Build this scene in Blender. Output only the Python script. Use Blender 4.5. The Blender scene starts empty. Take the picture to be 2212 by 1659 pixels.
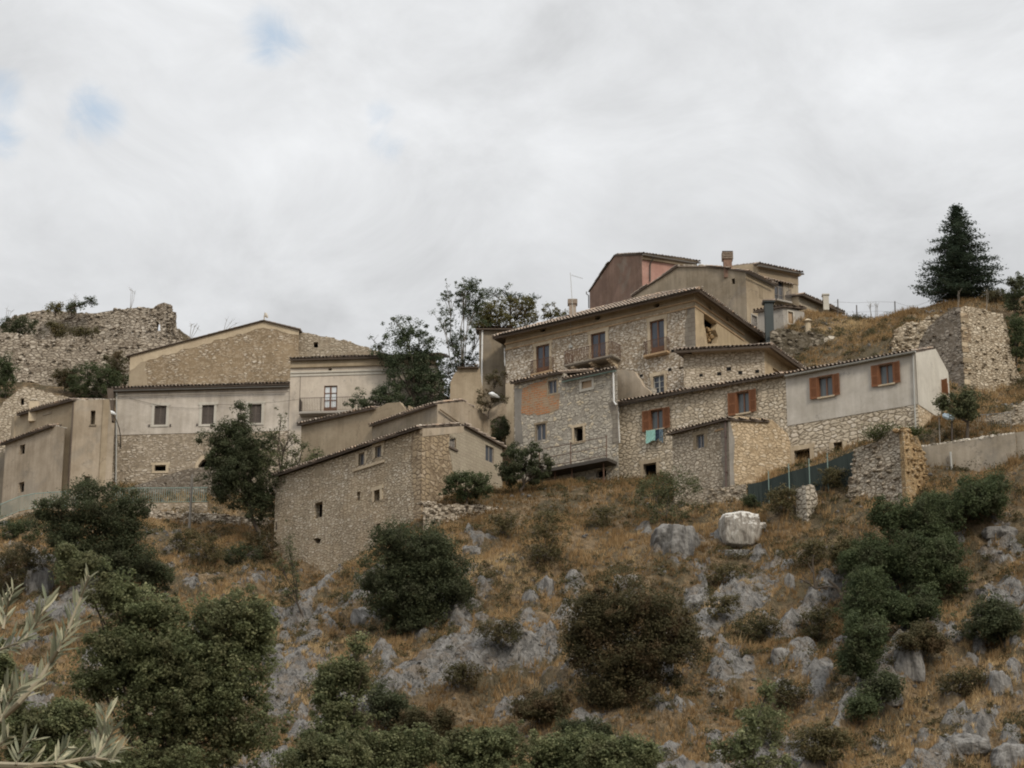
import bpy, math, random
import numpy as np
from mathutils import Vector
from mathutils.geometry import tessellate_polygon
C = bpy.context.scene
COL = C.collection
rad = math.radians
# ---------------------------------------------------------------- camera
F_PX = 5200.0            # focal length in units of a 2212 px wide picture
PITCH = rad(18.0)
cam_d = bpy.data.cameras.new("camera"); cam = bpy.data.objects.new("camera", cam_d); COL.objects.link(cam)
cam.location = (0, 0, 1.6); cam.rotation_euler = (rad(90) + PITCH, 0, 0)
cam_d.sensor_width = 36.0; cam_d.lens = 36.0 * F_PX / 2212.0
cam_d.clip_start = 0.2; cam_d.clip_end = 6000
C.camera = cam
C.render.resolution_x = 1024; C.render.resolution_y = 768
# ---------------------------------------------------------------- exposure
C.view_settings.view_transform = 'Standard'; C.view_settings.look = 'None'
C.view_settings.gamma = 1.0; C.view_settings.exposure = 0.0
C.render.engine = 'CYCLES'
try:
    C.cycles.filter_width = 2.0
except Exception:
    pass
# ---------------------------------------------------------------- sun
SUN_DIR = Vector((0.40, -0.62, 0.62)).normalized()
sd = bpy.data.lights.new("sun", 'SUN'); so = bpy.data.objects.new("sun", sd); COL.objects.link(so)
sd.energy = 2.1; sd.angle = rad(11); sd.color = (1.0, 0.90, 0.76)
so.rotation_euler = SUN_DIR.to_track_quat('Z', 'Y').to_euler()
# ---------------------------------------------------------------- node helper
class N:
    def __init__(s, tree): s.t = tree
    def n(s, typ, **kw):
        nd = s.t.nodes.new(typ)
        for k, v in kw.items(): setattr(nd, k, v)
        return nd
    def L(s, a, b): s.t.links.new(a, b)
    def val(s, sock, v):
        if hasattr(v, 'is_output') or isinstance(v, bpy.types.NodeSocket): s.L(v, sock)
        else: sock.default_value = v
    def math(s, op, a, b=None, c=None, clamp=False):
        nd = s.n('ShaderNodeMath', operation=op); nd.use_clamp = clamp
        s.val(nd.inputs[0], a)
        if b is not None: s.val(nd.inputs[1], b)
        if c is not None: s.val(nd.inputs[2], c)
        return nd.outputs[0]
    def vmath(s, op, a, b=None, out=0):
        nd = s.n('ShaderNodeVectorMath', operation=op)
        s.val(nd.inputs[0], a)
        if b is not None: s.val(nd.inputs[1], b)
        return nd.outputs[out]
    def step(s, x, lo, hi, a=0.0, b=1.0):
        nd = s.n('ShaderNodeMapRange', interpolation_type='SMOOTHSTEP')
        s.val(nd.inputs[0], x); s.val(nd.inputs[1], lo); s.val(nd.inputs[2], hi)
        nd.inputs[3].default_value = a; nd.inputs[4].default_value = b
        return nd.outputs[0]
    def mix(s, f, a, b, mode='MIX'):
        nd = s.n('ShaderNodeMix', data_type='RGBA', blend_type=mode)
        s.val(nd.inputs[0], f)
        for i, x in ((6, a), (7, b)):
            if isinstance(x, (tuple, list)): nd.inputs[i].default_value = (*x[:3], 1)
            else: s.L(x, nd.inputs[i])
        return nd.outputs[2]
    def noise(s, vec, scale, detail=4, rough=0.55, dist=0.0, color=False):
        nd = s.n('ShaderNodeTexNoise')
        if vec is not None: s.L(vec, nd.inputs['Vector'])
        nd.inputs['Scale'].default_value = scale; nd.inputs['Detail'].default_value = detail
        nd.inputs['Roughness'].default_value = rough; nd.inputs['Distortion'].default_value = dist
        return nd.outputs['Color' if color else 'Fac']
    def mapping(s, vec, scale=(1, 1, 1), rot=(0, 0, 0), loc=(0, 0, 0)):
        nd = s.n('ShaderNodeMapping'); s.L(vec, nd.inputs[0])
        nd.inputs['Scale'].default_value = scale; nd.inputs['Rotation'].default_value = rot; nd.inputs['Location'].default_value = loc
        return nd.outputs[0]
# ---------------------------------------------------------------- sky
def ray(u, v):
    x = (u - 1106.0) / F_PX; y = -(v - 829.5) / F_PX
    return Vector((x, math.cos(PITCH) - y * math.sin(PITCH), math.sin(PITCH) + y * math.cos(PITCH)))
wd = bpy.data.worlds.new("World"); C.world = wd; wd.use_nodes = True
wt = N(wd.node_tree); wd.node_tree.nodes.clear()
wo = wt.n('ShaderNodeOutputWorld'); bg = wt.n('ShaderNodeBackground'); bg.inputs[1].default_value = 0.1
wt.L(bg.outputs[0], wo.inputs[0])
sky = wt.n('ShaderNodeTexSky'); sky.sky_type = 'NISHITA'; sky.sun_disc = False
sky.sun_elevation = math.asin(SUN_DIR.z); sky.sun_rotation = math.atan2(SUN_DIR.x, SUN_DIR.y)
tc = wt.n('ShaderNodeTexCoord'); dvec = tc.outputs['Generated']
sep = wt.n('ShaderNodeSeparateXYZ'); wt.L(dvec, sep.inputs[0])
zz = wt.math('MAXIMUM', sep.outputs[2], 0.06)
cmb = wt.n('ShaderNodeCombineXYZ')
wt.L(wt.math('DIVIDE', sep.outputs[0], zz), cmb.inputs[0]); wt.L(wt.math('DIVIDE', sep.outputs[1], zz), cmb.inputs[1])
warp = wt.noise(dvec, 14.0, 5, 0.6)
warp2 = wt.noise(dvec, 42.0, 4, 0.6)
hole = None
for (u, v, r, k) in ((600, 85, .0125, 1.0), (585, 45, .009, .5), (625, 120, .010, .6), (203, 255, .0120, 1.1), (178, 268, .009, .6), (3, 195, .011, 1.0), (0, 290, .0095, .9),
                     (822, 245, .0070, .75), (832, 320, .0100, .85), (810, 300, .008, .5), (455, 205, .010, .35), (100, 240, .02, .25), (670, 60, .014, .3), (315, 345, .010, .22)):
    d = ray(u, v).normalized()
    dist = wt.vmath('DISTANCE', dvec, tuple(d), out=1)
    m = wt.math('MULTIPLY', wt.step(dist, r * 2.1, r * .1), k)
    hole = m if hole is None else wt.math('MAXIMUM', hole, m)
ragg = wt.noise(wt.mapping(dvec, (1, 1, 1.3), (0, .3, 0)), 34.0, 7, .62, .9)
hole = wt.math('MULTIPLY', wt.step(wt.math('ADD', hole, wt.math('MULTIPLY', wt.math('SUBTRACT', ragg, .5), 1.5)), .45, 1.5), .72)
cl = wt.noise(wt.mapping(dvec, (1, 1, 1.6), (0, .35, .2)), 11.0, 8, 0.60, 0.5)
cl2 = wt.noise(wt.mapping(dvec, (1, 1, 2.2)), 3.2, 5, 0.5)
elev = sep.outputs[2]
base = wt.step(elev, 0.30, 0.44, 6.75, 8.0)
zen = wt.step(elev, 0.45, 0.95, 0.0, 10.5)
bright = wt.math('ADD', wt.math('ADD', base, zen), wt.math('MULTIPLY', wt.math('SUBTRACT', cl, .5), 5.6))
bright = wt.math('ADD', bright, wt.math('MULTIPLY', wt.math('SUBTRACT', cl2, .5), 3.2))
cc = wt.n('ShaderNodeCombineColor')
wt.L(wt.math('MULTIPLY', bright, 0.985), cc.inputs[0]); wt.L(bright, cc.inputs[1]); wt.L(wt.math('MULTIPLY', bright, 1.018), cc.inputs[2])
blue = wt.mix(.8, sky.outputs[0], (4.3, 6.0, 7.9))
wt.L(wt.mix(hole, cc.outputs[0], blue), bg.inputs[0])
# ---------------------------------------------------------------- placing by sight lines at real distances
K = 1.15
CAM = Vector((0, 0, 1.6))
def at(u, v, Y):
    r = ray(u, v); return CAM + r * (Y * K / r.y)
def crop(x0, y0, w, out=2212.0):
    s0 = 2212.0 / 3840.0; s = w / out * s0
    return lambda u, v: (x0 * s0 + u * s, y0 * s0 + v * s)
cA = crop(0, 1050, 800); cB = crop(400, 1100, 800); cC = crop(1000, 1100, 800); cD = crop(0, 1450, 800)
cE = crop(1000, 1550, 900); cF = crop(1750, 1000, 800); cG = crop(2150, 900, 1000); cH = crop(1800, 1350, 800)
cI = crop(2300, 1350, 800); cJ = crop(2840, 1250, 800); cK = crop(3040, 750, 800); cL = crop(3140, 1300, 700)
cM = crop(0, 1980, 1200); cN = crop(1100, 1980, 1200); cO = crop(2200, 1780, 1200); cP = crop(2900, 1880, 940, 1559.0)
cQ = crop(2250, 900, 900)
class Wall:
    """vertical plane through two sighted points of one level line"""
    def __init__(s, p0, Y0, p1=None, Y1=None, a=None, b=None):
        if a is None:
            a = at(*p0, Y0)
            if Y1 is not None: b = at(*p1, Y1)
            else:
                r = ray(*p1); b = CAM + r * ((a.z - 1.6) / r.z)
        s.a = a.copy(); s.b = b.copy()
        d = Vector((b.x - a.x, b.y - a.y, 0)); s.len = d.length; s.d = d.normalized()
        n = Vector((s.d.y, -s.d.x, 0))
        if n.dot(CAM - a) < 0: n = -n
        s.n = n
    def hit(s, u, v):
        r = ray(u, v); return CAM + r * ((s.a - CAM).dot(s.n) / r.dot(s.n))
    def sz(s, u, v):
        p = s.hit(u, v); return ((p - s.a).dot(s.d), p.z)
    def P(s, q, z, o=0.0):
        p = s.a + s.d * q + s.n * o; return Vector((p.x, p.y, z))
    def off(s, k):
        return Wall(None, None, a=s.a + s.n * k, b=s.b + s.n * k)
    def box(s, p0, p1):
        """upright rectangle from the corners of its outline in the picture"""
        uc = (p0[0] + p1[0]) / 2; vc = (p0[1] + p1[1]) / 2
        s0, _ = s.sz(p0[0], vc); s1, _ = s.sz(p1[0], vc)
        q0 = proj(s.P(s0, s.sz(uc, vc)[1])); q1 = proj(s.P(s1, s.sz(uc, vc)[1]))
        h = max(abs(p1[1] - p0[1]) - abs(q1[1] - q0[1]) * 0.8, abs(p1[1] - p0[1]) * .45)
        zt = s.sz(uc, vc - h / 2)[1]; zb = s.sz(uc, vc + h / 2)[1]
        return (min(s0, s1), zb, max(s0, s1), zt)
def proj(p):
    q = p - CAM; c, sn = math.cos(PITCH), math.sin(PITCH)
    f = q.y * c + q.z * sn; up = -q.y * sn + q.z * c
    return (1106 + F_PX * q.x / f, 829.5 - F_PX * up / f)
# ---------------------------------------------------------------- mesh helpers
def tag(o, label=None, cat=None, group=None, kind=None):
    if label: o['label'] = label
    if cat: o['category'] = cat
    if group: o['group'] = group
    if kind: o['kind'] = kind
    return o
def thing(name, loc, label, cat, group=None):
    o = bpy.data.objects.new(name, None); COL.objects.link(o); o.location = loc; o.empty_display_size = .3
    return tag(o, label, cat, group)
class MB:
    def __init__(s): s.v = []; s.f = []; s.m = []; s.uv = []; s.tone = []; s.smooth = []
    def face(s, pts, m=0, uv=None, tone=.5, smooth=False):
        i = len(s.v); s.v += [tuple(p) for p in pts]; s.f.append(tuple(range(i, i + len(pts)))); s.m.append(m)
        s.tone += [tone] * len(pts); s.smooth.append(smooth)
        s.uv += list(uv) if uv else [(p[0] * .7 + p[1] * .7, p[2]) for p in pts]
    def box8(s, p, m=0, tone=.5):
        for f in ((0, 1, 2, 3), (7, 6, 5, 4), (0, 4, 5, 1), (1, 5, 6, 2), (2, 6, 7, 3), (3, 7, 4, 0)):
            s.face([p[i] for i in f], m, tone=tone)
    def wbox(s, W, s0, z0, s1, z1, o0, o1, m=0, tone=.5):
        """box on a wall: s,z extents, offsets o0..o1 out of the wall"""
        A = [W.P(s0, z0, o0), W.P(s1, z0, o0), W.P(s1, z1, o0), W.P(s0, z1, o0)]
        B = [W.P(s0, z0, o1), W.P(s1, z0, o1), W.P(s1, z1, o1), W.P(s0, z1, o1)]
        for f, uv in (((B[0], B[1], B[2], B[3]), ((s0, z0), (s1, z0), (s1, z1), (s0, z1))), ((A[3], A[2], A[1], A[0]), ((s0, z1), (s1, z1), (s1, z0), (s0, z0)))):
            s.face(f, m, uv, tone)
        for i in range(4):
            j = (i + 1) % 4; s.face((A[i], A[j], B[j], B[i]), m, tone=tone)
    def tube(s, pts, r, n=6, m=0, tone=.5, cap=True):
        pts = [Vector(p) for p in pts]
        if not isinstance(r, (list, tuple)): r = [r] * len(pts)
        rings = []
        for i, p in enumerate(pts):
            t = (pts[min(i + 1, len(pts) - 1)] - pts[max(i - 1, 0)])
            if t.length < 1e-6: t = Vector((0, 0, 1))
            t.normalize()
            x = t.cross(Vector((0.13, 0.2, 1) if abs(t.z) < .9 else (1, 0, 0))).normalized(); y = t.cross(x)
            rings.append([p + (x * math.cos(a) + y * math.sin(a)) * r[i] for a in [2 * math.pi * k / n for k in range(n)]])
        for a, b in zip(rings, rings[1:]):
            for k in range(n):
                j = (k + 1) % n; s.face((a[k], a[j], b[j], b[k]), m, tone=tone, smooth=True)
        if cap: s.face(rings[0][::-1], m, tone=tone); s.face(rings[-1], m, tone=tone)
    def rock(s, c, r, rng, m=0, tone=.5, flat=1.0):
        """small lumpy stone"""
        n = 6; rings = []
        for j, ph in enumerate((-.9, -.35, .35, .9)):
            rings.append([Vector(c) + Vector((math.cos(a) * math.cos(ph) * r, math.sin(a) * math.cos(ph) * r, math.sin(ph) * r * flat)) * rng.uniform(.75, 1.2)
                          for a in [2 * math.pi * k / n + j * .5 for k in range(n)]])
        for a, b in zip(rings, rings[1:]):
            for k in range(n): s.face((a[k], a[(k + 1) % n], b[(k + 1) % n], b[k]), m, tone=tone)
        s.face(rings[0][::-1], m, tone=tone); s.face(rings[-1], m, tone=tone)
    def slab(s, W, poly, holes=(), t=.35, m=0, o=0.0, reveal=None):
        """wall polygon in (s,z) with rectangular holes, thickness t inwards"""
        loops = [list(poly)] + [(list(h) if isinstance(h, list) else [(h[0], h[1]), (h[2], h[1]), (h[2], h[3]), (h[0], h[3])]) for h in holes]
        flat = [p for l in loops for p in l]
        s_lo, s_hi = min(p[0] for p in loops[0]), max(p[0] for p in loops[0]); mt = t if (s_hi - s_lo) > 2.5 * t else 0; no = len(loops[0])
        def bk(i):
            p = flat[i]; q = min(max(p[0], s_lo + mt), s_hi - mt) if i < no else p[0]
            return W.P(q, p[1], o - t)
        tris = tessellate_polygon([[Vector((p[0], p[1], 0)) for p in l] for l in loops])
        for tr in tris:
            s.face([W.P(*flat[i], o) for i in tr], m, [flat[i] for i in tr])
            s.face([bk(i) for i in tr], m, [flat[i] for i in tr])
        k0 = 0
        for li, l in enumerate(loops):
            if li: k0 += len(loops[li - 1])
            for i in range(len(l)):
                p, q = l[i], l[(i + 1) % len(l)]
                s.face((W.P(*p, o), W.P(*q, o), bk(k0 + (i + 1) % len(l)), bk(k0 + i)), (m if (li == 0 or reveal is None) else reveal),
                       ((p[0], p[1]), (q[0], q[1]), (q[0] + t, q[1] + .01), (p[0] + t, p[1] + .01)))
    def build(s, name, mats, parent=None, label=None, cat=None, group=None, kind=None, origin=None):
        if not isinstance(mats, (list, tuple)): mats = [mats]
        org = parent.matrix_world.translation.copy() if parent is None and False else (parent_origin(parent) if parent else (Vector(origin) if origin is not None else Vector((0, 0, 0))))
        me = bpy.data.meshes.new(name)
        V = np.array(s.v, dtype=np.float32).reshape(-1, 3) - np.array(org, dtype=np.float32)
        me.from_pydata(V.tolist(), [], s.f)
        me.polygons.foreach_set('material_index', s.m)
        me.polygons.foreach_set('use_smooth', s.smooth)
        uvl = me.uv_layers.new(name='UVMap'); uvl.data.foreach_set('uv', np.array(s.uv, dtype=np.float32).ravel())
        at_ = me.attributes.new('tone', 'FLOAT', 'POINT'); at_.data.foreach_set('value', np.array(s.tone, dtype=np.float32))
        for mt in mats: me.materials.append(mt)
        me.update()
        o = bpy.data.objects.new(name, me); COL.objects.link(o)
        if parent: o.parent = parent
        else: o.location = org
        return tag(o, label, cat, group, kind)
ORIG = {}
def parent_origin(p):
    v = Vector((0, 0, 0))
    while p is not None: v += Vector(p.location); p = p.parent
    return v
def np_mesh(name, V, nper, mats, parent=None, tone=None, smooth=False, origin=None):
    """many separate faces of nper corners each"""
    V = np.asarray(V, dtype=np.float32).reshape(-1, 3)
    org = parent_origin(parent) if parent else (Vector(origin) if origin is not None else Vector((0, 0, 0)))
    V = V - np.array(org, dtype=np.float32)
    n = len(V) // nper
    me = bpy.data.meshes.new(name)
    me.vertices.add(len(V)); me.vertices.foreach_set('co', V.ravel())
    me.loops.add(n * nper); me.loops.foreach_set('vertex_index', np.arange(n * nper, dtype=np.int32))
    me.polygons.add(n); me.polygons.foreach_set('loop_start', np.arange(0, n * nper, nper, dtype=np.int32))
    me.polygons.foreach_set('loop_total', np.full(n, nper, dtype=np.int32))
    a = me.attributes.new('tone', 'FLOAT', 'POINT')
    a.data.foreach_set('value', (np.full(len(V), .5) if tone is None else np.asarray(tone)).astype(np.float32))
    me.materials.append(mats); me.update(calc_edges=True)
    o = bpy.data.objects.new(name, me); COL.objects.link(o)
    if parent: o.parent = parent
    else: o.location = org
    return o
def vnoise(x, y, seed=0):
    xi = np.floor(x).astype(np.int64); yi = np.floor(y).astype(np.int64); fx = x - xi; fy = y - yi
    fx = fx * fx * (3 - 2 * fx); fy = fy * fy * (3 - 2 * fy)
    def h(a, b):
        n = (a * 374761393 + b * 668265263 + seed * 1442695041) & 0xffffffff
        n = ((n ^ (n >> 13)) * 1274126177) & 0xffffffff
        return ((n ^ (n >> 16)) & 0xffff) / 65535.0
    return (h(xi, yi) * (1 - fx) + h(xi + 1, yi) * fx) * (1 - fy) + (h(xi, yi + 1) * (1 - fx) + h(xi + 1, yi + 1) * fx) * fy
def fbm(x, y, oct=4, seed=0, g=.5):
    s = 0; a = 1; t = 0
    for i in range(oct):
        s = s + a * vnoise(x * 2 ** i + 17.3 * i, y * 2 ** i - 9.1 * i, seed + i); t += a; a *= g
    return s / t
# ---------------------------------------------------------------- materials
def new_mat(name):
    m = bpy.data.materials.new(name); m.use_nodes = True; nt = m.node_tree; nt.nodes.clear()
    n = N(nt); out = n.n('ShaderNodeOutputMaterial'); b = n.n('ShaderNodeBsdfPrincipled'); n.L(b.outputs[0], out.inputs[0])
    b.inputs['Roughness'].default_value = .9
    b.inputs['Specular IOR Level'].default_value = .25
    return m, n, b, out
def set_col(n, b, c):
    if isinstance(c, (tuple, list)): b.inputs['Base Color'].default_value = (*c[:3], 1)
    else: n.L(c, b.inputs['Base Color'])
def bump(n, b, h, strength=.6, dist=.05):
    nd = n.n('ShaderNodeBump'); nd.inputs['Strength'].default_value = strength; nd.inputs['Distance'].default_value = dist
    n.L(h, nd.inputs['Height']); n.L(nd.outputs[0], b.inputs['Normal'])
def uvco(n): return n.n('ShaderNodeUVMap').outputs[0]
def weather(n, col, obj, amt=.35, scale=.35):
    """broad and streaky stains with shapes of their own"""
    big = n.noise(obj, scale, 5, .6, .4)
    stre = n.noise(n.mapping(obj, (2.2, 2.2, .16)), 1.6, 6, .7)
    k = n.math('ADD', n.math('MULTIPLY', n.step(big, .30, .70), .6), n.math('MULTIPLY', n.step(stre, .30, .70), .4))
    dark = n.mix(1.0, col, (1 - amt, 1 - amt * 1.05, 1 - amt * 1.15), 'MULTIPLY')
    return n.mix(k, dark, col)
def geo(n): return n.n('ShaderNodeNewGeometry').outputs['Position']
def warm(c, k=.97, g=.965, b=.90): return (c[0] * k, c[1] * k * g, c[2] * k * b)
def mat_rubble(name, stones, mortar, size=(.36, .22), cover=.8, joint=.06, patch=.5, warp=.35, amt=.3, tint=None, tintk=.5, bmp=.9):
    m, n, b, o = new_mat(name); stones = tuple(warm(c, 1.0, .985, .965) for c in stones); mortar = warm(mortar, .9, .965, .925)
    uv = uvco(n); g = geo(n)
    w = n.noise(uv, 1.6, 3, .6, color=True)
    uvw = n.vmath('ADD', uv, n.vmath('MULTIPLY', n.vmath('SUBTRACT', w, (.5, .5, .5)), (warp, warp * .7, 0)))
    uvw = n.vmath('ADD', uvw, n.vmath('MULTIPLY', n.vmath('SUBTRACT', n.noise(uv, 5.5, 3, .6, color=True), (.5, .5, .5)), (.16, .11, 0)))
    sc = n.mapping(uvw, (1 / size[0], 1 / size[1], 1))
    v1 = n.n('ShaderNodeTexVoronoi', feature='F1', voronoi_dimensions='2D'); n.L(sc, v1.inputs['Vector']); v1.inputs['Scale'].default_value = 1
    v2 = n.n('ShaderNodeTexVoronoi', feature='DISTANCE_TO_EDGE', voronoi_dimensions='2D'); n.L(sc, v2.inputs['Vector']); v2.inputs['Scale'].default_value = 1
    for v in (v1, v2): v.inputs['Randomness'].default_value = .92
    sp = n.n('ShaderNodeSeparateColor'); n.L(v1.outputs['Color'], sp.inputs[0])
    fine = n.noise(uv, 9.0, 5, .65)
    e = n.math('ADD', v2.outputs['Distance'], n.math('MULTIPLY', n.math('SUBTRACT', fine, .5), .12))
    m1 = n.step(e, joint * .8, joint + .13)
    lg = n.noise(g, .55, 4, .6)
    thr = n.math('ADD', cover, n.math('MULTIPLY', n.math('SUBTRACT', lg, .5), patch * 4))
    ex = n.step(n.math('SUBTRACT', thr, sp.outputs[1]), -.02, .06)
    sm = n.math('MULTIPLY', m1, ex)
    # small packing stones between the large ones
    v3 = n.n('ShaderNodeTexVoronoi', feature='DISTANCE_TO_EDGE', voronoi_dimensions='2D'); n.L(n.mapping(uvw, (2.3 / size[0], 2.1 / size[1], 1)), v3.inputs['Vector']); v3.inputs['Scale'].default_value = 1
    v4 = n.n('ShaderNodeTexVoronoi', feature='F1', voronoi_dimensions='2D'); n.L(n.mapping(uvw, (2.3 / size[0], 2.1 / size[1], 1)), v4.inputs['Vector']); v4.inputs['Scale'].default_value = 1
    sp4 = n.n('ShaderNodeSeparateColor'); n.L(v4.outputs['Color'], sp4.inputs[0])
    small = n.math('MULTIPLY', n.step(v3.outputs['Distance'], .08, .16), n.step(sp4.outputs[0], .75 - cover * .4, .80 - cover * .4))
    small = n.math('MULTIPLY', small, n.math('SUBTRACT', 1.0, sm))
    cs = n.mix(n.step(sp.outputs[0], .1, .9), stones[0], stones[1])
    cs = n.mix(n.step(sp.outputs[2], .62, .95), cs, stones[2])
    cs = n.mix(n.math('MULTIPLY', n.step(fine, .35, .7), .30), cs, mortar)
    md = tuple(c * .72 for c in mortar)
    cm = n.mix(n.step(n.noise(uv, 3.2, 6, .7), .35, .65), md, mortar)
    gap = n.math('MULTIPLY', n.math('MULTIPLY', n.step(v2.outputs['Distance'], .06, .0), ex), n.step(n.noise(uv, 2.3, 3, .6), .42, .62))
    cm = n.mix(n.math('MULTIPLY', gap, .55), cm, tuple(c * .45 for c in mortar))
    col = n.mix(n.math('MULTIPLY', small, .75), cm, n.mix(sp4.outputs[1], stones[1], stones[0])); col = n.mix(sm, col, cs)
    if tint: col = n.mix(n.math('MULTIPLY', n.step(n.noise(g, .30, 3, .55, .6), .44, .60), tintk), col, tint)
    col = weather(n, col, g, amt)
    set_col(n, b, col)
    h = n.math('ADD', n.math('MULTIPLY', sm, .8), n.math('MULTIPLY', fine, .35))
    h = n.math('SUBTRACT', h, n.math('MULTIPLY', gap, .3))
    bump(n, b, h, bmp * .8, .08)
    return m
def mat_plaster(name, c1, c2, amt=.3, stain=None, chips=None, bmp=.25):
    c1, c2 = (c1, c2) if 'stucco' in name or 'pale' in name or 'cement' in name else (warm(c1), warm(c2))
    m, n, b, o = new_mat(name); g = geo(n)
    k = n.step(n.noise(g, .8, 6, .65, .5), .35, .65)
    col = n.mix(k, c1, c2)
    f = n.noise(g, 6, 5, .7)
    col = n.mix(n.math('MULTIPLY', n.step(f, .4, .75), .25), col, tuple(c * .7 for c in c1))
    if stain: col = n.mix(n.math('MULTIPLY', n.step(n.noise(g, .38, 4, .6, .8), .52, .64), .6), col, stain)
    if chips: col = n.mix(n.math('MULTIPLY', n.step(n.noise(n.mapping(g, (1, 1, .8)), 2.1, 6, .75, .6), .61, .65), .8), col, chips)
    cr = n.n('ShaderNodeTexVoronoi', feature='DISTANCE_TO_EDGE'); n.L(n.vmath('ADD', g, n.vmath('MULTIPLY', n.noise(g, 1.3, 4, .7, color=True), (1.6, 1.6, 1.6))), cr.inputs['Vector']); cr.inputs['Scale'].default_value = .26
    ck = n.math('MULTIPLY', n.math('MULTIPLY', n.step(cr.outputs['Distance'], .012, .0), n.step(n.noise(g, .7, 3, .6), .45, .6)), .55)
    col = n.mix(ck, col, tuple(c * .4 for c in c1))
    sp = n.math('MULTIPLY', n.step(n.noise(n.mapping(g, (1, 1, .7)), 3.4, 5, .75, .3), .64, .70), .5)
    col = n.mix(sp, col, tuple(c * .6 for c in c1))
    col = weather(n, col, g, amt * 1.15, .5)
    set_col(n, b, col); bump(n, b, n.math('ADD', f, n.noise(g, 1.5, 3, .5)), bmp, .05)
    return m
def mat_flat(name, c, rough=.7, amt=.15, scale=3.0, metal=0.0, spec=None):
    m, n, b, o = new_mat(name); g = geo(n)
    col = n.mix(n.noise(g, scale, 5, .65), tuple(x * (1 - amt * 2) for x in c), tuple(min(1, x * (1 + amt * 1.2)) for x in c))
    set_col(n, b, col); b.inputs['Roughness'].default_value = rough; b.inputs['Metallic'].default_value = metal
    if spec is not None: b.inputs['Specular IOR Level'].default_value = spec
    return m
def mat_brick(name, c1, c2, mortar, w, h, joint=.02, amt=.3, freq=2, over=None):
    m, n, b, o = new_mat(name); uv = uvco(n); g = geo(n)
    wv = n.noise(uv, 1.2, 3, .6, color=True)
    uvw = n.vmath('ADD', uv, n.vmath('MULTIPLY', n.vmath('SUBTRACT', wv, (.5, .5, .5)), (.07, .09, 0)))
    t = n.n('ShaderNodeTexBrick'); n.L(uvw, t.inputs['Vector']); t.inputs['Scale'].default_value = 1
    t.inputs['Brick Width'].default_value = w; t.inputs['Row Height'].default_value = h; t.inputs['Mortar Size'].default_value = joint
    t.inputs['Color1'].default_value = (*c1, 1); t.inputs['Color2'].default_value = (*c2, 1); t.inputs['Mortar'].default_value = (*mortar, 1)
    t.inputs['Mortar Smooth'].default_value = .3; t.inputs['Bias'].default_value = 0
    f = n.noise(uv, 7, 5, .7)
    col = n.mix(n.math('MULTIPLY', n.step(f, .4, .7), .3), t.outputs[0], mortar)
    if over: col = n.mix(n.step(n.noise(g, 1.4, 5, .65, .5), .47, .57), col, over)
    col = weather(n, col, g, amt)
    set_col(n, b, col); bump(n, b, n.math('SUBTRACT', n.math('MULTIPLY', f, .4), t.outputs['Fac']), .6, .04)
    return m
def mat_tile(name, ca, cb, cc):
    m, n, b, o = new_mat(name); g = geo(n)
    a = n.n('ShaderNodeAttribute', attribute_name='tone').outputs['Fac']
    col = n.mix(n.step(a, .0, .6), ca, cb); col = n.mix(n.step(a, .72, 1.0), col, cc)
    col = n.mix(n.math('MULTIPLY', n.step(n.noise(g, 5, 5, .7), .50, .64), .6), col, (.50, .46, .39))
    col = n.mix(n.math('MULTIPLY', n.step(n.noise(g, 1.1, 4, .6), .48, .68), .45), col, (.15, .12, .10))
    set_col(n, b, col); bump(n, b, n.noise(g, 12, 4, .6), .4, .03)
    return m
def mat_leaf(name, c0, c1, c2, trans=.25, rough=.6, patch=None):
    m, n, b, o = new_mat(name); g = geo(n)
    a = n.n('ShaderNodeAttribute', attribute_name='tone').outputs['Fac']
    col = n.mix(n.step(a, .0, .55), c0, c1); col = n.mix(n.step(a, .6, 1.0), col, c2)
    if patch: col = n.mix(n.math('MULTIPLY', n.step(n.noise(g, .9, 3, .6), .50, .62), .7), col, patch)
    set_col(n, b, col); b.inputs['Roughness'].default_value = max(rough, .75); b.inputs['Specular IOR Level'].default_value = .12
    tr = n.n('ShaderNodeBsdfTranslucent'); n.L(col, tr.inputs[0])
    mx = n.n('ShaderNodeMixShader'); mx.inputs[0].default_value = trans
    n.L(b.outputs[0], mx.inputs[1]); n.L(tr.outputs[0], mx.inputs[2]); n.L(mx.outputs[0], o.inputs[0])
    return m
def mat_glass(name, c=(.03, .035, .04), rough=.12, spec=.6):
    m, n, b, o = new_mat(name); set_col(n, b, c); b.inputs['Roughness'].default_value = rough; b.inputs['Specular IOR Level'].default_value = spec
    return m
M = {}
M['palazzo'] = mat_rubble('palazzo rubble', ((.72, .66, .57), (.56, .50, .42), (.78, .73, .65)), (.38, .31, .225), (.34, .20), .66, .15, .22, .45, .24)
M['palazzo_side'] = mat_plaster('ochre lime plaster', (.52, .43, .30), (.44, .36, .26), .28, None, (.36, .28, .19))
M['frieze'] = mat_plaster('frieze plaster', (.36, .30, .22), (.43, .365, .275), .25)
M['band'] = mat_plaster('string course', (.42, .30, .19), (.50, .37, .24), .25)
M['cream'] = mat_plaster('cream limestone', (.60, .52, .40), (.50, .42, .32), .22)
M['quoin'] = mat_brick('grey brown quoins', (.30, .27, .22), (.23, .20, .165), (.17, .145, .12), .55, .32, .02, .3)
M['wing'] = mat_rubble('wing rubble', ((.62, .55, .44), (.47, .41, .325), (.68, .61, .51)), (.38, .32, .24), (.34, .19), 1.0, .09, .15, .4, .24)
M['longhouse'] = mat_rubble('honey rubble', ((.66, .57, .44), (.51, .44, .34), (.72, .65, .54)), (.36, .31, .235), (.36, .22), .93, .09, .1, .35, .2)
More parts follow.
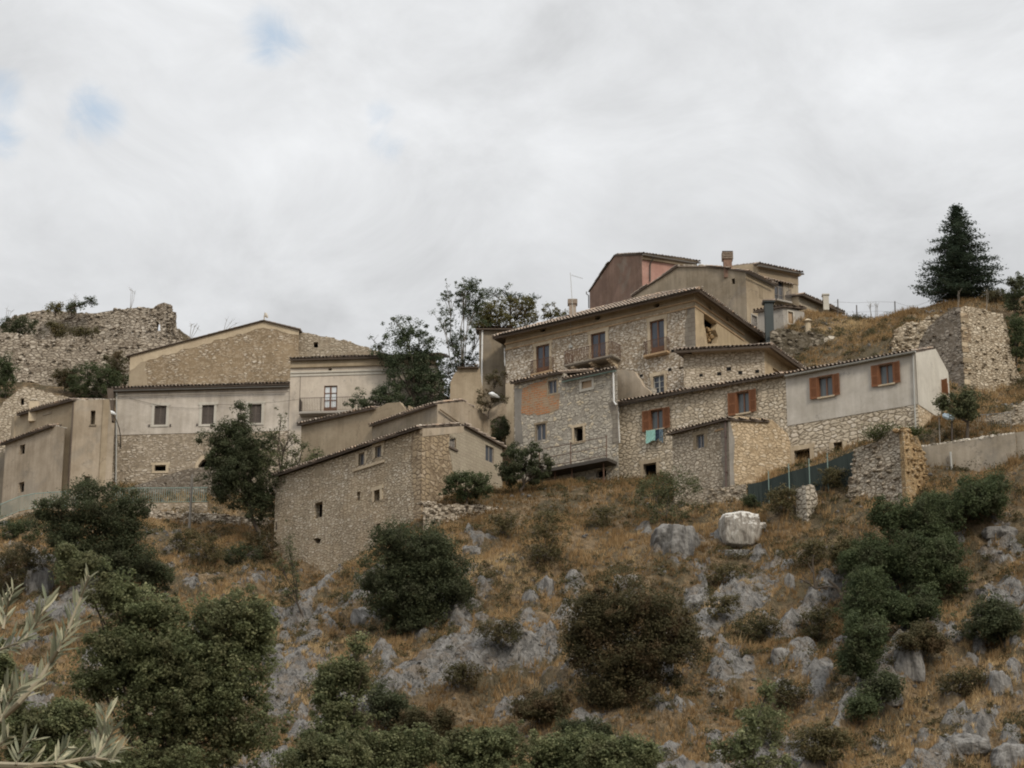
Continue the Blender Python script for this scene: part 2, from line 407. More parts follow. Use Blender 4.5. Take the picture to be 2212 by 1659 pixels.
M['longhouse_lower'] = mat_rubble('honey rubble lower', ((.66, .58, .46), (.52, .45, .35), (.72, .65, .55)), (.33, .28, .21), (.44, .25), .95, .09, .12, .3, .2)
M['annex_front'] = mat_rubble('annex front rubble', ((.54, .48, .39), (.40, .355, .29), (.62, .55, .45)), (.31, .26, .195), (.32, .19), .85, .09, .25, .4, .26)
M['annex_side'] = mat_rubble('golden rubble', ((.62, .50, .35), (.48, .38, .26), (.66, .57, .44)), (.46, .36, .235), (.34, .20), .80, .05, .25, .6, .22)
M['brick'] = mat_brick('orange brick', (.46, .20, .085), (.36, .165, .08), (.36, .29, .20), .40, .17, .028, .3, 2, (.36, .27, .18))
M['greystone'] = mat_rubble('grey mortared rubble', ((.55, .51, .43), (.44, .41, .355), (.66, .57, .42)), (.39, .365, .32), (.36, .22), .70, .08, .35, .5, .24)
M['darkquoin'] = mat_plaster('grey cement', (.24, .225, .20), (.30, .28, .25), .3)
M['stonehouse'] = mat_rubble('old stone house rubble', ((.60, .52, .40), (.43, .365, .275), (.70, .63, .52)), (.33, .26, .175), (.34, .165), 1.12, .08, .26, .35, .28, (.50, .385, .25), .35, 1.1)
M['stonehouse_side'] = mat_rubble('brown stone side', ((.44, .35, .235), (.35, .28, .195), (.52, .43, .32)), (.29, .225, .155), (.50, .30), .8, .06, .3, .3, .3)
M['blockwall'] = mat_brick('tufa blocks', (.42, .37, .28), (.37, .32, .245), (.30, .26, .20), .42, .21, .012, .22)
M['whiteplaster'] = mat_plaster('pale lime plaster', (.61, .555, .485), (.52, .47, .41), .32, (.46, .415, .37), None)
M['whiteplaster_b'] = mat_plaster('peeling pale plaster', (.62, .55, .46), (.54, .475, .40), .2, None, (.34, .31, .28))
M['gable'] = mat_rubble('gable rubble in brown render', ((.60, .53, .43), (.48, .41, .32), (.70, .64, .55)), (.36, .285, .195), (.36, .19), .30, .13, .30, .5, .32, (.36, .275, .175), .4)
M['gable_b'] = mat_rubble('gable rubble pale', ((.50, .44, .35), (.42, .37, .29), (.58, .52, .44)), (.37, .315, .24), (.36, .20), .48, .12, .25, .5, .25)
M['lowstone'] = mat_rubble('stone base rubble', ((.58, .51, .42), (.46, .40, .33), (.70, .64, .55)), (.38, .325, .25), (.38, .18), .42, .12, .22, .4, .24)
M['tanplaster'] = mat_plaster('tan plaster', (.43, .37, .30), (.49, .425, .35), .35, (.34, .30, .245), None)
M['tanplaster_b'] = mat_plaster('warm tan plaster', (.36, .30, .225), (.42, .36, .275), .3, None, None)
M['greyplaster'] = mat_plaster('grey tan plaster', (.35, .305, .245), (.29, .255, .205), .4, (.24, .21, .175), None)
M['darkplaster'] = mat_plaster('umber plaster', (.24, .16, .13), (.29, .195, .155), .35, (.30, .25, .20), None)
M['pink'] = mat_plaster('faded pink plaster', (.41, .245, .215), (.45, .285, .25), .3, (.36, .25, .22), None)
M['paleplaster'] = mat_plaster('weathered white plaster', (.50, .45, .37), (.42, .37, .30), .35, None, (.30, .25, .19))
M['boxplaster'] = mat_plaster('cement render', (.36, .34, .31), (.40, .375, .335), .2)
M['stucco'] = mat_plaster('fawn stucco', (.55, .512, .455), (.49, .455, .40), .26, (.53, .49, .425), None, .15)
M['stucco_side'] = mat_plaster('pale stucco side', (.58, .55, .48), (.52, .49, .43), .2, None, None, .15)
M['concrete'] = mat_plaster('cast concrete', (.37, .335, .285), (.43, .39, .335), .35, (.28, .255, .22), None)
M['ruin'] = mat_rubble('grey ruin rubble', ((.58, .52, .43), (.42, .375, .31), (.68, .62, .53)), (.27, .225, .17), (.34, .19), .93, .09, .18, .5, .28, bmp=1.0)
M['ruin_core'] = mat_rubble('ochre ruin core', ((.60, .45, .26), (.46, .33, .18), (.62, .52, .37)), (.38, .26, .14), (.26, .14), .9, .07, .2, .6, .3, bmp=1.0)
M['ruin_far'] = mat_rubble('far castle rubble', ((.55, .49, .405), (.38, .335, .28), (.66, .605, .52)), (.25, .21, .165), (.50, .22), .9, .09, .22, .6, .3, bmp=1.0)
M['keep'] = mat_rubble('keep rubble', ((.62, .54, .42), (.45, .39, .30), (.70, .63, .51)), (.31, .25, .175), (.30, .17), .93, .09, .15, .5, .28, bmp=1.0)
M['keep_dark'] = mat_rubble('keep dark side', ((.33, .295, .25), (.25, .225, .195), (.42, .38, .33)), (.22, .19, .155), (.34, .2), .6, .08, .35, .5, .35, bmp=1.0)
M['whitequoin'] = mat_rubble('pale dressed stone', ((.62, .57, .49), (.50, .46, .39), (.70, .66, .58)), (.27, .235, .185), (.46, .28), .97, .07, .05, .25, .25)
M['mossy'] = mat_rubble('mossy terrace stone', ((.27, .245, .20), (.19, .17, .135), (.42, .38, .32)), (.14, .12, .085), (.40, .24), .8, .06, .4, .6, .4, bmp=1.0)
M['tile'] = mat_tile('clay roof tile', (.19, .15, .12), (.30, .24, .19), (.42, .30, .21))
M['soffit'] = mat_flat('dark eave timber', (.12, .095, .075), .9, .2)
M['soffit_pale'] = mat_plaster('plastered eave', (.30, .25, .19), (.35, .29, .22), .2)
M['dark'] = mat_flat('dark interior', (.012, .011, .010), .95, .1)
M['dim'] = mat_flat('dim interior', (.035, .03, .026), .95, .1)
M['glass'] = mat_glass('window glass', (.060, .070, .088), .22, .5)
M['curtainglass'] = mat_flat('net curtain behind glass', (.10, .115, .12), .25, .15, 9, 0, .5)
M['whitecurtain'] = mat_flat('white blind behind glass', (.62, .66, .68), .35, .04)
M['woodframe'] = mat_flat('red brown wood frame', (.17, .085, .05), .6, .2)
M['greyframe'] = mat_flat('weathered grey frame', (.27, .245, .22), .7, .15)
M['greyshutter'] = mat_flat('grey brown shutter', (.125, .105, .09), .75, .18)
M['orange'] = mat_flat('orange brown shutter paint', (.195, .082, .036), .6, .16, 6)
M['whitemetal'] = mat_flat('white metal pipe', (.72, .72, .70), .35, .08)
M['gutter'] = mat_flat('grey gutter', (.22, .215, .20), .45, .12)
M['gutter_pale'] = mat_flat('pale gutter', (.40, .40, .37), .45, .12)
M['gutter_dark'] = mat_flat('dark metal', (.075, .065, .055), .5, .15)
M['copper'] = mat_flat('brown downpipe', (.11, .075, .065), .5, .12)
M['rust'] = mat_flat('rusty iron', (.13, .075, .05), .8, .25, 12)
M['iron'] = mat_flat('dark wrought iron', (.075, .06, .05), .7, .2, 10)
M['greenrail'] = mat_flat('pale green railing paint', (.20, .28, .25), .7, .1)
M['mesh'] = mat_flat('dark green shade netting', (.030, .040, .036), .85, .12, 1.2)
M['flue'] = mat_flat('dark green flue', (.05, .06, .06), .6, .12)
M['pole'] = mat_flat('weathered wooden pole', (.26, .235, .20), .85, .15)
M['bark'] = mat_flat('bark', (.085, .068, .052), .95, .25, 8)
M['palebark'] = mat_flat('pale bark', (.22, .195, .16), .95, .2, 8)
M['lamp'] = mat_flat('pale lamp shell', (.72, .74, .74), .3, .05)
M['bluelamp'] = mat_flat('blue white lamp shell', (.55, .68, .78), .3, .08)
M['blocked'] = mat_plaster('blocked opening render', (.34, .285, .21), (.30, .25, .185), .3)
M['brownshutter'] = mat_flat('tan roller shutter', (.36, .26, .17), .7, .12)
# ================================================================ terrain
rng = random.Random(7); nr = np.random.default_rng(11)
CP = []   # sighted ground points (u, v, distance)
def cp(*a):
    for u, v, Y in a:
        p = at(u, v, Y); CP.append((p.x, p.y, p.z))
# foot of the picture
cp((-300,1659,106),(0,1659,105),(300,1659,105),(600,1659,106),(900,1659,105),(1250,1659,102),(1600,1659,102),(1900,1659,100),(2150,1659,98),(2500,1659,97))
cp((60,1480,116),(400,1480,117),(620,1480,117),(900,1500,112),(1250,1480,110),(1600,1480,109),(1900,1480,107),(2150,1480,105))
cp((50,1300,128),(400,1340,128),(650,1360,125),(900,1350,121),(1250,1300,119),(1600,1320,116),(1900,1300,114),(2150,1300,112))
cp((-200,1150,138),(50,1150,138),(300,1140,141),(400,1200,138),(520,1240,135.5),(600,1262,136),(700,1262,133),(800,1235,131),(900,1170,127),(1000,1180,126.5))
cp((960,1085,129.5),(1080,1065,133),(1180,1060,132),(1250,1052,132),(1330,1045,132),(1400,1040,131.5),(1250,1150,126),(1400,1130,126),(1500,1110,126),(1460,1060,129.5))
cp((1580,1105,124.5),(1640,1090,124),(1600,1185,121.5),(1720,1100,121.5),(1720,1040,124.5),(1800,1030,122.5),(1800,1150,119),(1900,1130,116.5),(2000,1110,116.5))
cp((2060,1060,117),(2190,1040,117),(2160,1140,115),(2210,1010,117.5),(2400,1050,115),(1850,1200,117),(1700,1250,118))
# level terraces under the houses (world x, y, z written as u, v, Y of their front edges)
cp((1700,1005,128),(1850,985,125),(1960,975,123),(1990,942,124),(2100,935,123.5),(2190,925,123.5))
cp((2060,1036,119.4),(2150,1030,118.4),(2000,1052,119.9),(300,1110,144.9),(420,1108,144.9),(560,1116,144.2),(300,1080,146.4),(420,1080,146.4))
cp((2140,868,131),(2200,860,131),(2060,905,127),(2082,862,130.2),(2120,862,130.2),(2040,850,129.9),(1900,1138,116.6),(1755,1150,119.8),(2100,1046,118.4))
cp((250,1052,149),(450,1050,149),(30,1126,145),(60,1116,147),(120,1104,147),(0,1130,149),(180,1100,146.6),(-60,1140,146),(90,1112,143.6))
for (x, y, z) in ((-22,158,41),(-12,155,44),(-30,172,46)): CP.append((x, y * K, z * K))
# hill behind
cp((60,845,166),(200,842,168),(260,835,168),(60,735,178),(200,725,180),(330,728,178),(380,728,176))
cp((1830,1135,117.6),(1870,1140,117.0),(1930,1135,116.8),(1990,1122,117.0),(1960,735,136.5))
cp((360,1142,142.2),(440,1146,142),(540,1156,141))
cp((341,765,186),(290,765,189),(390,775,186),(150,690,184),(0,745,184))
cp((560,800,175),(850,860,158),(900,870,152),(960,850,152),(1080,900,146))
cp((1700,794,138),(1760,784,138.7),(1800,782,138.7),(1750,712,143),(1690,706,144),(1850,745,137),(1830,705,143),(1900,692,145),(1960,690,146),(2000,668,144),(2060,655,142),(2120,655,142),(2210,652,142))
cp((1700,700,147),(2060,745,136),(2190,760,137))
for (x, y, z) in ((0,175,47),(20,172,49),(40,170,52),(-30,196,52),(-20,180,52),(-60,190,56),(0,220,44),(60,220,44),(-60,240,48),(10,152,43),(5,143,41),(18,136,41),(0,160,43),(14,146,44)): CP.append((x, y * K, z * K))
for (x, y, z) in ((0,0,0),(-40,20,0),(40,20,0),(0,50,3.5),(-40,60,6),(40,60,6),(0,75,7.5),(-40,80,9),(40,80,9),(-120,60,4),(120,60,4),(-120,160,36),(120,150,40),(-150,260,30),(150,260,30),(0,320,20),
                  (0,-100,0),(-200,0,0),(200,0,0),(-75,130,32),(75,130,34),(-500,500,0),(500,500,0),(0,600,0),(-500,0,0),(500,0,0),(0,-500,0)): CP.append((x * K, y * K, z * K))
CPa = np.array(CP); ctr = CPa[:, :2]
def _phi(d): return np.sqrt(d * d + .5)
A_ = _phi(np.linalg.norm(ctr[:, None] - ctr[None], axis=2)) * -1.0 + np.eye(len(ctr)) * 0.6 * -0.0
Pm = np.hstack([np.ones((len(ctr), 1)), ctr])
big = np.block([[A_ + np.eye(len(ctr)) * .05, Pm], [Pm.T, np.zeros((3, 3))]])
wts = np.linalg.solve(big, np.concatenate([CPa[:, 2], np.zeros(3)]))
def height(x, y):
    x = np.asarray(x, float); y = np.asarray(y, float); sh = x.shape; x = x.ravel(); y = y.ravel(); out = np.empty(len(x))
    for i in range(0, len(x), 20000):
        d = np.sqrt((x[i:i+20000, None] - ctr[None, :, 0]) ** 2 + (y[i:i+20000, None] - ctr[None, :, 1]) ** 2)
        out[i:i+20000] = -_phi(d) @ wts[:-3] + wts[-3] + wts[-2] * x[i:i+20000] + wts[-1] * y[i:i+20000]
    return out.reshape(sh)
# hand-placed limestone patches (u, v, ru, rv, tilt)
RK = []
def rk(f, *a):
    for (u, v, ru, rv, an) in a:
        U, V = f(u, v); S = (f(1, 0)[0] - f(0, 0)[0]); RK.append((U, V, ru * S, rv * S, rad(an)))
rk(cN, (470,620,95,130,0), (680,720,170,80,-10), (960,800,170,60,-48), (1090,620,100,50,-50), (1740,450,50,100,35), (1640,610,60,100,40), (1010,1110,210,80,-8), (1720,930,210,90,-38), (1500,1300,120,55,-30),
   (120,900,150,110,-30), (60,1150,140,160,0), (200,760,100,40,-25), (1850,840,80,50,-20), (1250,130,70,50,0), (1950,480,70,50,-50), (1420,1100,100,35,-45), (1800,1230,80,50,-20), (620,1060,90,60,10))
rk(cO, (770,850,85,60,20), (810,720,26,90,-6), (1400,740,40,110,8), (560,690,140,45,-10), (1270,1260,85,80,-30), (1390,1210,60,80,25), (1500,1400,120,170,20), (700,1430,50,120,8), (1000,1500,230,90,-25), (1560,1060,60,60,20), (940,1130,40,80,30),
   (1190,590,80,50,0), (880,950,60,70,20), (1330,640,50,70,0), (1050,870,90,30,-20), (1660,640,60,40,0), (900,540,110,28,0), (420,460,50,60,0), (1000,1370,120,35,-35), (550,1490,60,90,15), (1750,1330,60,90,15))
rk(cP, (840,980,85,130,10), (60,960,70,60,-25), (200,1120,90,150,20), (1420,150,90,50,-10), (1450,410,140,110,-10), (1370,1210,60,110,0), (1120,1540,120,55,-20), (1480,1590,90,90,0), (780,1210,60,60,0), (1500,960,80,90,0), (1150,1310,60,35,-40),
   (90,540,35,110,8), (1520,700,60,80,10), (1290,960,40,30,0), (640,1190,60,40,0), (1530,1250,50,120,0), (640,990,35,60,20), (1150,240,50,50,0), (300,1230,110,60,-20), (700,1620,80,35,0), (1330,380,60,40,0))
rk(cM, (280,380,75,120,0), (1880,1060,110,140,20), (1930,1270,180,130,0), (1330,520,110,28,-15), (60,420,70,60,0), (2050,800,120,60,-35), (1210,170,40,80,0), (1750,1100,80,60,0), (650,980,60,90,0), (1560,1370,90,40,0), (600,740,50,50,0))
# grid: fine where the slope is seen, coarse outside
def spacing(edges):
    out = []
    for a, b, st in edges: out.append(np.arange(a, b, st))
    return np.concatenate(out + [[edges[-1][1]]])
gx = spacing([(-1500, -300, 150), (-300, -80, 11), (-80, -55, 1.5), (-55, -42, .5), (-42, 45, .21), (45, 62, .5), (62, 85, 1.5), (85, 300, 11), (300, 1500, 150)])
gy = spacing([(-600, -60, 60), (-60, 90, 4), (90, 106, 1.0), (106, 176, .21), (176, 225, .8), (225, 400, 10), (400, 2500, 200)])
GX, GY = np.meshgrid(gx, gy); H0 = height(GX, GY)
far = np.clip((np.hypot(GX, GY) - 420) / 300, 0, 1); H0 = H0 * (1 - far)
def project(X, Y, Z):
    qz = Z - 1.6; f = Y * math.cos(PITCH) + qz * math.sin(PITCH); f = np.where(f < 1, 1, f); up = -Y * math.sin(PITCH) + qz * math.cos(PITCH)
    return 1106 + F_PX * X / f, 829.5 - F_PX * up / f
def rockmask(X, Y, Z):
    U, V = project(X, Y, Z)
    wx = (fbm(X * .9, Y * .9 + Z * .5, 4, 3) - .5) * 60; wy = (fbm(X * .9 + 40, Y * .9 + Z * .5, 4, 5) - .5) * 60
    m = np.zeros_like(X)
    for (u, v, ru, rv, an) in RK:
        du = U + wx - u; dv = V + wy - v; c, s = math.cos(an), math.sin(an)
        a = (du * c + dv * s) / (ru * 1.0 + 2); b = (-du * s + dv * c) / (rv * 1.0 + 2)
        m = np.maximum(m, np.clip((1.12 - np.sqrt(a * a + b * b)) / .5, 0, 1))
    P_ = X * .77 - Y * .64 + 1.2 * fbm(X * .15, Y * .15, 2, 8); Q_ = X * .64 + Y * .77
    rib = 1 - np.abs(2 * fbm(P_ * .17, Q_ * .055, 3, 101) - 1); rb = fbm(P_ * .5, Q_ * .16, 4, 103)
    low = np.clip((V - 1130) / 200, 0, 1)
    m = np.maximum(m, np.clip((rib - .74) / .10, 0, 1) * np.clip((rb - .46) / .10, 0, 1) * low)
    # scattered small outcrops on the slope
    sc = fbm((X - Z * .7) * .35, (Y + Z) * .28 + X * .1, 4, 21)
    m = np.maximum(m, np.clip((sc - .635) / .06, 0, 1) * .8 * np.clip((V - 1080) / 60, 0, 1))
    m = m * np.clip(.55 + 1.3 * (fbm((X + Z) * 1.1, (Y - Z) * .7, 4, 77) - .28), 0, 1)
    return np.where((Y > 95) & (Y < 215), m, 0)
near = np.clip((Y_ := GY - 95) / 12, 0, 1) * np.clip((230 - GY) / 30, 0, 1) * np.clip((90 - np.abs(GX)) / 20, 0, 1)
slope_zone = near
RM = rockmask(GX, GY, H0) * slope_zone
def detail(X, Y, Z, R, zone):
    r1 = 1 - np.abs(2 * fbm((X * .8 + Z * .25) * .75, (Y + Z) * .22, 4, 31) - 1)
    r2 = 1 - np.abs(2 * fbm((X - Z * .4) * 1.9, (Y + Z * .6) * .8, 3, 41) - 1)
    soil = (fbm(X * .45, Y * .45, 4, 51) - .5) * .9 + (fbm(X * 2.2, Y * 2.2, 3, 61) - .5) * .22
    step_ = np.floor(r1 * 5) / 5
    U, V = project(X, Y, Z); low = np.clip((V - 1120) / 160, 0, 1) * np.clip((Y - 104) / 8, 0, 1)
    P_ = X * .77 - Y * .64 + 1.2 * fbm(X * .15, Y * .15, 2, 8); Q_ = X * .64 + Y * .77
    rib = 1 - np.abs(2 * fbm(P_ * .17, Q_ * .055, 3, 101) - 1)
    cr = 1 - np.abs(2 * fbm(P_ * 1.1, Q_ * .30, 4, 107) - 1)
    return zone * (low * ((rib - .5) * 2.6 + R * (cr - .6) * 1.5) + soil + R * (.10 + .75 * (.55 * r1 + .45 * step_) - .32 + .30 * (r2 - .4)))
HZ = H0 + detail(GX, GY, H0, RM, slope_zone)
ny, nx = GX.shape
idx = np.arange(nx * ny).reshape(ny, nx)
quads = np.stack([idx[:-1, :-1], idx[:-1, 1:], idx[1:, 1:], idx[1:, :-1]], -1).reshape(-1, 4)
me = bpy.data.meshes.new('hillside_terrain')
VV = np.stack([GX, GY, HZ], -1).reshape(-1, 3).astype(np.float32)
me.vertices.add(len(VV)); me.vertices.foreach_set('co', VV.ravel())
me.loops.add(quads.size); me.loops.foreach_set('vertex_index', quads.ravel().astype(np.int32))
me.polygons.add(len(quads)); me.polygons.foreach_set('loop_start', np.arange(0, quads.size, 4, dtype=np.int32)); me.polygons.foreach_set('loop_total', np.full(len(quads), 4, dtype=np.int32))
ra = me.attributes.new('rock', 'FLOAT', 'POINT'); ra.data.foreach_set('value', RM.ravel().astype(np.float32))
me.update(calc_edges=True)
ter = bpy.data.objects.new('terrain', me); COL.objects.link(ter); tag(ter, 'dry grassy limestone hillside below the village', 'hillside', kind='structure')
m, n, b, o = new_mat('hillside ground'); g = geo(n)
ra = n.n('ShaderNodeAttribute', attribute_name='rock').outputs['Fac']
ns = n.noise(g, 2.2, 6, .7); ns2 = n.noise(g, .45, 4, .6); ns3 = n.noise(g, 9, 5, .7)
rk_ = n.step(n.math('ADD', ra, n.math('MULTIPLY', n.math('SUBTRACT', ns, .5), 1.8)), .48, .62)
soil = n.mix(n.step(ns, .35, .65), (.115, .082, .046), (.24, .172, .098))
soil = n.mix(n.math('MULTIPLY', n.step(ns2, .42, .58), .7), soil, (.062, .054, .030))
soil = n.mix(n.math('MULTIPLY', n.step(ns3, .6, .72), .5), soil, (.36, .32, .26))
g2 = n.mapping(g, (1.4, 1.4, .5), (0, .5, 0))
stre = n.noise(g2, 1.5, 6, .72, .5)
rock = n.mix(n.step(stre, .30, .66), (.078, .074, .068), (.24, .23, .212))
rock = n.mix(n.math('MULTIPLY', n.step(n.noise(g, .9, 5, .7), .48, .64), .55), rock, (.165, .12, .075))
rock = n.mix(n.math('MULTIPLY', n.step(ns3, .52, .7), .5), rock, (.17, .16, .15))
cv = n.noise(n.mapping(g, (1.8, 1.8, .55), (.3, .6, 0)), 1.1, 3, .5, 1.2)
crev = n.step(n.math('ABSOLUTE', n.math('SUBTRACT', cv, .5)), .018, .0); rock = n.mix(n.math('MULTIPLY', crev, .75), rock, (.035, .032, .028))
vr = n.n('ShaderNodeTexVoronoi', feature='DISTANCE_TO_EDGE'); n.L(n.mapping(g2, (1.1, 1.1, 1.6)), vr.inputs['Vector']); vr.inputs['Scale'].default_value = .9
rock = n.mix(n.math('MULTIPLY', n.math('MULTIPLY', n.step(vr.outputs['Distance'], .03, .0), .5), n.step(ns, .45, .6)), rock, (.07, .065, .06))
set_col(n, b, n.mix(rk_, soil, rock))
hh = n.math('ADD', n.math('MULTIPLY', stre, 1.2), n.math('MULTIPLY', ns3, .5)); hh = n.math('SUBTRACT', hh, n.math('MULTIPLY', crev, .8)); hh = n.math('ADD', hh, n.math('MULTIPLY', n.step(vr.outputs['Distance'], .0, .08), .12))
bump(n, b, hh, 1.0, .22)
me.materials.append(m); M['ground'] = m
# free-standing rock uses the same stone
m, n, b, o = new_mat('limestone'); g = geo(n)
stre = n.noise(n.mapping(g, (2.2, 2.2, .55)), 1.3, 6, .7, .4); ns3 = n.noise(g, 7, 5, .7)
rock = n.mix(n.step(stre, .32, .62), (.088, .084, .078), (.26, .25, .232))
rock = n.mix(n.math('MULTIPLY', n.step(ns3, .5, .7), .45), rock, (.20, .19, .18))
set_col(n, b, rock); bump(n, b, n.math('ADD', stre, n.math('MULTIPLY', ns3, .4)), 1.0, .2); M['rock'] = m
m, n, b, o = new_mat('whitened limestone'); g = geo(n)
stre = n.noise(n.mapping(g, (2.6, 2.6, .5)), 1.5, 6, .7, .4); sx = n.n('ShaderNodeSeparateXYZ'); n.L(g, sx.inputs[0])
gn = n.n('ShaderNodeNewGeometry').outputs['Normal']; sn = n.n('ShaderNodeSeparateXYZ'); n.L(gn, sn.inputs[0])
wt_ = n.step(n.math('ADD', sn.outputs[2], n.math('MULTIPLY', n.math('SUBTRACT', stre, .5), 1.6)), .15, .40)
rock = n.mix(wt_, n.mix(n.step(stre, .35, .65), (.20, .175, .145), (.42, .39, .34)), (.66, .64, .59))
set_col(n, b, rock); bump(n, b, stre, 1.0, .2); M['whiterock'] = m
# terrain lookup for planting
from bisect import bisect
def hz(x, y):
    i = min(max(bisect(gx, x) - 1, 0), nx - 2); j = min(max(bisect(gy, y) - 1, 0), ny - 2)
    fx = (x - gx[i]) / (gx[i + 1] - gx[i]); fy = (y - gy[j]) / (gy[j + 1] - gy[j])
    return float((HZ[j, i] * (1 - fx) + HZ[j, i + 1] * fx) * (1 - fy) + (HZ[j + 1, i] * (1 - fx) + HZ[j + 1, i + 1] * fx) * fy)
def on_ground(u, v, y0=100.0, y1=240.0):
    r = ray(u, v); y = y0
    while y < y1:
        p = CAM + r * (y / r.y)
        if hz(p.x, p.y) >= p.z: return p
        y += .15
    return CAM + r * (y1 / r.y)
# ================================================================ building helpers
def tiles(mb, E0, E1, T0, T1, m=0, p=.27, row=.42, rg=None, sag=.0, lift=.02):
    """rows of half-round clay tiles on the plane E0 E1 T1 T0 (eave, then top)"""
    rg = rg or rng
    e = (E1 - E0); L = e.length; e = e / L
    w = (T0 - E0); a = w.dot(e); w = w - e * a; Hh = w.length; w = w / Hh
    b = L - (T1 - E0).dot(e); nrm = e.cross(w)
    if nrm.z < 0: nrm = -nrm
    sA = min(0, a); sB = max(L, L - b)
    nc = int((sB - sA) / p)
    ph = rg.random() * 6
    for c in range(nc):
        s = sA + (c + .5) * p
        t0 = 0.0; t1 = Hh
        if s < 0: t0 = s / a * Hh
        if s > L: t0 = (s - L) / (-b) * Hh
        if a > 0 and s < a: t1 = s / a * Hh
        if b > 0 and s > L - b: t1 = min(t1, (L - s) / b * Hh)
        t = t0 - rg.uniform(0, .06)
        while t < t1 - .05:
            te = min(t + row + .05, t1 + .02); tone = rg.random()
            js = rg.uniform(-.018, .018); jn = rg.uniform(-.008, .016) + .02 * math.sin(s * .9 + ph) * 1.0
            lo = []; hi = []
            for k in range(6):
                an = math.pi * k / 5; q = s + js - math.cos(an) * p * .36; z = math.sin(an) * .115
                lo.append(E0 + e * q + w * t + nrm * (z + lift + .03 + jn)); hi.append(E0 + e * q + w * te + nrm * (z * .85 + lift + jn))
            for k in range(5): mb.face((lo[k], lo[k + 1], hi[k + 1], hi[k]), m, tone=tone, smooth=False)
            # trough to the next cover
            q0 = s + js + p * .34; q1 = s + p * .66
            mb.face((E0 + e * q0 + w * t + nrm * (.03 + lift), E0 + e * q1 + w * t + nrm * (.03 + lift), E0 + e * q1 + w * te + nrm * lift, E0 + e * q0 + w * te + nrm * lift), m, tone=max(0, tone - .3))
            t += row
def deck(mb, E0, E1, T0, T1, th=.10, m=1):
    n = (E1 - E0).cross(T0 - E0).normalized()
    if n.z < 0: n = -n
    top = [p - n * .004 for p in (E0, E1, T1, T0)]; bot = [p - n * th for p in (E0, E1, T1, T0)]
    mb.box8(bot + top, m)
def plane_roof(mb, E0, E1, T0, T1, th=.10, stones=0, rg=None, big=.09, tile=True):
    if tile: tiles(mb, E0, E1, T0, T1, 0, rg=rg)
    deck(mb, E0, E1, T0, T1, th)
    w = (T0 - E0)
    for i in range(int((E1 - E0).length * stones)):
        f = (rg or rng).random(); t = (rg or rng).uniform(.02, .10)
        p = E0.lerp(E1, f) + w.normalized() * t * 4 + Vector((0, 0, .12))
        mb.rock(p, (rg or rng).uniform(.5, 1.1) * big, rg or rng, 2, (rg or rng).random(), .7)
def roof_over(name, root, A, B, Cc, zt, kind, pitch, oh=.45, th=.10, stones=0, mats=None, side_oh=None, ohb=None):
    """A-B front eave, B-Cc depth; kind hip/gable/shed/front"""
    mats = mats or [M['tile'], M['soffit'], M['palestone']]
    e = Vector((B.x - A.x, B.y - A.y, 0)); L = e.length; e.normalize(); w = Vector((Cc.x - B.x, Cc.y - B.y, 0)); D = w.length; w.normalize()
    so_ = oh if side_oh is None else side_oh; tp = math.tan(rad(pitch)); mb = MB()
    def P(s, d, h=0): return Vector((A.x, A.y, 0)) + e * s + w * d + Vector((0, 0, zt + h))
    if kind == 'shed':
        plane_roof(mb, P(-so_, -oh, -oh * tp), P(L + so_, -oh, -oh * tp), P(-so_, D, D * tp), P(L + so_, D, D * tp), th, stones)
    elif kind == 'gable':
        h = D / 2 * tp
        plane_roof(mb, P(-so_, -oh, -oh * tp), P(L + so_, -oh, -oh * tp), P(-so_, D / 2, h), P(L + so_, D / 2, h), th, stones)
        plane_roof(mb, P(L + so_, D + oh, -oh * tp), P(-so_, D + oh, -oh * tp), P(L + so_, D / 2, h), P(-so_, D / 2, h), th, stones)
    elif kind == 'front':
        h = L / 2 * tp
        plane_roof(mb, P(-oh, D + so_, -oh * tp), P(-oh, -so_, -oh * tp), P(L / 2, D + so_, h), P(L / 2, -so_, h), th, stones)
        plane_roof(mb, P(L + oh, -so_, -oh * tp), P(L + oh, D + so_, -oh * tp), P(L / 2, -so_, h), P(L / 2, D + so_, h), th, stones)
    else:
        r = min(L, D) / 2; h = r * tp; z0 = -oh * tp; o = oh
        a = P(-o, -o, z0); b_ = P(L + o, -o, z0); c = P(L + o, D + o, z0); d = P(-o, D + o, z0)
        if L >= D: r0 = P(r, D / 2, h); r1 = P(L - r, D / 2, h); qs = ((a, b_, r0, r1), (b_, c, r1, r1), (c, d, r1, r0), (d, a, r0, r0))
        else: r0 = P(L / 2, r, h); r1 = P(L / 2, D - r, h); qs = ((a, b_, r0, r0), (b_, c, r0, r1), (c, d, r1, r1), (d, a, r1, r0))
        for i, q in enumerate(qs):
            plane_roof(mb, *q, th, stones if i < 2 else 0)
        # ridge and hip caps
        for p0, p1 in ((a, r0), (b_, r1 if L >= D else r0), (r0, r1)):
            if (p1 - p0).length > .5:
                k = int((p1 - p0).length / .38)
                for i in range(k):
                    q0 = p0.lerp(p1, i / k) + Vector((0, 0, .10 + rng.uniform(-.01, .02))); q1 = p0.lerp(p1, (i + 1.1) / k) + Vector((0, 0, .10))
                    mb.tube([q0, q1], [.105, .09], 6, 0, rng.random())
    return mb.build(name, mats, root)
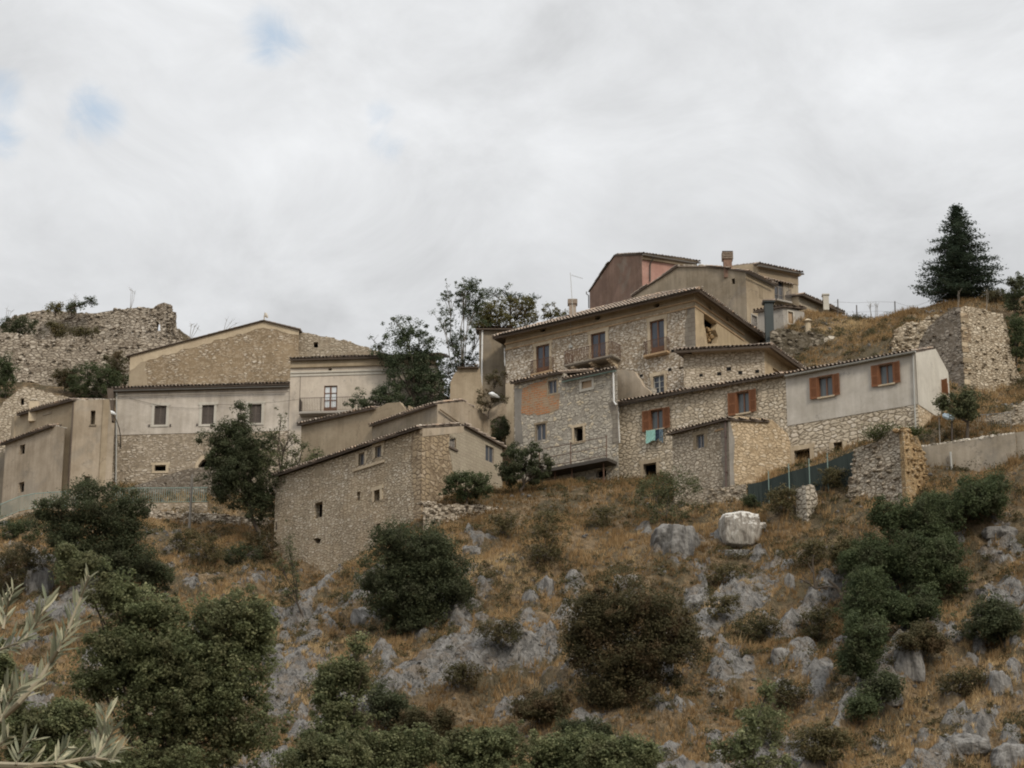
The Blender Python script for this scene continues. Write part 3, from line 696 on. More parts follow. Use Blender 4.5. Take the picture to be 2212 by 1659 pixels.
def walls_closed(root, A, B, Cc, zt, zb, mat, name='wall', t=.3, sides='bd'):
    """rear walls so that the house is closed from every side"""
    D = Vector((A.x + Cc.x - B.x, A.y + Cc.y - B.y, 0)); mb = MB()
    def sl(p, q, ti):
        W = Wall(None, None, a=Vector((p.x, p.y, zt)), b=Vector((q.x, q.y, zt))); ctr_ = (A + Cc) / 2
        n_in = Vector((ctr_.x - p.x, ctr_.y - p.y, 0)); W.n = -W.n if W.n.dot(n_in) > 0 else W.n
        mb.slab(W, [(0, zb), (W.len, zb), (W.len, zt), (0, zt)], (), t)
    if 'l' in sides or 'b' in sides: sl(A, D, 0)
    sl(D, Cc, 0)
    if 's' in sides: sl(B, Cc, 0)
    return mb.build(name, mat, root)
def surround(root, W, r, w=.16, m='cream', sill=None, proud=.035, lintel=None, name='window_surround', jamb=True, o=0.0, parent=None, uneven=0):
    s0, z0, s1, z1 = r; mb = MB(); lt = lintel or w; sl = sill if sill is not None else w
    ov = .0 if not lintel else .10
    mb.wbox(W, s0 - w - ov, z1 + .002, s1 + w + ov, z1 + lt, o - .10, o + proud + .003)
    if jamb:
        k = 4 if uneven else 1; hh = (z1 - z0) / k
        for sd in (0, 1):
            for i in range(k):
                ww = w + (rng.uniform(-.05, .07) if uneven else 0)
                a, b_ = (s0 - ww, s0) if sd == 0 else (s1, s1 + ww)
                mb.wbox(W, a, z0 + i * hh, b_, z0 + (i + 1) * hh - (.004 if k > 1 else 0), o - .10, o + proud)
    if sl: mb.wbox(W, s0 - w, z0 - sl, s1 + w, z0 - .002, o - .10, o + proud + .004)
    return mb.build(name, M[m], parent or root)
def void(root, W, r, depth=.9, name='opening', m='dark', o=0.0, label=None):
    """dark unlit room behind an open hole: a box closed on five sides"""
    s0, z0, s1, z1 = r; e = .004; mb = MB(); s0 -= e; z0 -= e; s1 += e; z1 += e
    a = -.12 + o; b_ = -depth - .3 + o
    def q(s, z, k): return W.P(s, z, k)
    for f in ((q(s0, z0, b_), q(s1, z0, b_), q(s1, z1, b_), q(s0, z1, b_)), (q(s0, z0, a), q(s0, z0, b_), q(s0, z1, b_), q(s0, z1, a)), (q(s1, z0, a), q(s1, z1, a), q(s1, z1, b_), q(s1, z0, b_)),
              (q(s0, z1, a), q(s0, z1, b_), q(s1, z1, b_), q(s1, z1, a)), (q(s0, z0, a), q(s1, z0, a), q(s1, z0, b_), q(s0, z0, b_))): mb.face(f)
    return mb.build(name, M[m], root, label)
def casement(root, W, r, frame='woodframe', glass='glass', rows=1, cols=2, inset=.16, fw=.06, name='window', panel=0.0, o=0.0, label=None):
    """framed window or glazed door: frame mesh with its panes as a sub-part"""
    s0, z0, s1, z1 = r; mb = MB(); i0 = -inset + o; i1 = -inset + .05 + o
    mb.wbox(W, s0, z0, s1, z0 + fw, i0, i1); mb.wbox(W, s0, z1 - fw, s1, z1, i0, i1)
    mb.wbox(W, s0, z0 + fw, s0 + fw, z1 - fw, i0, i1); mb.wbox(W, s1 - fw, z0 + fw, s1, z1 - fw, i0, i1)
    for c in range(1, cols):
        s = s0 + (s1 - s0) * c / cols; mb.wbox(W, s - fw * .75, z0 + fw, s + fw * .75, z1 - fw, i0, i1 + .01)
    for k in range(1, rows):
        z = z0 + (z1 - z0) * k / rows
        for c in range(cols):
            a = s0 + (s1 - s0) * c / cols; b_ = s0 + (s1 - s0) * (c + 1) / cols
            mb.wbox(W, a + fw * .8, z - fw * .35, b_ - fw * .8, z + fw * .35, i0 + .002, i1 - .004)
    if panel:
        for c in range(cols):
            a = s0 + (s1 - s0) * c / cols; b_ = s0 + (s1 - s0) * (c + 1) / cols
            mb.wbox(W, a + fw * .7, z0 + fw * .5, b_ - fw * .7, z0 + (z1 - z0) * panel, i0 + .012, i1 - .006)
    f = mb.build(name, M[frame], root, label)
    g = MB(); g.wbox(W, s0 + .01, z0 + .01, s1 - .01, z1 - .01, i0 - .03, i0 - .004)
    g.build('pane', M[glass], f)
    return f
def louvred(root, W, r, mat='greyshutter', inset=.08, o=0.0, name='closed_shutter', tilt=.02):
    """pair of closed louvred shutters"""
    s0, z0, s1, z1 = r; mid = (s0 + s1) / 2
    for a, b_ in ((s0, mid - .008), (mid + .008, s1)):
        mb = MB(); i1 = -inset + o
        mb.wbox(W, a, z0, a + .055, z1, i1 - .05, i1); mb.wbox(W, b_ - .055, z0, b_, z1, i1 - .05, i1)
        mb.wbox(W, a + .055, z0, b_ - .055, z0 + .08, i1 - .05, i1 - .002); mb.wbox(W, a + .055, z1 - .08, b_ - .055, z1, i1 - .05, i1 - .002)
        mb.wbox(W, a + .055, (z0 + z1) / 2 - .03, b_ - .055, (z0 + z1) / 2 + .03, i1 - .05, i1 - .002)
        z = z0 + .1
        while z < z1 - .1:
            mb.face((W.P(a + .05, z, i1 - .008), W.P(b_ - .05, z, i1 - .008), W.P(b_ - .05, z + .07, i1 - .045), W.P(a + .05, z + .07, i1 - .045))); z += .055
        mb.build(name, M[mat], root)
def shutter_window(root, W, open_r, wl, wr, mat='orange', sillm='cream', o=0.0, ang=(8, 10), curtain='curtainglass'):
    """window with painted shutters folded open against the wall"""
    s0, z0, s1, z1 = open_r
    f = casement(root, W, open_r, 'woodframe', curtain, 1, 2, .20, .055, 'window', o=o)
    mb = MB(); fw = .075
    mb.wbox(W, s0 - .03, z0, s0 + fw - .03, z1, o - .06, o + .055); mb.wbox(W, s1 - fw + .03, z0, s1 + .03, z1, o - .06, o + .055); mb.wbox(W, s0 - .03, z1 + .002, s1 + .03, z1 + .07, o - .06, o + .06)
    mb.build('shutter_frame', M[mat], root)
    for side, w_, an in ((-1, wl, ang[0]), (1, wr, ang[1])):
        if not w_: continue
        hx = s0 - .035 if side < 0 else s1 + .035; c, sn = math.cos(rad(an)), math.sin(rad(an)); mb = MB()
        def Q(k, z, t): return W.P(hx + side * (k * c), z, o + .045 + k * sn + t)
        def bx(k0, k1, a, b_, t0, t1):
            mb.box8([Q(k0, a, t0), Q(k1, a, t0), Q(k1, a, t1), Q(k0, a, t1), Q(k0, b_, t0), Q(k1, b_, t0), Q(k1, b_, t1), Q(k0, b_, t1)])
        zz0, zz1 = z0 - .06, z1 + .04
        bx(0, .07, zz0, zz1, 0, .04); bx(w_ - .07, w_, zz0, zz1, 0, .04)
        bx(.07, w_ - .07, zz0, zz0 + .13, .001, .038); bx(.07, w_ - .07, zz1 - .09, zz1, .001, .038); bx(.07, w_ - .07, (zz0 + zz1) / 2 - .04, (zz0 + zz1) / 2 + .04, .001, .038)
        z = zz0 + .14
        while z < zz1 - .1:
            bx(.068, w_ - .068, z, z + .03, .008, .03); z += .06
        bx(.06, w_ - .06, zz0 + .05, zz1 - .05, .004, .012)
        mb.build('shutter', M[mat], root)
    mb = MB(); mb.wbox(W, s0 - .06, z0 - .10, s1 + .10, z0 - .002, o - .2, o + .13); mb.build('sill', M[sillm], root)
def railing(mb, pts, h=.95, gap=.11, r=.012, mid=False, post=.02, m=0):
    pts = [Vector(p) for p in pts]
    up = Vector((0, 0, h))
    mb.tube([p + up for p in pts], .022, 5, m); mb.tube([p + Vector((0, 0, .08)) for p in pts], .014, 4, m)
    for a, b_ in zip(pts, pts[1:]):
        k = max(1, int((b_ - a).length / gap))
        for i in range(k + 1):
            p = a.lerp(b_, i / k); mb.tube([p + Vector((0, 0, .0 if i in (0, k) else .08)), p + up], post if i in (0, k) else r, 4, m, cap=False)
def ragged(pts, step=.3, amp=.12, rg=rng):
    out = []
    for (a, b_) in zip(pts, pts[1:]):
        L = math.hypot(b_[0] - a[0], b_[1] - a[1]); k = max(1, int(L / step))
        for i in range(k):
            f = i / k; out.append((a[0] + (b_[0] - a[0]) * f + (rg.uniform(-.3, .3) * step if i else 0), a[1] + (b_[1] - a[1]) * f + (rg.uniform(-amp, amp) if i or out else 0)))
    out.append(pts[-1]); return out
def pipe(root, W, pts, r=.05, mat='whitemetal', o=.09, name='downpipe', n=7):
    mb = MB(); mb.tube([W.P(*W.sz(*p), o) for p in pts], r, n)
    a = W.sz(*pts[0]); b_ = W.sz(*pts[-1]); k = max(2, int(abs(a[1] - b_[1]) / 2))
    for i in range(k):
        f = (i + .5) / k; s = a[0] + (b_[0] - a[0]) * f; z = a[1] + (b_[1] - a[1]) * f
        if len(pts) == 2: mb.wbox(W, s - r * 1.4, z, s + r * 1.4, z + .05, 0.001, o + r * 1.15)
    return mb.build(name, M[mat], root)
def gutter(root, W, p0, p1, o=.5, r=.07, mat='gutter', name='gutter', dz=0):
    W = W.off(o); a = W.sz(*p0); b_ = W.sz(*p1); mb = MB(); n = 6
    A = W.P(a[0], a[1] + dz); B = W.P(b_[0], b_[1] + dz); ax = (B - A).normalized(); out = W.n
    prof = [(math.cos(math.pi * k / n) * r, -math.sin(math.pi * k / n) * r) for k in range(n + 1)]
    for k in range(n):
        (x0, z0), (x1, z1) = prof[k], prof[k + 1]
        for g in (1.0, .88):
            mb.face([A + out * x0 * g + Vector((0, 0, z0 * g)), B + out * x0 * g + Vector((0, 0, z0 * g)), B + out * x1 * g + Vector((0, 0, z1 * g)), A + out * x1 * g + Vector((0, 0, z1 * g))])
    for E in (A, B): mb.face([E + out * x + Vector((0, 0, z)) for x, z in prof])
    return mb.build(name, M[mat], root)
def oval(mb, W, s, z, rs, rz, o=.02, n=14, m=0, depth=.5):
    pts = [(s + rs * math.cos(2 * math.pi * k / n), z + rz * math.sin(2 * math.pi * k / n)) for k in range(n)]
    mb.face([W.P(*p, o) for p in pts], m)
    for k in range(n):
        p, q = pts[k], pts[(k + 1) % n]; mb.face((W.P(*p, o), W.P(*q, o), W.P(*q, o - .03), W.P(*p, o - .03)), m)
def rects(W, *bs): return [W.box(*b) for b in bs]
m, n, b, o = new_mat('pale loose stone'); a = n.n('ShaderNodeAttribute', attribute_name='tone').outputs['Fac']
set_col(n, b, n.mix(a, (.30, .27, .22), (.62, .57, .49))); M['palestone'] = m
# ================================================================ palazzo
def circ(W, u, v, ru, rv, n=12):
    s, z = W.sz(u, v); s1, _ = W.sz(u + ru, v); k = abs(s1 - s); zz = abs(W.sz(u, v - rv)[1] - z)
    return [(s + k * math.cos(2 * math.pi * i / n), z + zz * math.sin(2 * math.pi * i / n)) for i in range(n)]
def ocbox(h):
    xs = [p[0] for p in h]; zs = [p[1] for p in h]; return (min(xs) - .05, min(zs) - .05, max(xs) + .05, max(zs) + .05)
def wp(W, pts): return [W.sz(*p) for p in pts]
PF = Wall(cF(405, 712), 143.3, cG(1005, 425))       # long front
pc = PF.b.copy(); pcY = pc.y / K
PS = Wall(cG(1005, 425), pcY, cG(1410, 712)); PS.a = pc.copy()
zE = pc.z
root = thing('stone_palazzo', (pc.x, pc.y, pc.z - 14), 'large three storey stone palazzo with cornice, balconies and a ruined right side', 'house')
Z0 = PF.sz(*cG(1000, 1270))[1] - 3
d1 = PF.box(cF(722, 800), cF(860, 1112)); d2 = PF.box(cF(1290, 672), cF(1442, 1012)); d3 = PF.box(cF(1903, 542), cF(2052, 915))
lw = PF.box(cF(1935, 1120), cF(2050, 1318)); nook = PF.box(cG(870, 1040), cG(955, 1072))
oc = [circ(PF, *cF(788, 655), 31 * .2083, 22 * .2083), circ(PF, *cF(1358, 530), 31 * .2083, 22 * .2083), circ(PF, *cF(1970, 400), 31 * .2083, 22 * .2083)]
zf1 = PF.sz(*cG(1005, 512))[1]; zf0 = PF.sz(*cG(1005, 540))[1]   # string course
mb = MB(); SL = PF.len
mb.slab(PF, [(0, Z0), (SL, Z0), (SL, zf0), (0, zf0)], [d1, d2, d3, lw, nook], .4)
mb.build('front_wall', M['palazzo'], root)
mb = MB(); mb.slab(PF, [(0, zf0 + .002), (SL, zf0 + .002), (SL, zE), (0, zE)], oc, .4); mb.build('frieze', M['frieze'], root)
mb = MB(); SS = PS.len
mb.wbox(PF, -.06, zf1 + .02, SL + .08, zf1 + .14, -.02, .09); mb.wbox(PF, -.04, zf0 - .16, SL + .07, zf0 - .06, -.02, .06)
mb.wbox(PS, -.001, zf1 + .022, SS, zf1 + .138, -.02, .078); mb.wbox(PS, -.001, zf0 - .158, SS, zf0 - .062, -.02, .055)
mb.build('string_course', M['band'], root)
mb = MB()
q0, q1 = PF.sz(*cG(935, 700))[0], SL + .012
mb.slab(PF, ragged([(q0, Z0 + 3), (q0 + .1, zf0 - 4), (q0 - .1, zf0 - 2.2), (q0 + .15, zf0 - .17)], .5, .02) + [(q1, zf0 - .17), (q1, Z0 + 3)], (), .03, o=.025)
mb.build('corner_quoins', M['quoin'], root)
# right side with the broken opening
crack = wp(PS, [cG(1082, 606), cG(1125, 640), cG(1192, 692), cG(1180, 745), cG(1200, 800), cG(1190, 858), cG(1112, 862), cG(1098, 760), cG(1084, 700)])
oc2 = [circ(PS, *cG(1135, 568), 13 * .26, 19 * .26), circ(PS, *cG(1278, 656), 13 * .26, 19 * .26)]
mb = MB(); mb.slab(PS, [(0, Z0), (SS + 3, Z0), (SS + 3, zf0), (0, zf0)], [crack], .42); mb.build('side_wall', M['palazzo_side'], root)
mb = MB(); mb.slab(PS, [(0.001, zf0 + .002), (SS + 3, zf0 + .002), (SS + 3, zE), (.001, zE)], oc2, .42); mb.build('side_frieze', M['frieze'], root)
mb = MB(); bx = ocbox(crack); ww = PS.off(-.62); mb.slab(ww, [(bx[0] - .4, bx[1] - .4), (bx[2] + .4, bx[1] - .4), (bx[2] + .4, bx[1] + (bx[3] - bx[1]) * .62), (bx[0] - .4, bx[1] + (bx[3] - bx[1]) * .5)], (), .3)
for i in range(46):
    s = rng.uniform(bx[0], bx[2]); z = rng.uniform(bx[1], bx[1] + (bx[3] - bx[1]) * .72); mb.rock(PS.P(s, z, -.42 + rng.uniform(-.1, .14)), rng.uniform(.10, .22), rng, 0, rng.random(), .7)
mb.build('broken_masonry', M['ruin_core'], root)
void(root, PS, bx, 1.5, 'breach', 'dark', o=-.6)
for h in oc: void(root, PF, ocbox(h), .5, 'oculus', 'dark', o=-.08)
for h in oc2: void(root, PS, ocbox(h), .5, 'oculus', 'dark', o=-.08)
void(root, PF, nook, .5, 'putlog_opening')
for (u, v) in (cG(565, 1125), cG(800, 1075), cG(970, 885), cG(825, 920)):
    s, z = PF.sz(u, v); mb = MB(); mb.wbox(PF, s - .13, z - .10, s + .13, z + .10, -.2, .006); mb.build('putlog_hole', M['dark'], root)
C3 = PS.P(SS + 3, zE)
walls_closed(root, PF.a, pc, C3, zE, Z0, M['frieze'])
roof_over('roof', root, PF.a, pc, C3, zE + .10, 'hip', 25.2, .75, .14, .55)
mb = MB()   # plastered eave under the tiles
for W, L in ((PF, SL), (PS, SS + 3)):
    mb.wbox(W, -.0 if W is PS else -.3, zE - .16, L + (.30 if W is PF else 0), zE - .04 - (.003 if W is PS else 0), -.1, .30 - (.002 if W is PS else 0))
mb.build('cornice', M['soffit_pale'], root)
gutter(root, PF, cF(345, 700), cG(1012, 405), .82, .075, 'gutter_dark', dz=0.0)
for r, nm in ((d1, 'a'), (d2, 'b'), (d3, 'c')):
    surround(root, PF, (r[0], r[1], r[2], r[3]), .19, 'cream', 0, .045, .30, uneven=1)
casement(root, PF, d1, 'woodframe', 'glass', 1, 2, .14, .07, 'balcony_door', .22)
casement(root, PF, d2, 'woodframe', 'glass', 1, 2, .14, .07, 'balcony_door', .22)
casement(root, PF, d3, 'woodframe', 'glass', 1, 2, .14, .07, 'balcony_door', .22)
s0, z0, s1, z1 = d2; mb = MB(); mb.wbox(PF, (s0 + s1) / 2 + .07, z0 + .75, s1 - .1, z1 - .1, -.165, -.158); mb.build('curtain', M['whitecurtain'], root)
surround(root, PF, lw, .17, 'cream', .0, .045, .26, uneven=1); casement(root, PF, lw, 'gutter_pale', 'glass', 3, 2, .14, .05, 'window')
# balconies
for r, ex, wl, wr, dep, nm in ((d1, 0, .30, .36, .34, 's'), (d3, 0, .38, .38, .36, 's'), (d2, 1, 1.55, 1.25, 1.15, 'l')):
    mb = MB(); z = r[1] - .03; a, b_ = r[0] - wl, r[2] + wr
    mb.wbox(PF, a, z - .14, b_, z, -.05, dep); mb.wbox(PF, a + .06, z - .20, b_ - .06, z - .141, -.05, dep - .07)
    bal = mb.build('balcony_slab', M['quoin'] if nm == 'l' else M['band'], root)
    if nm == 'l':
        for q in (a + .5, (a + b_) / 2, b_ - .55):
            c = MB()
            for k in range(5): c.wbox(PF, q, z - .20 - .10 * (k + 1), q + .28, z - .20 - .10 * k, -.05, dep * (1 - .2 * k) - .12)
            c.build('corbel', M['cream'], root)
    c = MB(); D_ = dep - .05
    pts = [PF.P(a + .03, z, .02), PF.P(a + .03, z, D_), PF.P(b_ - .03, z, D_), PF.P(b_ - .03, z, .02)]
    railing(c, pts, .98, .10, .013)
    if nm == 'l':   # swelling belly bars
        q = a + .1
        while q < b_ - .1:
            c.tube([PF.P(q, z + .05, D_), PF.P(q, z + .28, D_ + .13), PF.P(q, z + .6, D_ + .02), PF.P(q, z + .95, D_)], .012, 4); q += .2
    c.build('railing', M['rust'], root)
# left end and buttress patches
mb = MB(); pl = wp(PF, [cH(268, 250), cH(352, 235), cH(357, 895), cH(275, 895)]); mb.slab(PF, ragged(pl[:2], .2, .01) + [pl[2], pl[3]], (), .3, o=.05); mb.build('pilaster', M['cream'], root)
mb = MB(); mb.tube([PF.P(*PF.sz(*cF(1085, 830)), .06), PF.P(*PF.sz(*cF(1083, 520)), .06)], .012, 4); mb.build('cable', M['gutter_pale'], root)
mb = MB(); s, z = PF.sz(*cF(1083, 828)); mb.wbox(PF, s - .13, z - .1, s + .13, z + .08, .0, .1); mb.build('junction_box', M['gutter_pale'], root)
pipe(root, PF, [cF(397, 850), cF(403, 1030)], .035, 'whitemetal', .07)
# antenna on the roof, standing free
p = PF.P(*PF.sz(*cF(1083, 500)), -.3); top = at(*cF(1075, 62), p.y / K); t = thing('tv_antenna', (p.x, p.y, zE), 'tall thin television mast with one side arm rising from the palazzo eave', 'antenna')
mb = MB(); mb.tube([(p.x, p.y, zE - .1), (top.x, top.y, top.z)], [.028, .02], 6); mb.build('mast', M['gutter_pale'], t)
e = at(*cF(1205, 124), p.y / K); st = at(*cF(1085, 88), p.y / K); mb = MB(); mb.tube([st, e], .014, 5)
for i in range(7):
    q = st.lerp(e, (i + .5) / 7); mb.tube([q + Vector((0, -.16, 0)), q + Vector((0, .16, 0))], .006, 4)
mb.build('antenna_arm', M['gutter_pale'], t)
def chimney(c, w, h, mat, label, caps=3, name='chimney'):
    t = thing(name, c, label, 'chimney'); x, y, z = c; mb = MB(); a = w / 2
    def B(s, z0, z1, m=0): mb.box8([(x - s, y - s, z0), (x + s, y - s, z0), (x + s, y + s, z0), (x - s, y + s, z0), (x - s, y - s, z1), (x + s, y - s, z1), (x + s, y + s, z1), (x - s, y + s, z1)], m)
    B(a, z - .8, z + h * .55); mb.build('stack', M[mat], t); mb = MB()
    for k in range(caps):
        zz = z + h * .55 + k * h * .45 / caps; B(a + .10, zz + .001, zz + .06); B(a - .05, zz + .06, zz + h * .45 / caps)
    zz = z + h; mb.face([(x - a - .1, y - a - .1, zz), (x + a + .1, y - a - .1, zz), (x + .04, y, zz + .16)]); mb.face([(x + a + .1, y - a - .1, zz), (x + a + .1, y + a + .1, zz), (x + .04, y, zz + .16)])
    mb.face([(x + a + .1, y + a + .1, zz), (x - a - .1, y + a + .1, zz), (x + .04, y, zz + .16)]); mb.face([(x - a - .1, y + a + .1, zz), (x - a - .1, y - a - .1, zz), (x + .04, y, zz + .16)])
    mb.build('cap', M['tile'], t); return t
c = at(*cF(1098, 448), 143.6); chimney(c, .50, .72, 'tile', 'short tiled chimney low on the palazzo roof beside the antenna', 4)
# ================================================================ wing right of the palazzo
WF = Wall(cG(1010, 945), 133.6, cG(1583, 912)); wc = WF.b.copy(); WS = Wall(cG(1583, 912), wc.y / K, cG(1800, 1068)); WS.a = wc.copy()
root = thing('stone_wing', (wc.x, wc.y, wc.z - 8), 'stone wing with deep tiled eaves against the right side of the palazzo', 'house')
zt = max(wc.z, WF.a.z); Z0 = zt - 9; mb = MB(); SW = WS.len
aw = rects(WS, (cG(1655, 1060), cG(1700, 1108)))
mb.slab(WF, [(-.8, Z0), (WF.len, Z0), (WF.len, zt), (-.8, zt)], (), .4); mb.build('front_wall', M['wing'], root)
mb = MB(); mb.slab(WS, [(0, Z0), (SW + 1, Z0), (SW + 1, zt), (0, zt)], aw, .4); mb.build('side_wall', M['palazzo_side'], root)
for r in aw: void(root, WS, r)
for (u, v, k) in ((*cG(1290, 1070), 1.2), (*cG(1210, 1110), 1.1), (*cG(1385, 1100), 1.1), (*cG(1060, 1122), .9), (*cG(1525, 1090), 1)):
    s, z = WF.sz(u, v); mb = MB(); mb.wbox(WF, s - .13 * k, z - .11 * k, s + .13 * k, z + .11 * k, -.2, .006); mb.build('putlog_hole', M['dark'], root)
C3 = WS.P(SW + 1, zt); walls_closed(root, WF.P(-.8, zt), wc, C3, zt, Z0, M['wing'])
roof_over('roof', root, WF.P(-.2, zt), wc, C3, zt + .3, 'hip', 17, .85, .16, .5)
mb = MB(); mb.wbox(WF, -.2, zt - .02, WF.len + .45, zt + .16, -.1, .45); mb.wbox(WS, .0, zt - .018, SW + .6, zt + .158, -.1, .448); mb.build('cornice', M['soffit_pale'], root)
# ================================================================ long house with orange shutters
LF = Wall(cI(40, 475), 134.3, cJ(1635, 200)); lc = LF.b.copy(); LSd = Wall(cJ(1645, 190), lc.y / K, cJ(2010, 480)); LSd.a = lc.copy()
LSd2 = Wall(cJ(1665, 730), lc.y / K, cJ(2010, 960)); LSd = Wall(None, None, a=lc, b=lc + LSd2.d * LSd2.len)
zt = lc.z; Z0 = LF.sz(*cI(390, 1330))[1] - 3
root = thing('long_stone_house', (LF.a.x, LF.a.y, zt - 8), 'long stone house with tiled eave and two orange shuttered windows left of the stucco house', 'house')
sj = LF.sz(*cI(1800, 500))[0]; zt1 = zt + .12
w1 = LF.box(cI(385, 508), cI(520, 728)); w2 = LF.box(cI(1280, 322), cI(1415, 560)); cel = LF.box(cI(312, 1062), cI(447, 1255))
mb = MB(); mb.slab(LF, [(0, Z0), (sj, Z0), (sj, zt1), (0, zt1)], [w1, w2, cel], .4); mb.build('front_wall', M['longhouse'], root)
shutter_window(root, LF, w1, .52, .52); shutter_window(root, LF, w2, .56, .50, ang=(6, 12)); void(root, LF, cel); surround(root, LF, cel, .22, 'frieze', .0, .03, .26)
Dp = 7.2; n_in = -LF.n; A = LF.a; Bj = LF.P(sj, zt1); Cj = Bj + n_in * Dp
walls_closed(root, A, Bj, Cj, zt1, Z0, M['longhouse'])
e = LF.d; tp = math.tan(rad(17)); sh = LF.sz(*cI(835, 330))[0]
mb = MB()
for (s0, s1, dz) in ((-.15, sh, .0), (sh + .02, sj + .1, -.06)):
    oh = .42; E0 = LF.P(s0, zt1 - oh * tp + .1 + dz, oh); E1 = LF.P(s1, zt1 - oh * tp + .1 + dz, oh); T0 = LF.P(s0, zt1 + .1 + dz + Dp / 2 * tp, -Dp / 2); T1 = LF.P(s1, zt1 + .1 + dz + Dp / 2 * tp, -Dp / 2)
    plane_roof(mb, E0, E1, T0, T1, .13, .35); B0 = LF.P(s0, zt1 - .3, -Dp - .3); B1 = LF.P(s1, zt1 - .3, -Dp - .3); plane_roof(mb, B1, B0, T1, T0, .13)
mb.build('roof', [M['tile'], M['soffit'], M['palestone']], root)
gutter(root, LF, cI(45, 470), cI(850, 312), .50, .07, 'gutter_dark', dz=-.02)
pipe(root, LF, [cI(58, 480), cI(62, 640), cI(74, 865)], .055, o=.12)
# ---------------- stucco house
root = thing('stucco_house', (lc.x, lc.y, zt - 8), 'fawn stucco house over a rubble base with orange shutters, right of the long row', 'house')
w3 = LF.box(cJ(635, 438), cJ(790, 668)); w4 = LF.box(cJ(1265, 312), cJ(1415, 540)); dr = LF.box(cJ(385, 1195), cJ(548, 1395)); sw = LF.box(cJ(793, 1122), cJ(886, 1247))
zb0 = LF.sz(*cJ(320, 968))[1]; zb1 = LF.sz(*cJ(1640, 730))[1]; zbs = (zb0 + zb1) / 2; Lf = LF.len; sj += .004
mb = MB(); mb.slab(LF, [(sj, zbs), (Lf, zbs), (Lf, zt), (sj, zt)], [w3, w4], .4, o=.03); mb.build('stucco_wall', M['stucco'], root)
mb = MB(); mb.slab(LF, [(sj, Z0), (Lf, Z0), (Lf, zbs - .002), (sj, zbs - .002)], [dr, sw], .4); mb.build('stone_base', M['longhouse_lower'], root)
shutter_window(root, LF, w3, .52, .46, o=.03); shutter_window(root, LF, w4, .46, .46, o=.03, ang=(7, 11))
void(root, LF, dr, 1.4, 'cellar_opening'); void(root, LF, sw, .9)
surround(root, LF, dr, .26, 'cream', 0, .04, .30, jamb=True); surround(root, LF, sw, .26, 'cream', .0, .04, .02, uneven=1)
dep = LSd.len
h1 = LSd.sz(*cJ(1840, 162))[1]; Wd = LSd
prof = wp(Wd, [cJ(1665, 190), cJ(1845, 162), cJ(1990, 395), cJ(2012, 480)])
pr = [(0, zt)] + [(min(max(p[0], .1), dep), max(p[1], zt - .3)) for p in prof[1:2]] + [(dep, LSd.sz(*cJ(2010, 430))[1])]
wr_ = LSd.box(cJ(1917, 525), cJ(2008, 640))
wr_ = (dep - 1.35, LSd.sz(*cJ(1950, 650))[1], dep - .38, LSd.sz(*cJ(1950, 560))[1] + .25)
mb = MB(); mb.slab(LSd, [(0, zbs)] + [(dep, zbs)] + pr[::-1], [wr_], .4, o=.03); mb.build('side_wall', M['stucco_side'], root)
mb = MB(); mb.slab(LSd, [(0, Z0), (dep, Z0), (dep, zbs - .002), (0, zbs - .002)], (), .4); mb.build('side_base', M['annex_side'], root)
shutter_window(root, LSd, wr_, .4, .0, o=.03, ang=(70, 60))
C3 = LSd.P(dep, zt); walls_closed(root, LF.P(sj, zt), lc, C3, zt - .1, Z0, M['stucco'])
# roof follows the gable wall
E0 = LF.P(sj - .05, zt + .02, .25); E1 = LF.P(Lf + .04, zt + .02, .25); pk = LSd.P(pr[1][0], pr[1][1] + .05); T1 = pk + LF.d * .02; T0 = T1 - LF.d * (Lf - sj)
bk = LSd.P(dep, pr[2][1] + .05); mb = MB()
plane_roof(mb, E0, E1, T0, T1, .10, .8); plane_roof(mb, bk + LF.d * .02, bk - LF.d * (Lf - sj), T1, T0, .10)
mb.build('roof', [M['tile'], M['soffit'], M['palestone']], root)
gutter(root, LF, cJ(285, 445), cJ(1640, 190), .30, .10, 'gutter_pale', dz=.04)
pipe(root, LF, [cJ(1622, 205), cJ(1640, 760), cJ(1655, 1110)], .05, 'gutter_pale', .12)
# ================================================================ laundry hanging under the first orange window
def cloth(name, W, pts_top, drop, mat, label, cat, waves=9, amp=.035, o=.28, legs=False):
    (s0, z0), (s1, z1) = pts_top; mb = MB(); n = 44; r = 10; G = []
    for j in range(r + 1):
        row = []
        for i in range(n + 1):
            f = i / n; t = j / r
            d_ = drop * (1 + .10 * math.sin(f * 5 + 1)) * t
            if legs and t > .35: d_ = drop * t * (1.12 if f > .6 else .95 if f < .4 else .55)
            k = math.sin(f * waves * 6.28 + t) * amp * (1 - .3 * t) + .02 * math.sin(j * 1.7 + i * .4)
            row.append(W.P(s0 + (s1 - s0) * (f * (1 + .12 * t) - .06 * t), z0 + (z1 - z0) * f - d_, o + k))
        G.append(row)
    for j in range(r):
        for i in range(n): mb.face((G[j][i], G[j][i + 1], G[j + 1][i + 1], G[j + 1][i]), 0, tone=.5, smooth=True)
    ob = mb.build(name, mat, None, origin=W.P(s0, z0, o)); return tag(ob, label, cat, 'washing under the window')
M['mint'] = mat_flat('mint green cotton', (.36, .60, .54), .9, .12, 5); M['navy'] = mat_flat('navy denim', (.045, .065, .095), .95, .15, 5); M['bluegrey'] = mat_flat('blue grey cloth', (.13, .18, .22), .95, .15, 5)
a = LF.sz(*cI(362, 745)); b_ = LF.sz(*cI(455, 732)); cloth('hanging_towel', LF, (a, b_), .80, M['mint'], 'mint green cloth hanging below the shuttered window', 'laundry')
a = LF.sz(*cI(458, 735)); b_ = LF.sz(*cI(495, 728)); cloth('hanging_shirt', LF, (a, b_), .72, M['navy'], 'dark navy garment hanging between the mint cloth and the trousers', 'laundry', 3)
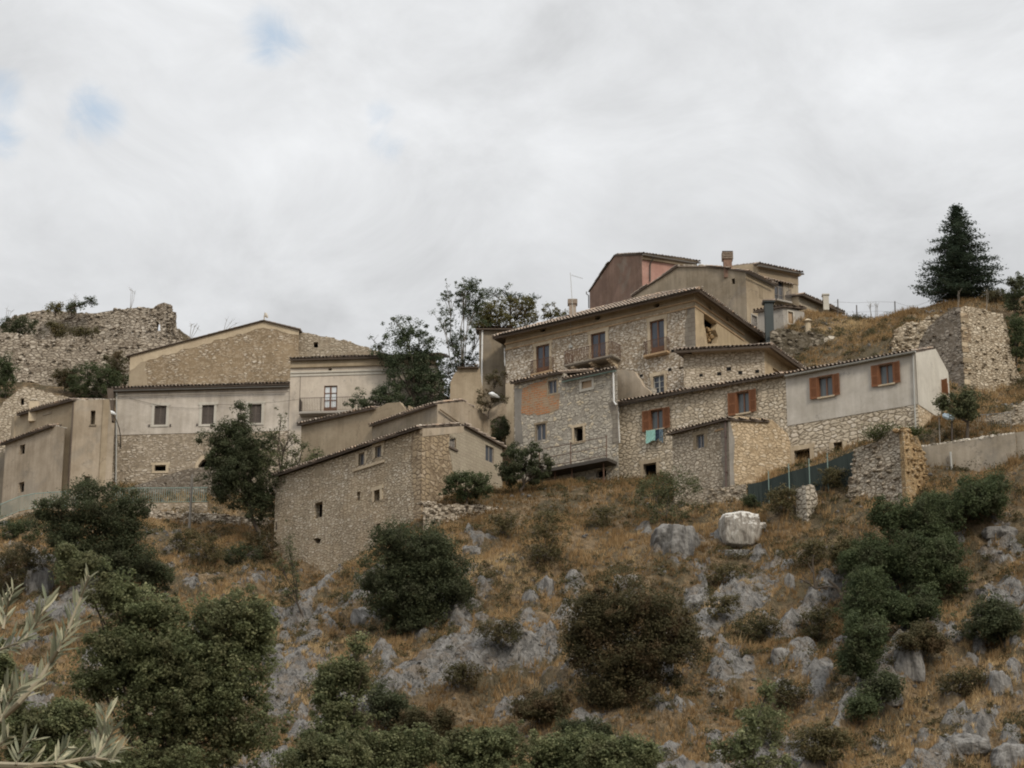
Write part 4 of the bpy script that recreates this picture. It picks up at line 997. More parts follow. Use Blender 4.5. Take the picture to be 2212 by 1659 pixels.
a = LF.sz(*cI(497, 728)); b_ = LF.sz(*cI(535, 722)); cloth('hanging_trousers', LF, (a, b_), .86, M['bluegrey'], 'blue grey trousers hanging at the right end of the washing', 'laundry', 2, .03, legs=True)
t = thing('washing_line', LF.P(*LF.sz(*cI(450, 735)), .3), 'thin washing line on brackets under the shuttered window', 'clothes line')
mb = MB(); a = LF.sz(*cI(345, 742)); b_ = LF.sz(*cI(560, 722)); mb.tube([LF.P(*a, .28), LF.P(*b_, .28)], .008, 4)
for q in (a, b_): mb.tube([LF.P(q[0], q[1] - .02, 0), LF.P(q[0], q[1] - .02, .34)], .012, 4)
mb.build('line', M['gutter_dark'], t)
# ================================================================ annex in front of the long house
sA = LF.sz(*cI(1190, 600))[0]; ac = at(*cI(1190, 612), 126.6); AFt = Wall(cI(1190, 612), 126.6, cI(610, 762)); zt = ac.z
root = thing('stone_annex', (ac.x, ac.y, zt - 6), 'stone lean-to annex with golden side wall in front of the long house', 'house')
LT = LF.hit(*cI(1838, 900)); AS = Wall(None, None, a=Vector((ac.x, ac.y, zt)), b=Vector((LT.x, LT.y, zt)))
Z0 = at(*cI(1200, 1400), 126)[2] - 3
w = AFt.box(cI(865, 765), cI(943, 920))
mb = MB(); mb.slab(AFt, [(0, Z0), (AFt.len + .0, Z0), (AFt.len, zt), (0, zt)], [w], .4); mb.build('front_wall', M['annex_front'], root)
mb = MB(); q = AFt.sz(*cI(1110, 700))[0]; mb.slab(AFt, ragged([(0.0, Z0 + 2), (.0, zt - .05)], 9, 0) + ragged([(q, zt - .05), (q * .8, zt - 3), (q * 1.2, Z0 + 2)], .4, .03), (), .03, o=.02); mb.build('corner_quoins', M['quoin'], root)
casement(root, AFt, w, 'greyframe', 'glass', 1, 2, .14, .04); surround(root, AFt, w, .24, 'blocked', 0, .03, .25, uneven=1)
pf = wp(AS, [cI(1190, 590), cI(1285, 578), cI(1645, 617), cI(1800, 758), cI(1838, 1000)])
pf = [(0, zt + .05)] + [(min(max(x, .05), AS.len), z) for x, z in pf[1:]]; pf[-1] = (AS.len, pf[-2][1] - .6)
mb = MB(); mb.slab(AS, [(0, Z0)] + [(AS.len, Z0)] + pf[::-1], (), .4); mb.build('side_wall', M['annex_side'], root)
mb = MB(); mb.slab(AS, [(0, Z0 + 2)] + [(.42, Z0 + 2), (.30, zt - 3), (.45, zt - 1.4), (.12, zt - .02)] + [(0, zt - .02)], (), .03, o=.02); mb.build('cement_corner', M['darkquoin'], root)
mb = MB()
E0 = AFt.P(-.05, zt - .05, .32); E1 = AFt.P(AFt.len + .3, zt - .05, .32); up = AS.d * pf[2][0] + Vector((0, 0, pf[2][1] - zt - .12)); T1 = E1 + up; T0 = E0 + up; plane_roof(mb, E1, E0, T1, T0, .09, .1)
mb.build('roof', [M['tile'], M['soffit'], M['palestone']], root)
pipe(root, AFt, [cI(1172, 625), cI(1182, 1355)], .055, 'copper', .12)
mb = MB(); a = AFt.sz(*cI(1055, 738)); b_ = AFt.sz(*cI(1145, 700)); mb.wbox(AFt, min(a[0], b_[0]), a[1] - .05, max(a[0], b_[0]), a[1] + .07, -.02, .05); mb.build('lintel', M['band'], root)
# ================================================================ grey and brick house under the palazzo
BF = Wall(cH(355, 248), 137.6, cH(1425, 100)); BF = Wall(cH(355, 400), 137.4, cH(1425, 175)); zb_ = BF.a.z
root = thing('brick_patched_house', (BF.a.x, BF.a.y, zb_ - 6), 'grey mortared stone house with an orange brick patch under the palazzo balconies', 'house')
top = wp(BF, [cH(355, 246), cH(868, 128), cH(872, 205), cH(1425, 100)]); Z0 = BF.sz(*cH(1000, 1200))[1] - 3
zt1 = (top[0][1] + top[1][1]) / 2; zt2 = (top[2][1] + top[3][1]) / 2; sm_ = top[1][0]; Lb = BF.len
v1, v2, v3, v4 = rects(BF, (cH(708, 205), cH(796, 355)), (cH(1055, 208), cH(1162, 302)), (cH(583, 655), cH(682, 838)), (cH(975, 688), cH(1070, 852)))
dd = BF.box(cH(1200, 1130), cH(1310, 1225))
mb = MB(); mb.slab(BF, [(0, Z0), (Lb, Z0), (Lb, zt2), (sm_ + .01, zt2), (sm_, zt1), (0, zt1)], [v1, v2, v3, v4, dd], .4); mb.build('front_wall', M['greystone'], root)
bp = wp(BF, [cH(425, 300), cH(700, 200), cH(700, 370), cH(830, 350), cH(815, 520), cH(640, 570), cH(400, 560), cH(430, 420)])
bp = ragged(bp + [bp[0]], .3, .07)[:-1]
mb = MB(); mb.slab(BF, bp, (), .03, o=.018); mb.build('brick_patch', M['brick'], root)
mb = MB(); mb.slab(BF, wp(BF, [cH(357, 300), cH(440, 300), cH(425, 560), cH(450, 860), cH(370, 880)]), (), .03, o=.02); mb.build('cement_corner', M['darkquoin'], root)
mb = MB(); mb.slab(BF, wp(BF, [cH(1330, 440), cH(1425, 430), cH(1440, 880), cH(1370, 860), cH(1380, 640)]), (), .03, o=.02); mb.build('cement_edge', M['quoin'], root)
surround(root, BF, v1, .10, 'frieze', .10, .03); casement(root, BF, v1, 'greyframe', 'glass', 1, 2, .14, .05)
surround(root, BF, v2, .16, 'stucco_side', .18, .05); mb = MB(); mb.wbox(BF, v2[0] + .01, v2[1] + .01, v2[2] - .01, v2[3] - .01, -.12, -.08); mb.build('roller_shutter', M['brownshutter'], root)
surround(root, BF, v3, .07, 'blocked', .0, .03, .14); casement(root, BF, v3, 'greyframe', 'glass', 1, 2, .14, .05)
surround(root, BF, v4, .15, 'cream', .14, .05, .18); void(root, BF, v4, .9, 'opening', 'dim'); void(root, BF, dd, 1.2, 'doorway')
n_in = -BF.n; Bc = BF.P(Lb, zt1); DP = min(abs((q_ - PF.a).dot(PF.n)) for q_ in (BF.P(0, zt1), BF.P(Lb, zt1))) - .05; DP = max(DP, .6); walls_closed(root, BF.a, Bc, Bc + n_in * DP, min(zt1, zt2), Z0, M['greystone'])
tp = math.tan(rad(18)); mb = MB()
for s0, s1, z, st in ((-.15, sm_, zt1, .9), (sm_ + .02, Lb + .05, zt2, .3)):
    E0 = BF.P(s0, z - .02, .30); E1 = BF.P(s1, z - .02, .30); T0 = BF.P(s0, z + DP * tp, -DP); T1 = BF.P(s1 - (.7 * DP if s0 > 0 else 0), z + DP * tp, -DP); plane_roof(mb, E0, E1, T0, T1, .10, st)
mb.build('roof', [M['tile'], M['soffit'], M['palestone']], root)
BQ = PF.off(1.5); pl = wp(BQ, [cF(1530, 1062), cF(1640, 1066), cF(1740, 1085), cF(1800, 1180), cF(1915, 1335), cF(1960, 1400), cF(1530, 1440)]); mb = MB(); mb.slab(BQ, ragged(pl[:5], .4, .03) + pl[5:], (), .35); mb.build('plaster_buttress', M['tanplaster'], root)
gutter(root, BF, cH(850, 222), cH(1405, 105), .36, .07, 'greenrail', dz=-.02)
pipe(root, BF, [cH(1392, 112), cH(1400, 440), cH(1425, 470)], .055, 'whitemetal', .12)
# walkway slab with rusty railing
BW = BF
root = thing('iron_walkway', BF.P(3, Z0 + 4), 'sloping concrete walkway with rusty pipe railing under the brick patched house', 'walkway')
p0 = BW.sz(*cH(575, 1218)); p1 = BW.sz(*cH(1050, 1130)); p2 = BW.sz(*cH(1330, 1065)); zc = (p0[1] + p2[1]) / 2; mb = MB()
mb.wbox(BW, p0[0], zc - .22, p2[0] + .7, zc + .0, -.05, 1.25); mb.build('slab', M['gutter_dark'], root)
mb = MB()
for s in (p0[0] + 1.1, (p0[0] + p2[0]) / 2 + .7, p2[0] + .6): mb.tube([BW.P(s, zc, 1.15), BW.P(s, zc + 1.55, 1.15)], .035, 5)
for h in (.18, .8, 1.45): mb.tube([BW.P(p0[0] + 1.1, zc + h, 1.15), BW.P(p2[0] + .6, zc + h, 1.15)], .024, 5)
mb.build('railing', M['rust'], root)
mb = MB()
for s in (p0[0] + .3, p0[0] + 2.2, p2[0] - 2.3, p2[0] + .2): mb.tube([BW.P(s, zc - .2, .9), BW.P(s, zc - 3, .9)], .05, 5)
mb.build('post', M['rust'], root)
0 and print('DBG side', LSd.len, zt, zbs, 'pr', pr, 'wr', wr_)
# ================================================================ pink house
TI = [M['tile'], M['soffit'], M['palestone']]
def two_walls(p0, Y0, pl, pr):
    """corner p0 at distance Y0, level points pl on the left wall and pr on the right wall"""
    WL = Wall(p0, Y0, pl); WR = Wall(p0, Y0, pr); return WL, WR
WL, WR = two_walls(cG(568, 122), 153, cG(135, 432), cG(1020, 190)); zt = WL.a.z; cn = WL.a
root = thing('pink_house', (cn.x, cn.y, zt - 7), 'house with umber gable and faded pink side, farthest up the hill behind the palazzo', 'house')
ap = WL.sz(*cG(335, 132)); LL = WL.len; Z0 = zt - 9; ax = LL * .5
zap = zt + 1.55
mb = MB(); mb.slab(WL, [(0, Z0), (LL, Z0), (LL, zt), (ax, zap), (0, zt)], (), .35); mb.build('gable_wall', M['darkplaster'], root)
mb = MB(); mb.slab(WR, [(0, Z0), (WR.len, Z0), (WR.len, zt), (0, zt)], (), .35); mb.build('pink_wall', M['pink'], root)
mb = MB(); mb.wbox(WR, 0, zt - .42, WR.len, zt - .05, -.02, .12); mb.wbox(WR, 0, zt - .05, WR.len, zt + .05, -.02, .3); mb.build('cornice', M['soffit_pale'], root)
Cc = WR.P(WR.len, zt); A = WL.P(LL, zt); walls_closed(root, A, cn, Cc, zt, Z0, M['darkplaster'])
mb = MB(); oh = .35; back = WR.d * WR.len
tp = (zap - zt) / ax
E0 = WL.P(-oh, zt - oh * tp + .08) - WR.d * .08; E1 = E0 + back + WR.d * .3; T0 = WL.P(ax, zap + .08) - WR.d * .08; T1 = T0 + back + WR.d * .3
plane_roof(mb, E1, E0, T1, T0, .10, .0)
E0 = WL.P(LL + .12, zt + .08) - WR.d * .08; E1 = E0 + back + WR.d * .3; plane_roof(mb, E0, E1, T0, T1, .06, 0)
mb.build('roof', TI, root)
gutter(root, WR, cG(575, 118), cG(1015, 192), .42, .075, 'gutter', dz=.0)
mb = MB(); a = WR.sz(*cG(653, 130)); b_ = WR.sz(*cG(610, 190)); mb.tube([WR.P(a[0], a[1], .42), WR.P(a[0], a[1] - .25, .42), WR.P(b_[0] + .25, b_[1], .1), WR.P(WR.sz(*cG(632, 210))[0], WR.sz(*cG(632, 210))[1], .1), WR.P(*WR.sz(*cG(632, 345)), .1)], .055, 6); mb.build('downpipe', M['gutter_dark'], root)
mb = MB(); s, z = WL.sz(*cG(120, 430)); mb.tube([WL.P(s, z, .12), WL.P(s, z - .2, .12), WL.P(s - .25, z - .4, .05), WL.P(s - .25, z - 1.5, .05)], .045, 5); mb.build('gutter_spout', M['gutter_dark'], root)
# ================================================================ grey gabled house in front of it
WL, WR = two_walls(cG(1430, 268), 146.5, cG(485, 480), cG(1665, 382)); zt = WL.a.z; cn = WL.a
p = WL.sz(*cG(870, 222)); LL = WL.len; Z0 = zt - 11
root = thing('grey_gabled_house', (cn.x, cn.y, zt - 8), 'grey brown rendered gable house with a tall brick chimney above the palazzo', 'house')
pa = WL.sz(*cG(870, 222)); pb = WL.sz(*cG(1110, 222)); hole_ = WL.box(cG(1312, 318), cG(1340, 368))
mb = MB(); mb.slab(WL, [(0, Z0), (LL, Z0), (LL, WL.sz(*cG(485, 470))[1]), pa, pb, (0, zt)], [hole_], .35); mb.build('gable_wall', M['greyplaster'], root); void(root, WL, hole_)
z2 = zt - 4; wq = WR.box(cG(1540, 370), cG(1572, 490)); wl_ = WR.box(cG(1480, 622), cG(1522, 738))
mb = MB(); mb.slab(WR, [(0, Z0), (WR.len + .0, Z0), (WR.len, zt), (0, zt)], [wl_], .35); mb.build('side_wall', M['tanplaster_b'], root)
mb = MB(); mb.wbox(WR, *[wq[i] for i in (0, 1, 2, 3)], -.1, .012); mb.build('blocked_window', M['blocked'], root)
surround(root, WR, wl_, .09, 'boxplaster', .12, .04); louvred(root, WR, wl_, 'greyframe', .06)
Cc = WR.P(WR.len, zt); A = WL.P(LL, zt); walls_closed(root, A, cn, Cc, zt - 1, Z0, M['greyplaster'])
mb = MB(); bk = WR.d * (WR.len + .1); f0 = -WR.d * .12; up = Vector((0, 0, .06))
P0 = WL.P(0, zt); Pb = WL.P(*pb); Pa = WL.P(*pa); Pl = WL.P(LL, WL.sz(*cG(485, 470))[1])
plane_roof(mb, P0 + bk + up - WL.d * .3 - Vector((0, 0, .05)), P0 + f0 + up - WL.d * .3 - Vector((0, 0, .05)), Pb + bk + up, Pb + f0 + up, .08, .9)
deck(mb, Pa + f0 + up, Pa + bk + up, Pb + f0 + up, Pb + bk + up, .08, 0); plane_roof(mb, Pl + f0 + up, Pl + bk + up, Pa + f0 + up, Pa + bk + up, .08, .3)
for i in range(16):
    q = Pa.lerp(Pb, rng.random()) + up; mb.rock(q + Vector((0, 0, .05)), rng.uniform(.07, .15), rng, 2, rng.random(), .6)
    q = Pl.lerp(Pa, rng.random()) + up; mb.rock(q + Vector((0, 0, .05)), rng.uniform(.05, .10), rng, 2, rng.random(), .6)
mb.build('roof', TI, root)
gutter(root, WR, cG(1432, 268), cG(1665, 380), .34, .07, 'gutter_dark')
c = at(*cG(1280, 238), 147.5); chimney(c, .62, 1.28, 'darkplaster', 'tall brick chimney with a stacked tile cap rising behind the grey gable', 4)
# ================================================================ white balcony house behind right
WL, WR = two_walls(cG(1528, 225), 150.5, cG(1300, 260), cG(1862, 300)); zt = WR.a.z; cn = WR.a; Z0 = zt - 11
root = thing('white_balcony_house', (cn.x, cn.y, zt - 8), 'weathered white house with narrow balcony door at the right of the hilltop group', 'house')
dr = WR.box(cG(1668, 318), cG(1742, 522)); E_ = WR.len
mb = MB(); mb.slab(WR, [(0, Z0), (E_, Z0), (E_, zt - .1), (0, zt - .1)], [dr], .35); mb.build('front_wall', M['paleplaster'], root)
ta = WL.sz(*cG(1310, 216)); mb = MB(); mb.slab(WL, [(0, Z0), (WL.len, Z0), (WL.len, max(ta[1], zt)), (0, zt + .3)], (), .35); mb.build('side_wall', M['tanplaster_b'], root)
mb = MB(); mb.wbox(WR, -.1, zt - .05, E_ + .1, zt + .12, -.02, .32); mb.wbox(WR, 0, zt - .75, E_, zt - .05, -.02, .05); mb.build('cornice', M['soffit_pale'], root)
mb = MB(); tiles(mb, WR.P(.1, zt - .95, .22), WR.P(E_ - .3, zt - .95, .22), WR.P(.1, zt - .75, .0), WR.P(E_ - .3, zt - .75, .0), 0); mb.build('tile_course', TI, root)
casement(root, WR, dr, 'greyframe', 'glass', 3, 2, .14, .05, 'balcony_door'); s0, z0, s1, z1 = dr
mb = MB(); mb.wbox(WR, s1 - .42, z0 + 1, s1 - .1, z1 - .15, -.16, -.155); mb.build('curtain', M['whitecurtain'], root)
surround(root, WR, dr, .10, 'tanplaster_b', 0, .03)
mb = MB(); mb.wbox(WR, s0 - .25, z0 - .14, s1 + .35, z0, -.05, .62); mb.build('balcony_slab', M['boxplaster'], root)
mb = MB(); railing(mb, [WR.P(s0 - .2, z0, .02), WR.P(s0 - .2, z0, .57), WR.P(s1 + .3, z0, .57), WR.P(s1 + .3, z0, .02)], 1.0, .12, .016); mb.build('railing', M['greyframe'], root)
A = WL.P(WL.len, zt); Cc = WR.P(E_, zt); walls_closed(root, A, cn, Cc, zt, Z0, M['tanplaster_b'])
mb = MB(); rp = WL.d * 1.0
E0 = WR.P(-.2, zt + .16, .38); E1 = WR.P(E_ + .35, zt + .16, .38); up = -WR.n * 4 + Vector((0, 0, 1.0)); plane_roof(mb, E0, E1, E0 + up, E1 + up, .10, .3); mb.build('roof', TI, root)
gutter(root, WR, cG(1532, 210), cG(1882, 275), .42, .07, 'gutter')
mb = MB(); s, z = WR.sz(*cG(1790, 330)); mb.wbox(WR, s - .1, z - 5, s + .16, z + .2, -.02, .06); mb.build('pilaster', M['tanplaster_b'], root)
# low house to the right
W2 = Wall(cG(1868, 462), 151, cG(2160, 592)); zt = W2.a.z; root = thing('low_grey_house', (W2.b.x, W2.b.y, zt - 3), 'low grey blockwork house stepping down the skyline at the hilltop', 'house')
wn = W2.box(cG(1955, 598), cG(2025, 695)); mb = MB(); mb.slab(W2, [(0, zt - 6), (W2.len, zt - 6), (W2.len, zt), (0, zt)], [wn], .3); mb.build('front_wall', M['blockwall'], root)
casement(root, W2, wn, 'rust', 'glass', 1, 2, .12, .06); surround(root, W2, wn, .12, 'band', 0, .04, .2, jamb=False)
Cc = W2.P(W2.len, zt) - W2.n * 5; walls_closed(root, W2.a, W2.P(W2.len, zt), Cc, zt, zt - 6, M['tanplaster_b'], sides='bs')
mb = MB(); E0 = W2.P(-.1, zt, .5); E1 = W2.P(W2.len + .9, zt, .5); up = -W2.n * 5 + Vector((0, 0, .9)); plane_roof(mb, E0, E1, E0 + up, E1 + up, .12, 0); mb.build('roof', TI, root)
c = at(*cG(2095, 545), 152.5); t = thing('chimney', c, 'small pale square chimney on the low grey house at the hilltop', 'chimney'); mb = MB(); x, y, z = c
for (s, a, b_) in ((.22, -.4, .8), (.28, .8, .9)): mb.box8([(x - s, y - s, z + a), (x + s, y - s, z + a), (x + s, y + s, z + a), (x - s, y + s, z + a), (x - s, y - s, z + b_), (x + s, y - s, z + b_), (x + s, y + s, z + b_), (x - s, y + s, z + b_)])
mb.build('stack', M['stucco_side'], t)
# cement box house with the flue
WL, WR = two_walls(cG(1738, 552), 143.2, cG(1530, 592), cG(1915, 598)); zt = WL.a.z; cn = WL.a
root = thing('cement_extension', (cn.x, cn.y, zt - 4), 'small cement rendered extension with a flat roof below the white balcony house', 'house')
wn = WR.box(cG(1780, 592), cG(1822, 696)); mb = MB(); mb.slab(WR, [(0, zt - 7), (WR.len, zt - 7), (WR.len, zt), (0, zt)], [wn], .25); mb.build('front_wall', M['boxplaster'], root)
mb = MB(); mb.slab(WL, [(0, zt - 7), (WL.len, zt - 7), (WL.len, zt), (0, zt)], (), .25); mb.build('side_wall', M['boxplaster'], root)
surround(root, WR, wn, .10, 'stucco_side', .12, .04); mb = MB(); mb.wbox(WR, wn[0], wn[1], wn[2], wn[3], -.12, -.08); mb.build('roller_shutter', M['brownshutter'], root)
Cc = WR.P(WR.len, zt); walls_closed(root, WL.P(WL.len, zt), cn, Cc, zt, zt - 7, M['boxplaster'])
roof_over('roof', root, WL.P(WL.len, zt), cn, Cc, zt + .04, 'shed', 8, .22, .12, 0, [M['tile'], M['soffit'], M['palestone']])
fl = at(*cG(1630, 850), 141.6); ft = at(*cG(1630, 528), 141.6); t = thing('square_flue', fl, 'tall dark green square flue against the cement extension', 'flue'); mb = MB(); x, y = fl.x, fl.y
for (s, a, b_, mm) in ((.30, fl.z - 2, ft.z, 0), (.42, ft.z, ft.z + .10, 0)): mb.box8([(x - s, y - s, a), (x + s, y - s, a), (x + s, y + s, a), (x - s, y + s, a), (x - s, y - s, b_), (x + s, y - s, b_), (x + s, y + s, b_), (x - s, y + s, b_)])
mb.build('duct', M['flue'], t)
mb = MB(); s = .46; a = ft.z + .10; mb.box8([(x - s, y - s, a), (x + s, y - s, a), (x + s, y + s, a), (x - s, y + s, a), (x - s, y - s, a + .07), (x + s, y - s, a + .14), (x + s, y + s, a + .14), (x - s, y + s, a + .07)]); mb.build('cap', M['tile'], t)
c = at(*cG(1945, 690), 142.5); t = thing('garden_urn', c, 'pale stone cap on a pillar in front of the low grey house', 'pillar'); mb = MB(); mb.tube([c + Vector((0, 0, -1.2)), c, c + Vector((0, 0, .12)), c + Vector((0, 0, .3))], [.22, .22, .40, .12], 8); mb.build('pillar_cap', M['cream'], t)
# ================================================================ left: long pale house, and the taller bay
WB = Wall(cB(90, 1035), 150, cB(1890, 985)); zt = WB.a.z + .15; root = thing('long_pale_house', (WB.a.x, WB.a.y, zt - 7), 'long pale plastered house with three shuttered windows over a stone base', 'house')
sr = WB.sz(*cC(1745, 800))[0]; sb = WB.sz(*cC(248, 800))[0]; Z0 = WB.sz(*cD(1215, 1010))[1] - 2.5; zs = WB.sz(*cB(500, 1460))[1]; s0_ = WB.sz(*cB(95, 1200))[0]
win = rects(WB, (cB(495, 1166), cB(618, 1366)), (cB(988, 1158), cB(1113, 1360)), (cB(1480, 1150), cB(1606, 1348))); sw = WB.box(cD(1603, 812), cD(1720, 876))
mb = MB(); mb.slab(WB, [(s0_, zs), (sb, zs), (sb, zt), (s0_, zt)], win, .4, o=.03); mb.build('plaster_wall', M['whiteplaster'], root)
arch = [WB.sz(*cD(u, v)) for u, v in ((2055, 900), (2300, 900), (2300, 790), (2240, 745), (2170, 735), (2100, 760), (2055, 820))]
mb = MB(); mb.slab(WB, [(s0_, Z0), (sb, Z0), (sb, zs - .002), (s0_, zs - .002)], [sw, arch], .4); mb.build('stone_base', M['lowstone'], root)
void(root, WB, sw, .8); void(root, WB, ocbox(arch), 1.4, 'archway'); surround(root, WB, sw, .20, 'cream', .17, .04, .17, uneven=2)
ar = [WB.sz(*cD(u, v)) for u, v in ((2010, 900), (2055, 900), (2055, 820), (2100, 760), (2170, 735), (2170, 700), (2090, 720), (2030, 790))]; mb = MB(); mb.slab(WB, ar, (), .06, o=.04); mb.build('arch_stones', M['cream'], root)
for r in win: surround(root, WB, r, .20, 'stucco_side', .16, .045, .22, o=.03); louvred(root, WB, r, 'greyshutter', .06)
n_in = -WB.n; R_ = WB.P(sb, zt); walls_closed(root, WB.P(s0_, zt), R_, R_ + n_in * 6, zt, Z0, M['tanplaster'])
mb = MB(); E0 = WB.P(s0_ - .5, zt + .10, .40); E1 = WB.P(sb - .02, zt + .10, .40); up = n_in * 6 + Vector((0, 0, 1.9)); plane_roof(mb, E0, E1, E0 + up, E1 + up, .10, 1.0); mb.build('roof', TI, root)
mb = MB(); mb.wbox(WB, s0_ - .3, zt - .12, sb - .01, zt - .01, -.1, .30); mb.build('eave_board', M['soffit'], root)
mb = MB(); mb.wbox(WB, s0_ + .01, zt - .42, sb - .02, zt - .125, -.02, .07); mb.build('eave_moulding', M['whiteplaster'], root)
gutter(root, WB, cB(60, 1008), cB(1885, 963), .46, .075, 'gutter'); pipe(root, WB, [cB(108, 1010), cB(104, 1659), cB(98, 2050)], .06, 'gutter_pale', .14)
mb = MB(); a = WB.P(s0_ - .62, zt + .2, .3)   # dark tapering strip at the left end of the eave
q = [WB.sz(*cD(1128, 40)), WB.sz(*cD(1192, 40)), WB.sz(*cD(1188, 375)), WB.sz(*cD(1158, 375))]; mb.slab(WB, q, (), .5, o=.55); mb.build('side_strip', M['soffit'], root)
mb = MB()
for (u, v) in (cB(443, 1370), cB(663, 1368), cB(940, 1362)): s, z = WB.sz(u, v); mb.wbox(WB, s - .05, z - .1, s + .05, z + .06, 0, .1)
mb.build('shutter_hook', M['gutter_dark'], root)
# street lamp fixed to the house corner
s, z = WB.sz(*cD(1252, 625)); t = thing('wall_street_lamp', WB.P(s, z, .1), 'curved arm street lamp at the left corner of the long pale house', 'street lamp'); mb = MB()
pts = [WB.P(*WB.sz(*cD(u, v)), o_) for u, v, o_ in ((1252, 630, .05), (1262, 545, .3), (1258, 460, .6), (1240, 390, .9), (1215, 345, 1.15))]; mb.tube(pts, [.05, .045, .04, .035, .035], 6); mb.build('arm', M['gutter_dark'], t)
h = WB.P(*WB.sz(*cD(1196, 322)), 1.25); mb = MB(); mb.tube([h + Vector((.32, .1, -.1)), h + Vector((.2, 0, -.06)), h, h + Vector((-.2, -.1, .06)), h + Vector((-.28, -.1, .04))], [.05, .13, .17, .13, .04], 8); mb.build('lamp_head', M['lamp'], t)
# taller bay
WT = WB.off(.12); zt = WT.sz(*cC(700, 700))[1]; Zb = Z0; root = thing('peeling_plaster_house', WT.P(sb + 3, Zb + 3), 'taller pale house with peeling plaster, cornice and a glazed balcony door', 'house')
dr = WT.box(cC(592, 955), cC(730, 1258)); zc = WT.sz(*cC(700, 852))[1]; orr = circ(WT, *cC(658, 787), 22 * .2083, 14 * .2083)
mb = MB(); mb.slab(WT, [(sb + .01, Zb), (sr, Zb), (sr, zt), (sb + .01, zt)], [dr, orr], .4); mb.build('plaster_wall', M['whiteplaster_b'], root); void(root, WT, ocbox(orr), .5, 'oculus', o=-.08)
z1_ = WT.sz(*cC(700, 762))[1]; za = WT.sz(*cC(700, 805))[1]; mb = MB(); mb.wbox(WT, sb + .02, z1_ - .02, sr + .1, zt + .02, -.02, .16); mb.build('eave_band', M['frieze'], root)
mb = MB(); mb.wbox(WT, sb + .02, za - .12, sr + .08, za, -.02, .09); mb.wbox(WT, sb + .02, zc, sr + .06, zc + .16, -.02, .05); mb.build('string_course', M['stucco_side'], root)
casement(root, WT, dr, 'woodframe', 'whitecurtain', 4, 2, .12, .07, 'balcony_door', .22)
s0, z0, s1, z1 = dr; mb = MB(); e1 = s1 + 2.2; e0 = WT.sz(*cC(358, 1200))[0]; mb.wbox(WT, e0, z0 - .16, e1, z0 - .0, -.05, .95); mb.build('balcony_slab', M['boxplaster'], root)
mb = MB(); railing(mb, [WT.P(e0 + .03, z0, .02), WT.P(e0 + .03, z0, .9), WT.P(s0 - .05, z0, .9), WT.P(e1 - .03, z0, .9), WT.P(e1 - .03, z0, .02)], 1.05, .12, .012, post=.035); mb.build('railing', M['iron'], root)
zz_ = WT.sz(*cC(362, 895))[1]; mb = MB(); mb.tube([WT.P(e0 + .03, z0, .88), WT.P(e0 + .03, zz_, .88)], .022, 5); mb.build('flag_mast', M['iron'], root)
R_ = WT.P(sr, zt); walls_closed(root, WT.P(sb + .01, zt), R_, R_ + n_in * 6, zt, Zb, M['tanplaster'], sides='bs')
mb = MB(); E0 = WT.P(sb - .05, zt + .10, .42); E1 = WT.P(sr + .5, zt + .10, .42); up = n_in * 6 + Vector((0, 0, 1.9)); plane_roof(mb, E0, E1, E0 + up, E1 + up, .12, 1.2); mb.build('roof', TI, root)
# gable behind
WG = Wall(cB(240, 960), 157, cB(1890, 915)); LA, RA, AP = WG.sz(*cB(243, 655)), WG.sz(*cB(1995, 385)), WG.sz(*cB(1630, 292)); Z0 = WG.a.z - 4
root = thing('brown_gable_house', WG.P(8, Z0 + 3), 'big brown rubble gable with a cream strip under its thin roof edge', 'house')
mb = MB(); mb.slab(WG, [(LA[0], Z0), (RA[0], Z0), RA, AP, LA], (), .4); mb.build('gable_wall', M['gable'], root)
k = .48; lo = ragged([(LA[0] + .02, LA[1] - 1.2), (LA[0] + .9, LA[1] - k), (AP[0], AP[1] - k * 1.1), (RA[0] - .02, RA[1] - k * .8)], .35, .10); mb = MB(); mb.slab(WG, [LA] + lo + [RA, AP], (), .03, o=.022); mb.build('plaster_strip', M['cream'], root)
q = WG.sz(*cB(420, 800))[0]; mb = MB(); mb.slab(WG, [(LA[0] + .01, Z0), (q, Z0)] + ragged([(q + .1, Z0 + 4), (q - .3, LA[1] - .2), (LA[0] + .9, LA[1] - .5)], .4, .1)[0:] + [(LA[0] + .01, LA[1] - 1.1)], (), .03, o=.018); mb.build('render_patch', M['tanplaster_b'], root)
mb = MB(); bk = -WG.n * 9; fr = WG.n * .18; up = Vector((0, 0, .10)); sl_ = (AP[1] - LA[1]) / (AP[0] - LA[0])
PL = WG.P(LA[0] - .25, LA[1] - .25 * sl_) + up; PA = WG.P(*AP) + up; PR = WG.P(RA[0] + .1, RA[1]) + up
plane_roof(mb, PL + bk, PL + fr, PA + bk, PA + fr, .10, 0, tile=False); plane_roof(mb, PR + fr, PR + bk, PA + fr, PA + bk, .10, 0, tile=False)
tiles(mb, PL + bk, PL + fr, PA + bk, PA + fr, 0, lift=-.06); tiles(mb, PR + fr, PR + bk, PA + fr, PA + bk, 0, lift=-.06)
mb.build('roof', TI, root)
A = WG.P(LA[0], LA[1]); B = WG.P(RA[0], LA[1]); walls_closed(root, A, B, B - WG.n * 9, LA[1], Z0, M['tanplaster_b'], sides='bs')
c = PA + fr; t = thing('roof_finial', c, 'small pale forked finial on the apex of the brown gable', 'finial'); mb = MB(); mb.tube([c + Vector((.05, 0, -.05)), c + Vector((.05, 0, .32))], .05, 6); mb.rock(c + Vector((.16, 0, .40)), .13, rng, 0, .8, 1.6); mb.rock(c + Vector((.28, 0, .28)), .10, rng, 0, .8, 1.5); mb.build('finial_stone', M['palestone'], t)
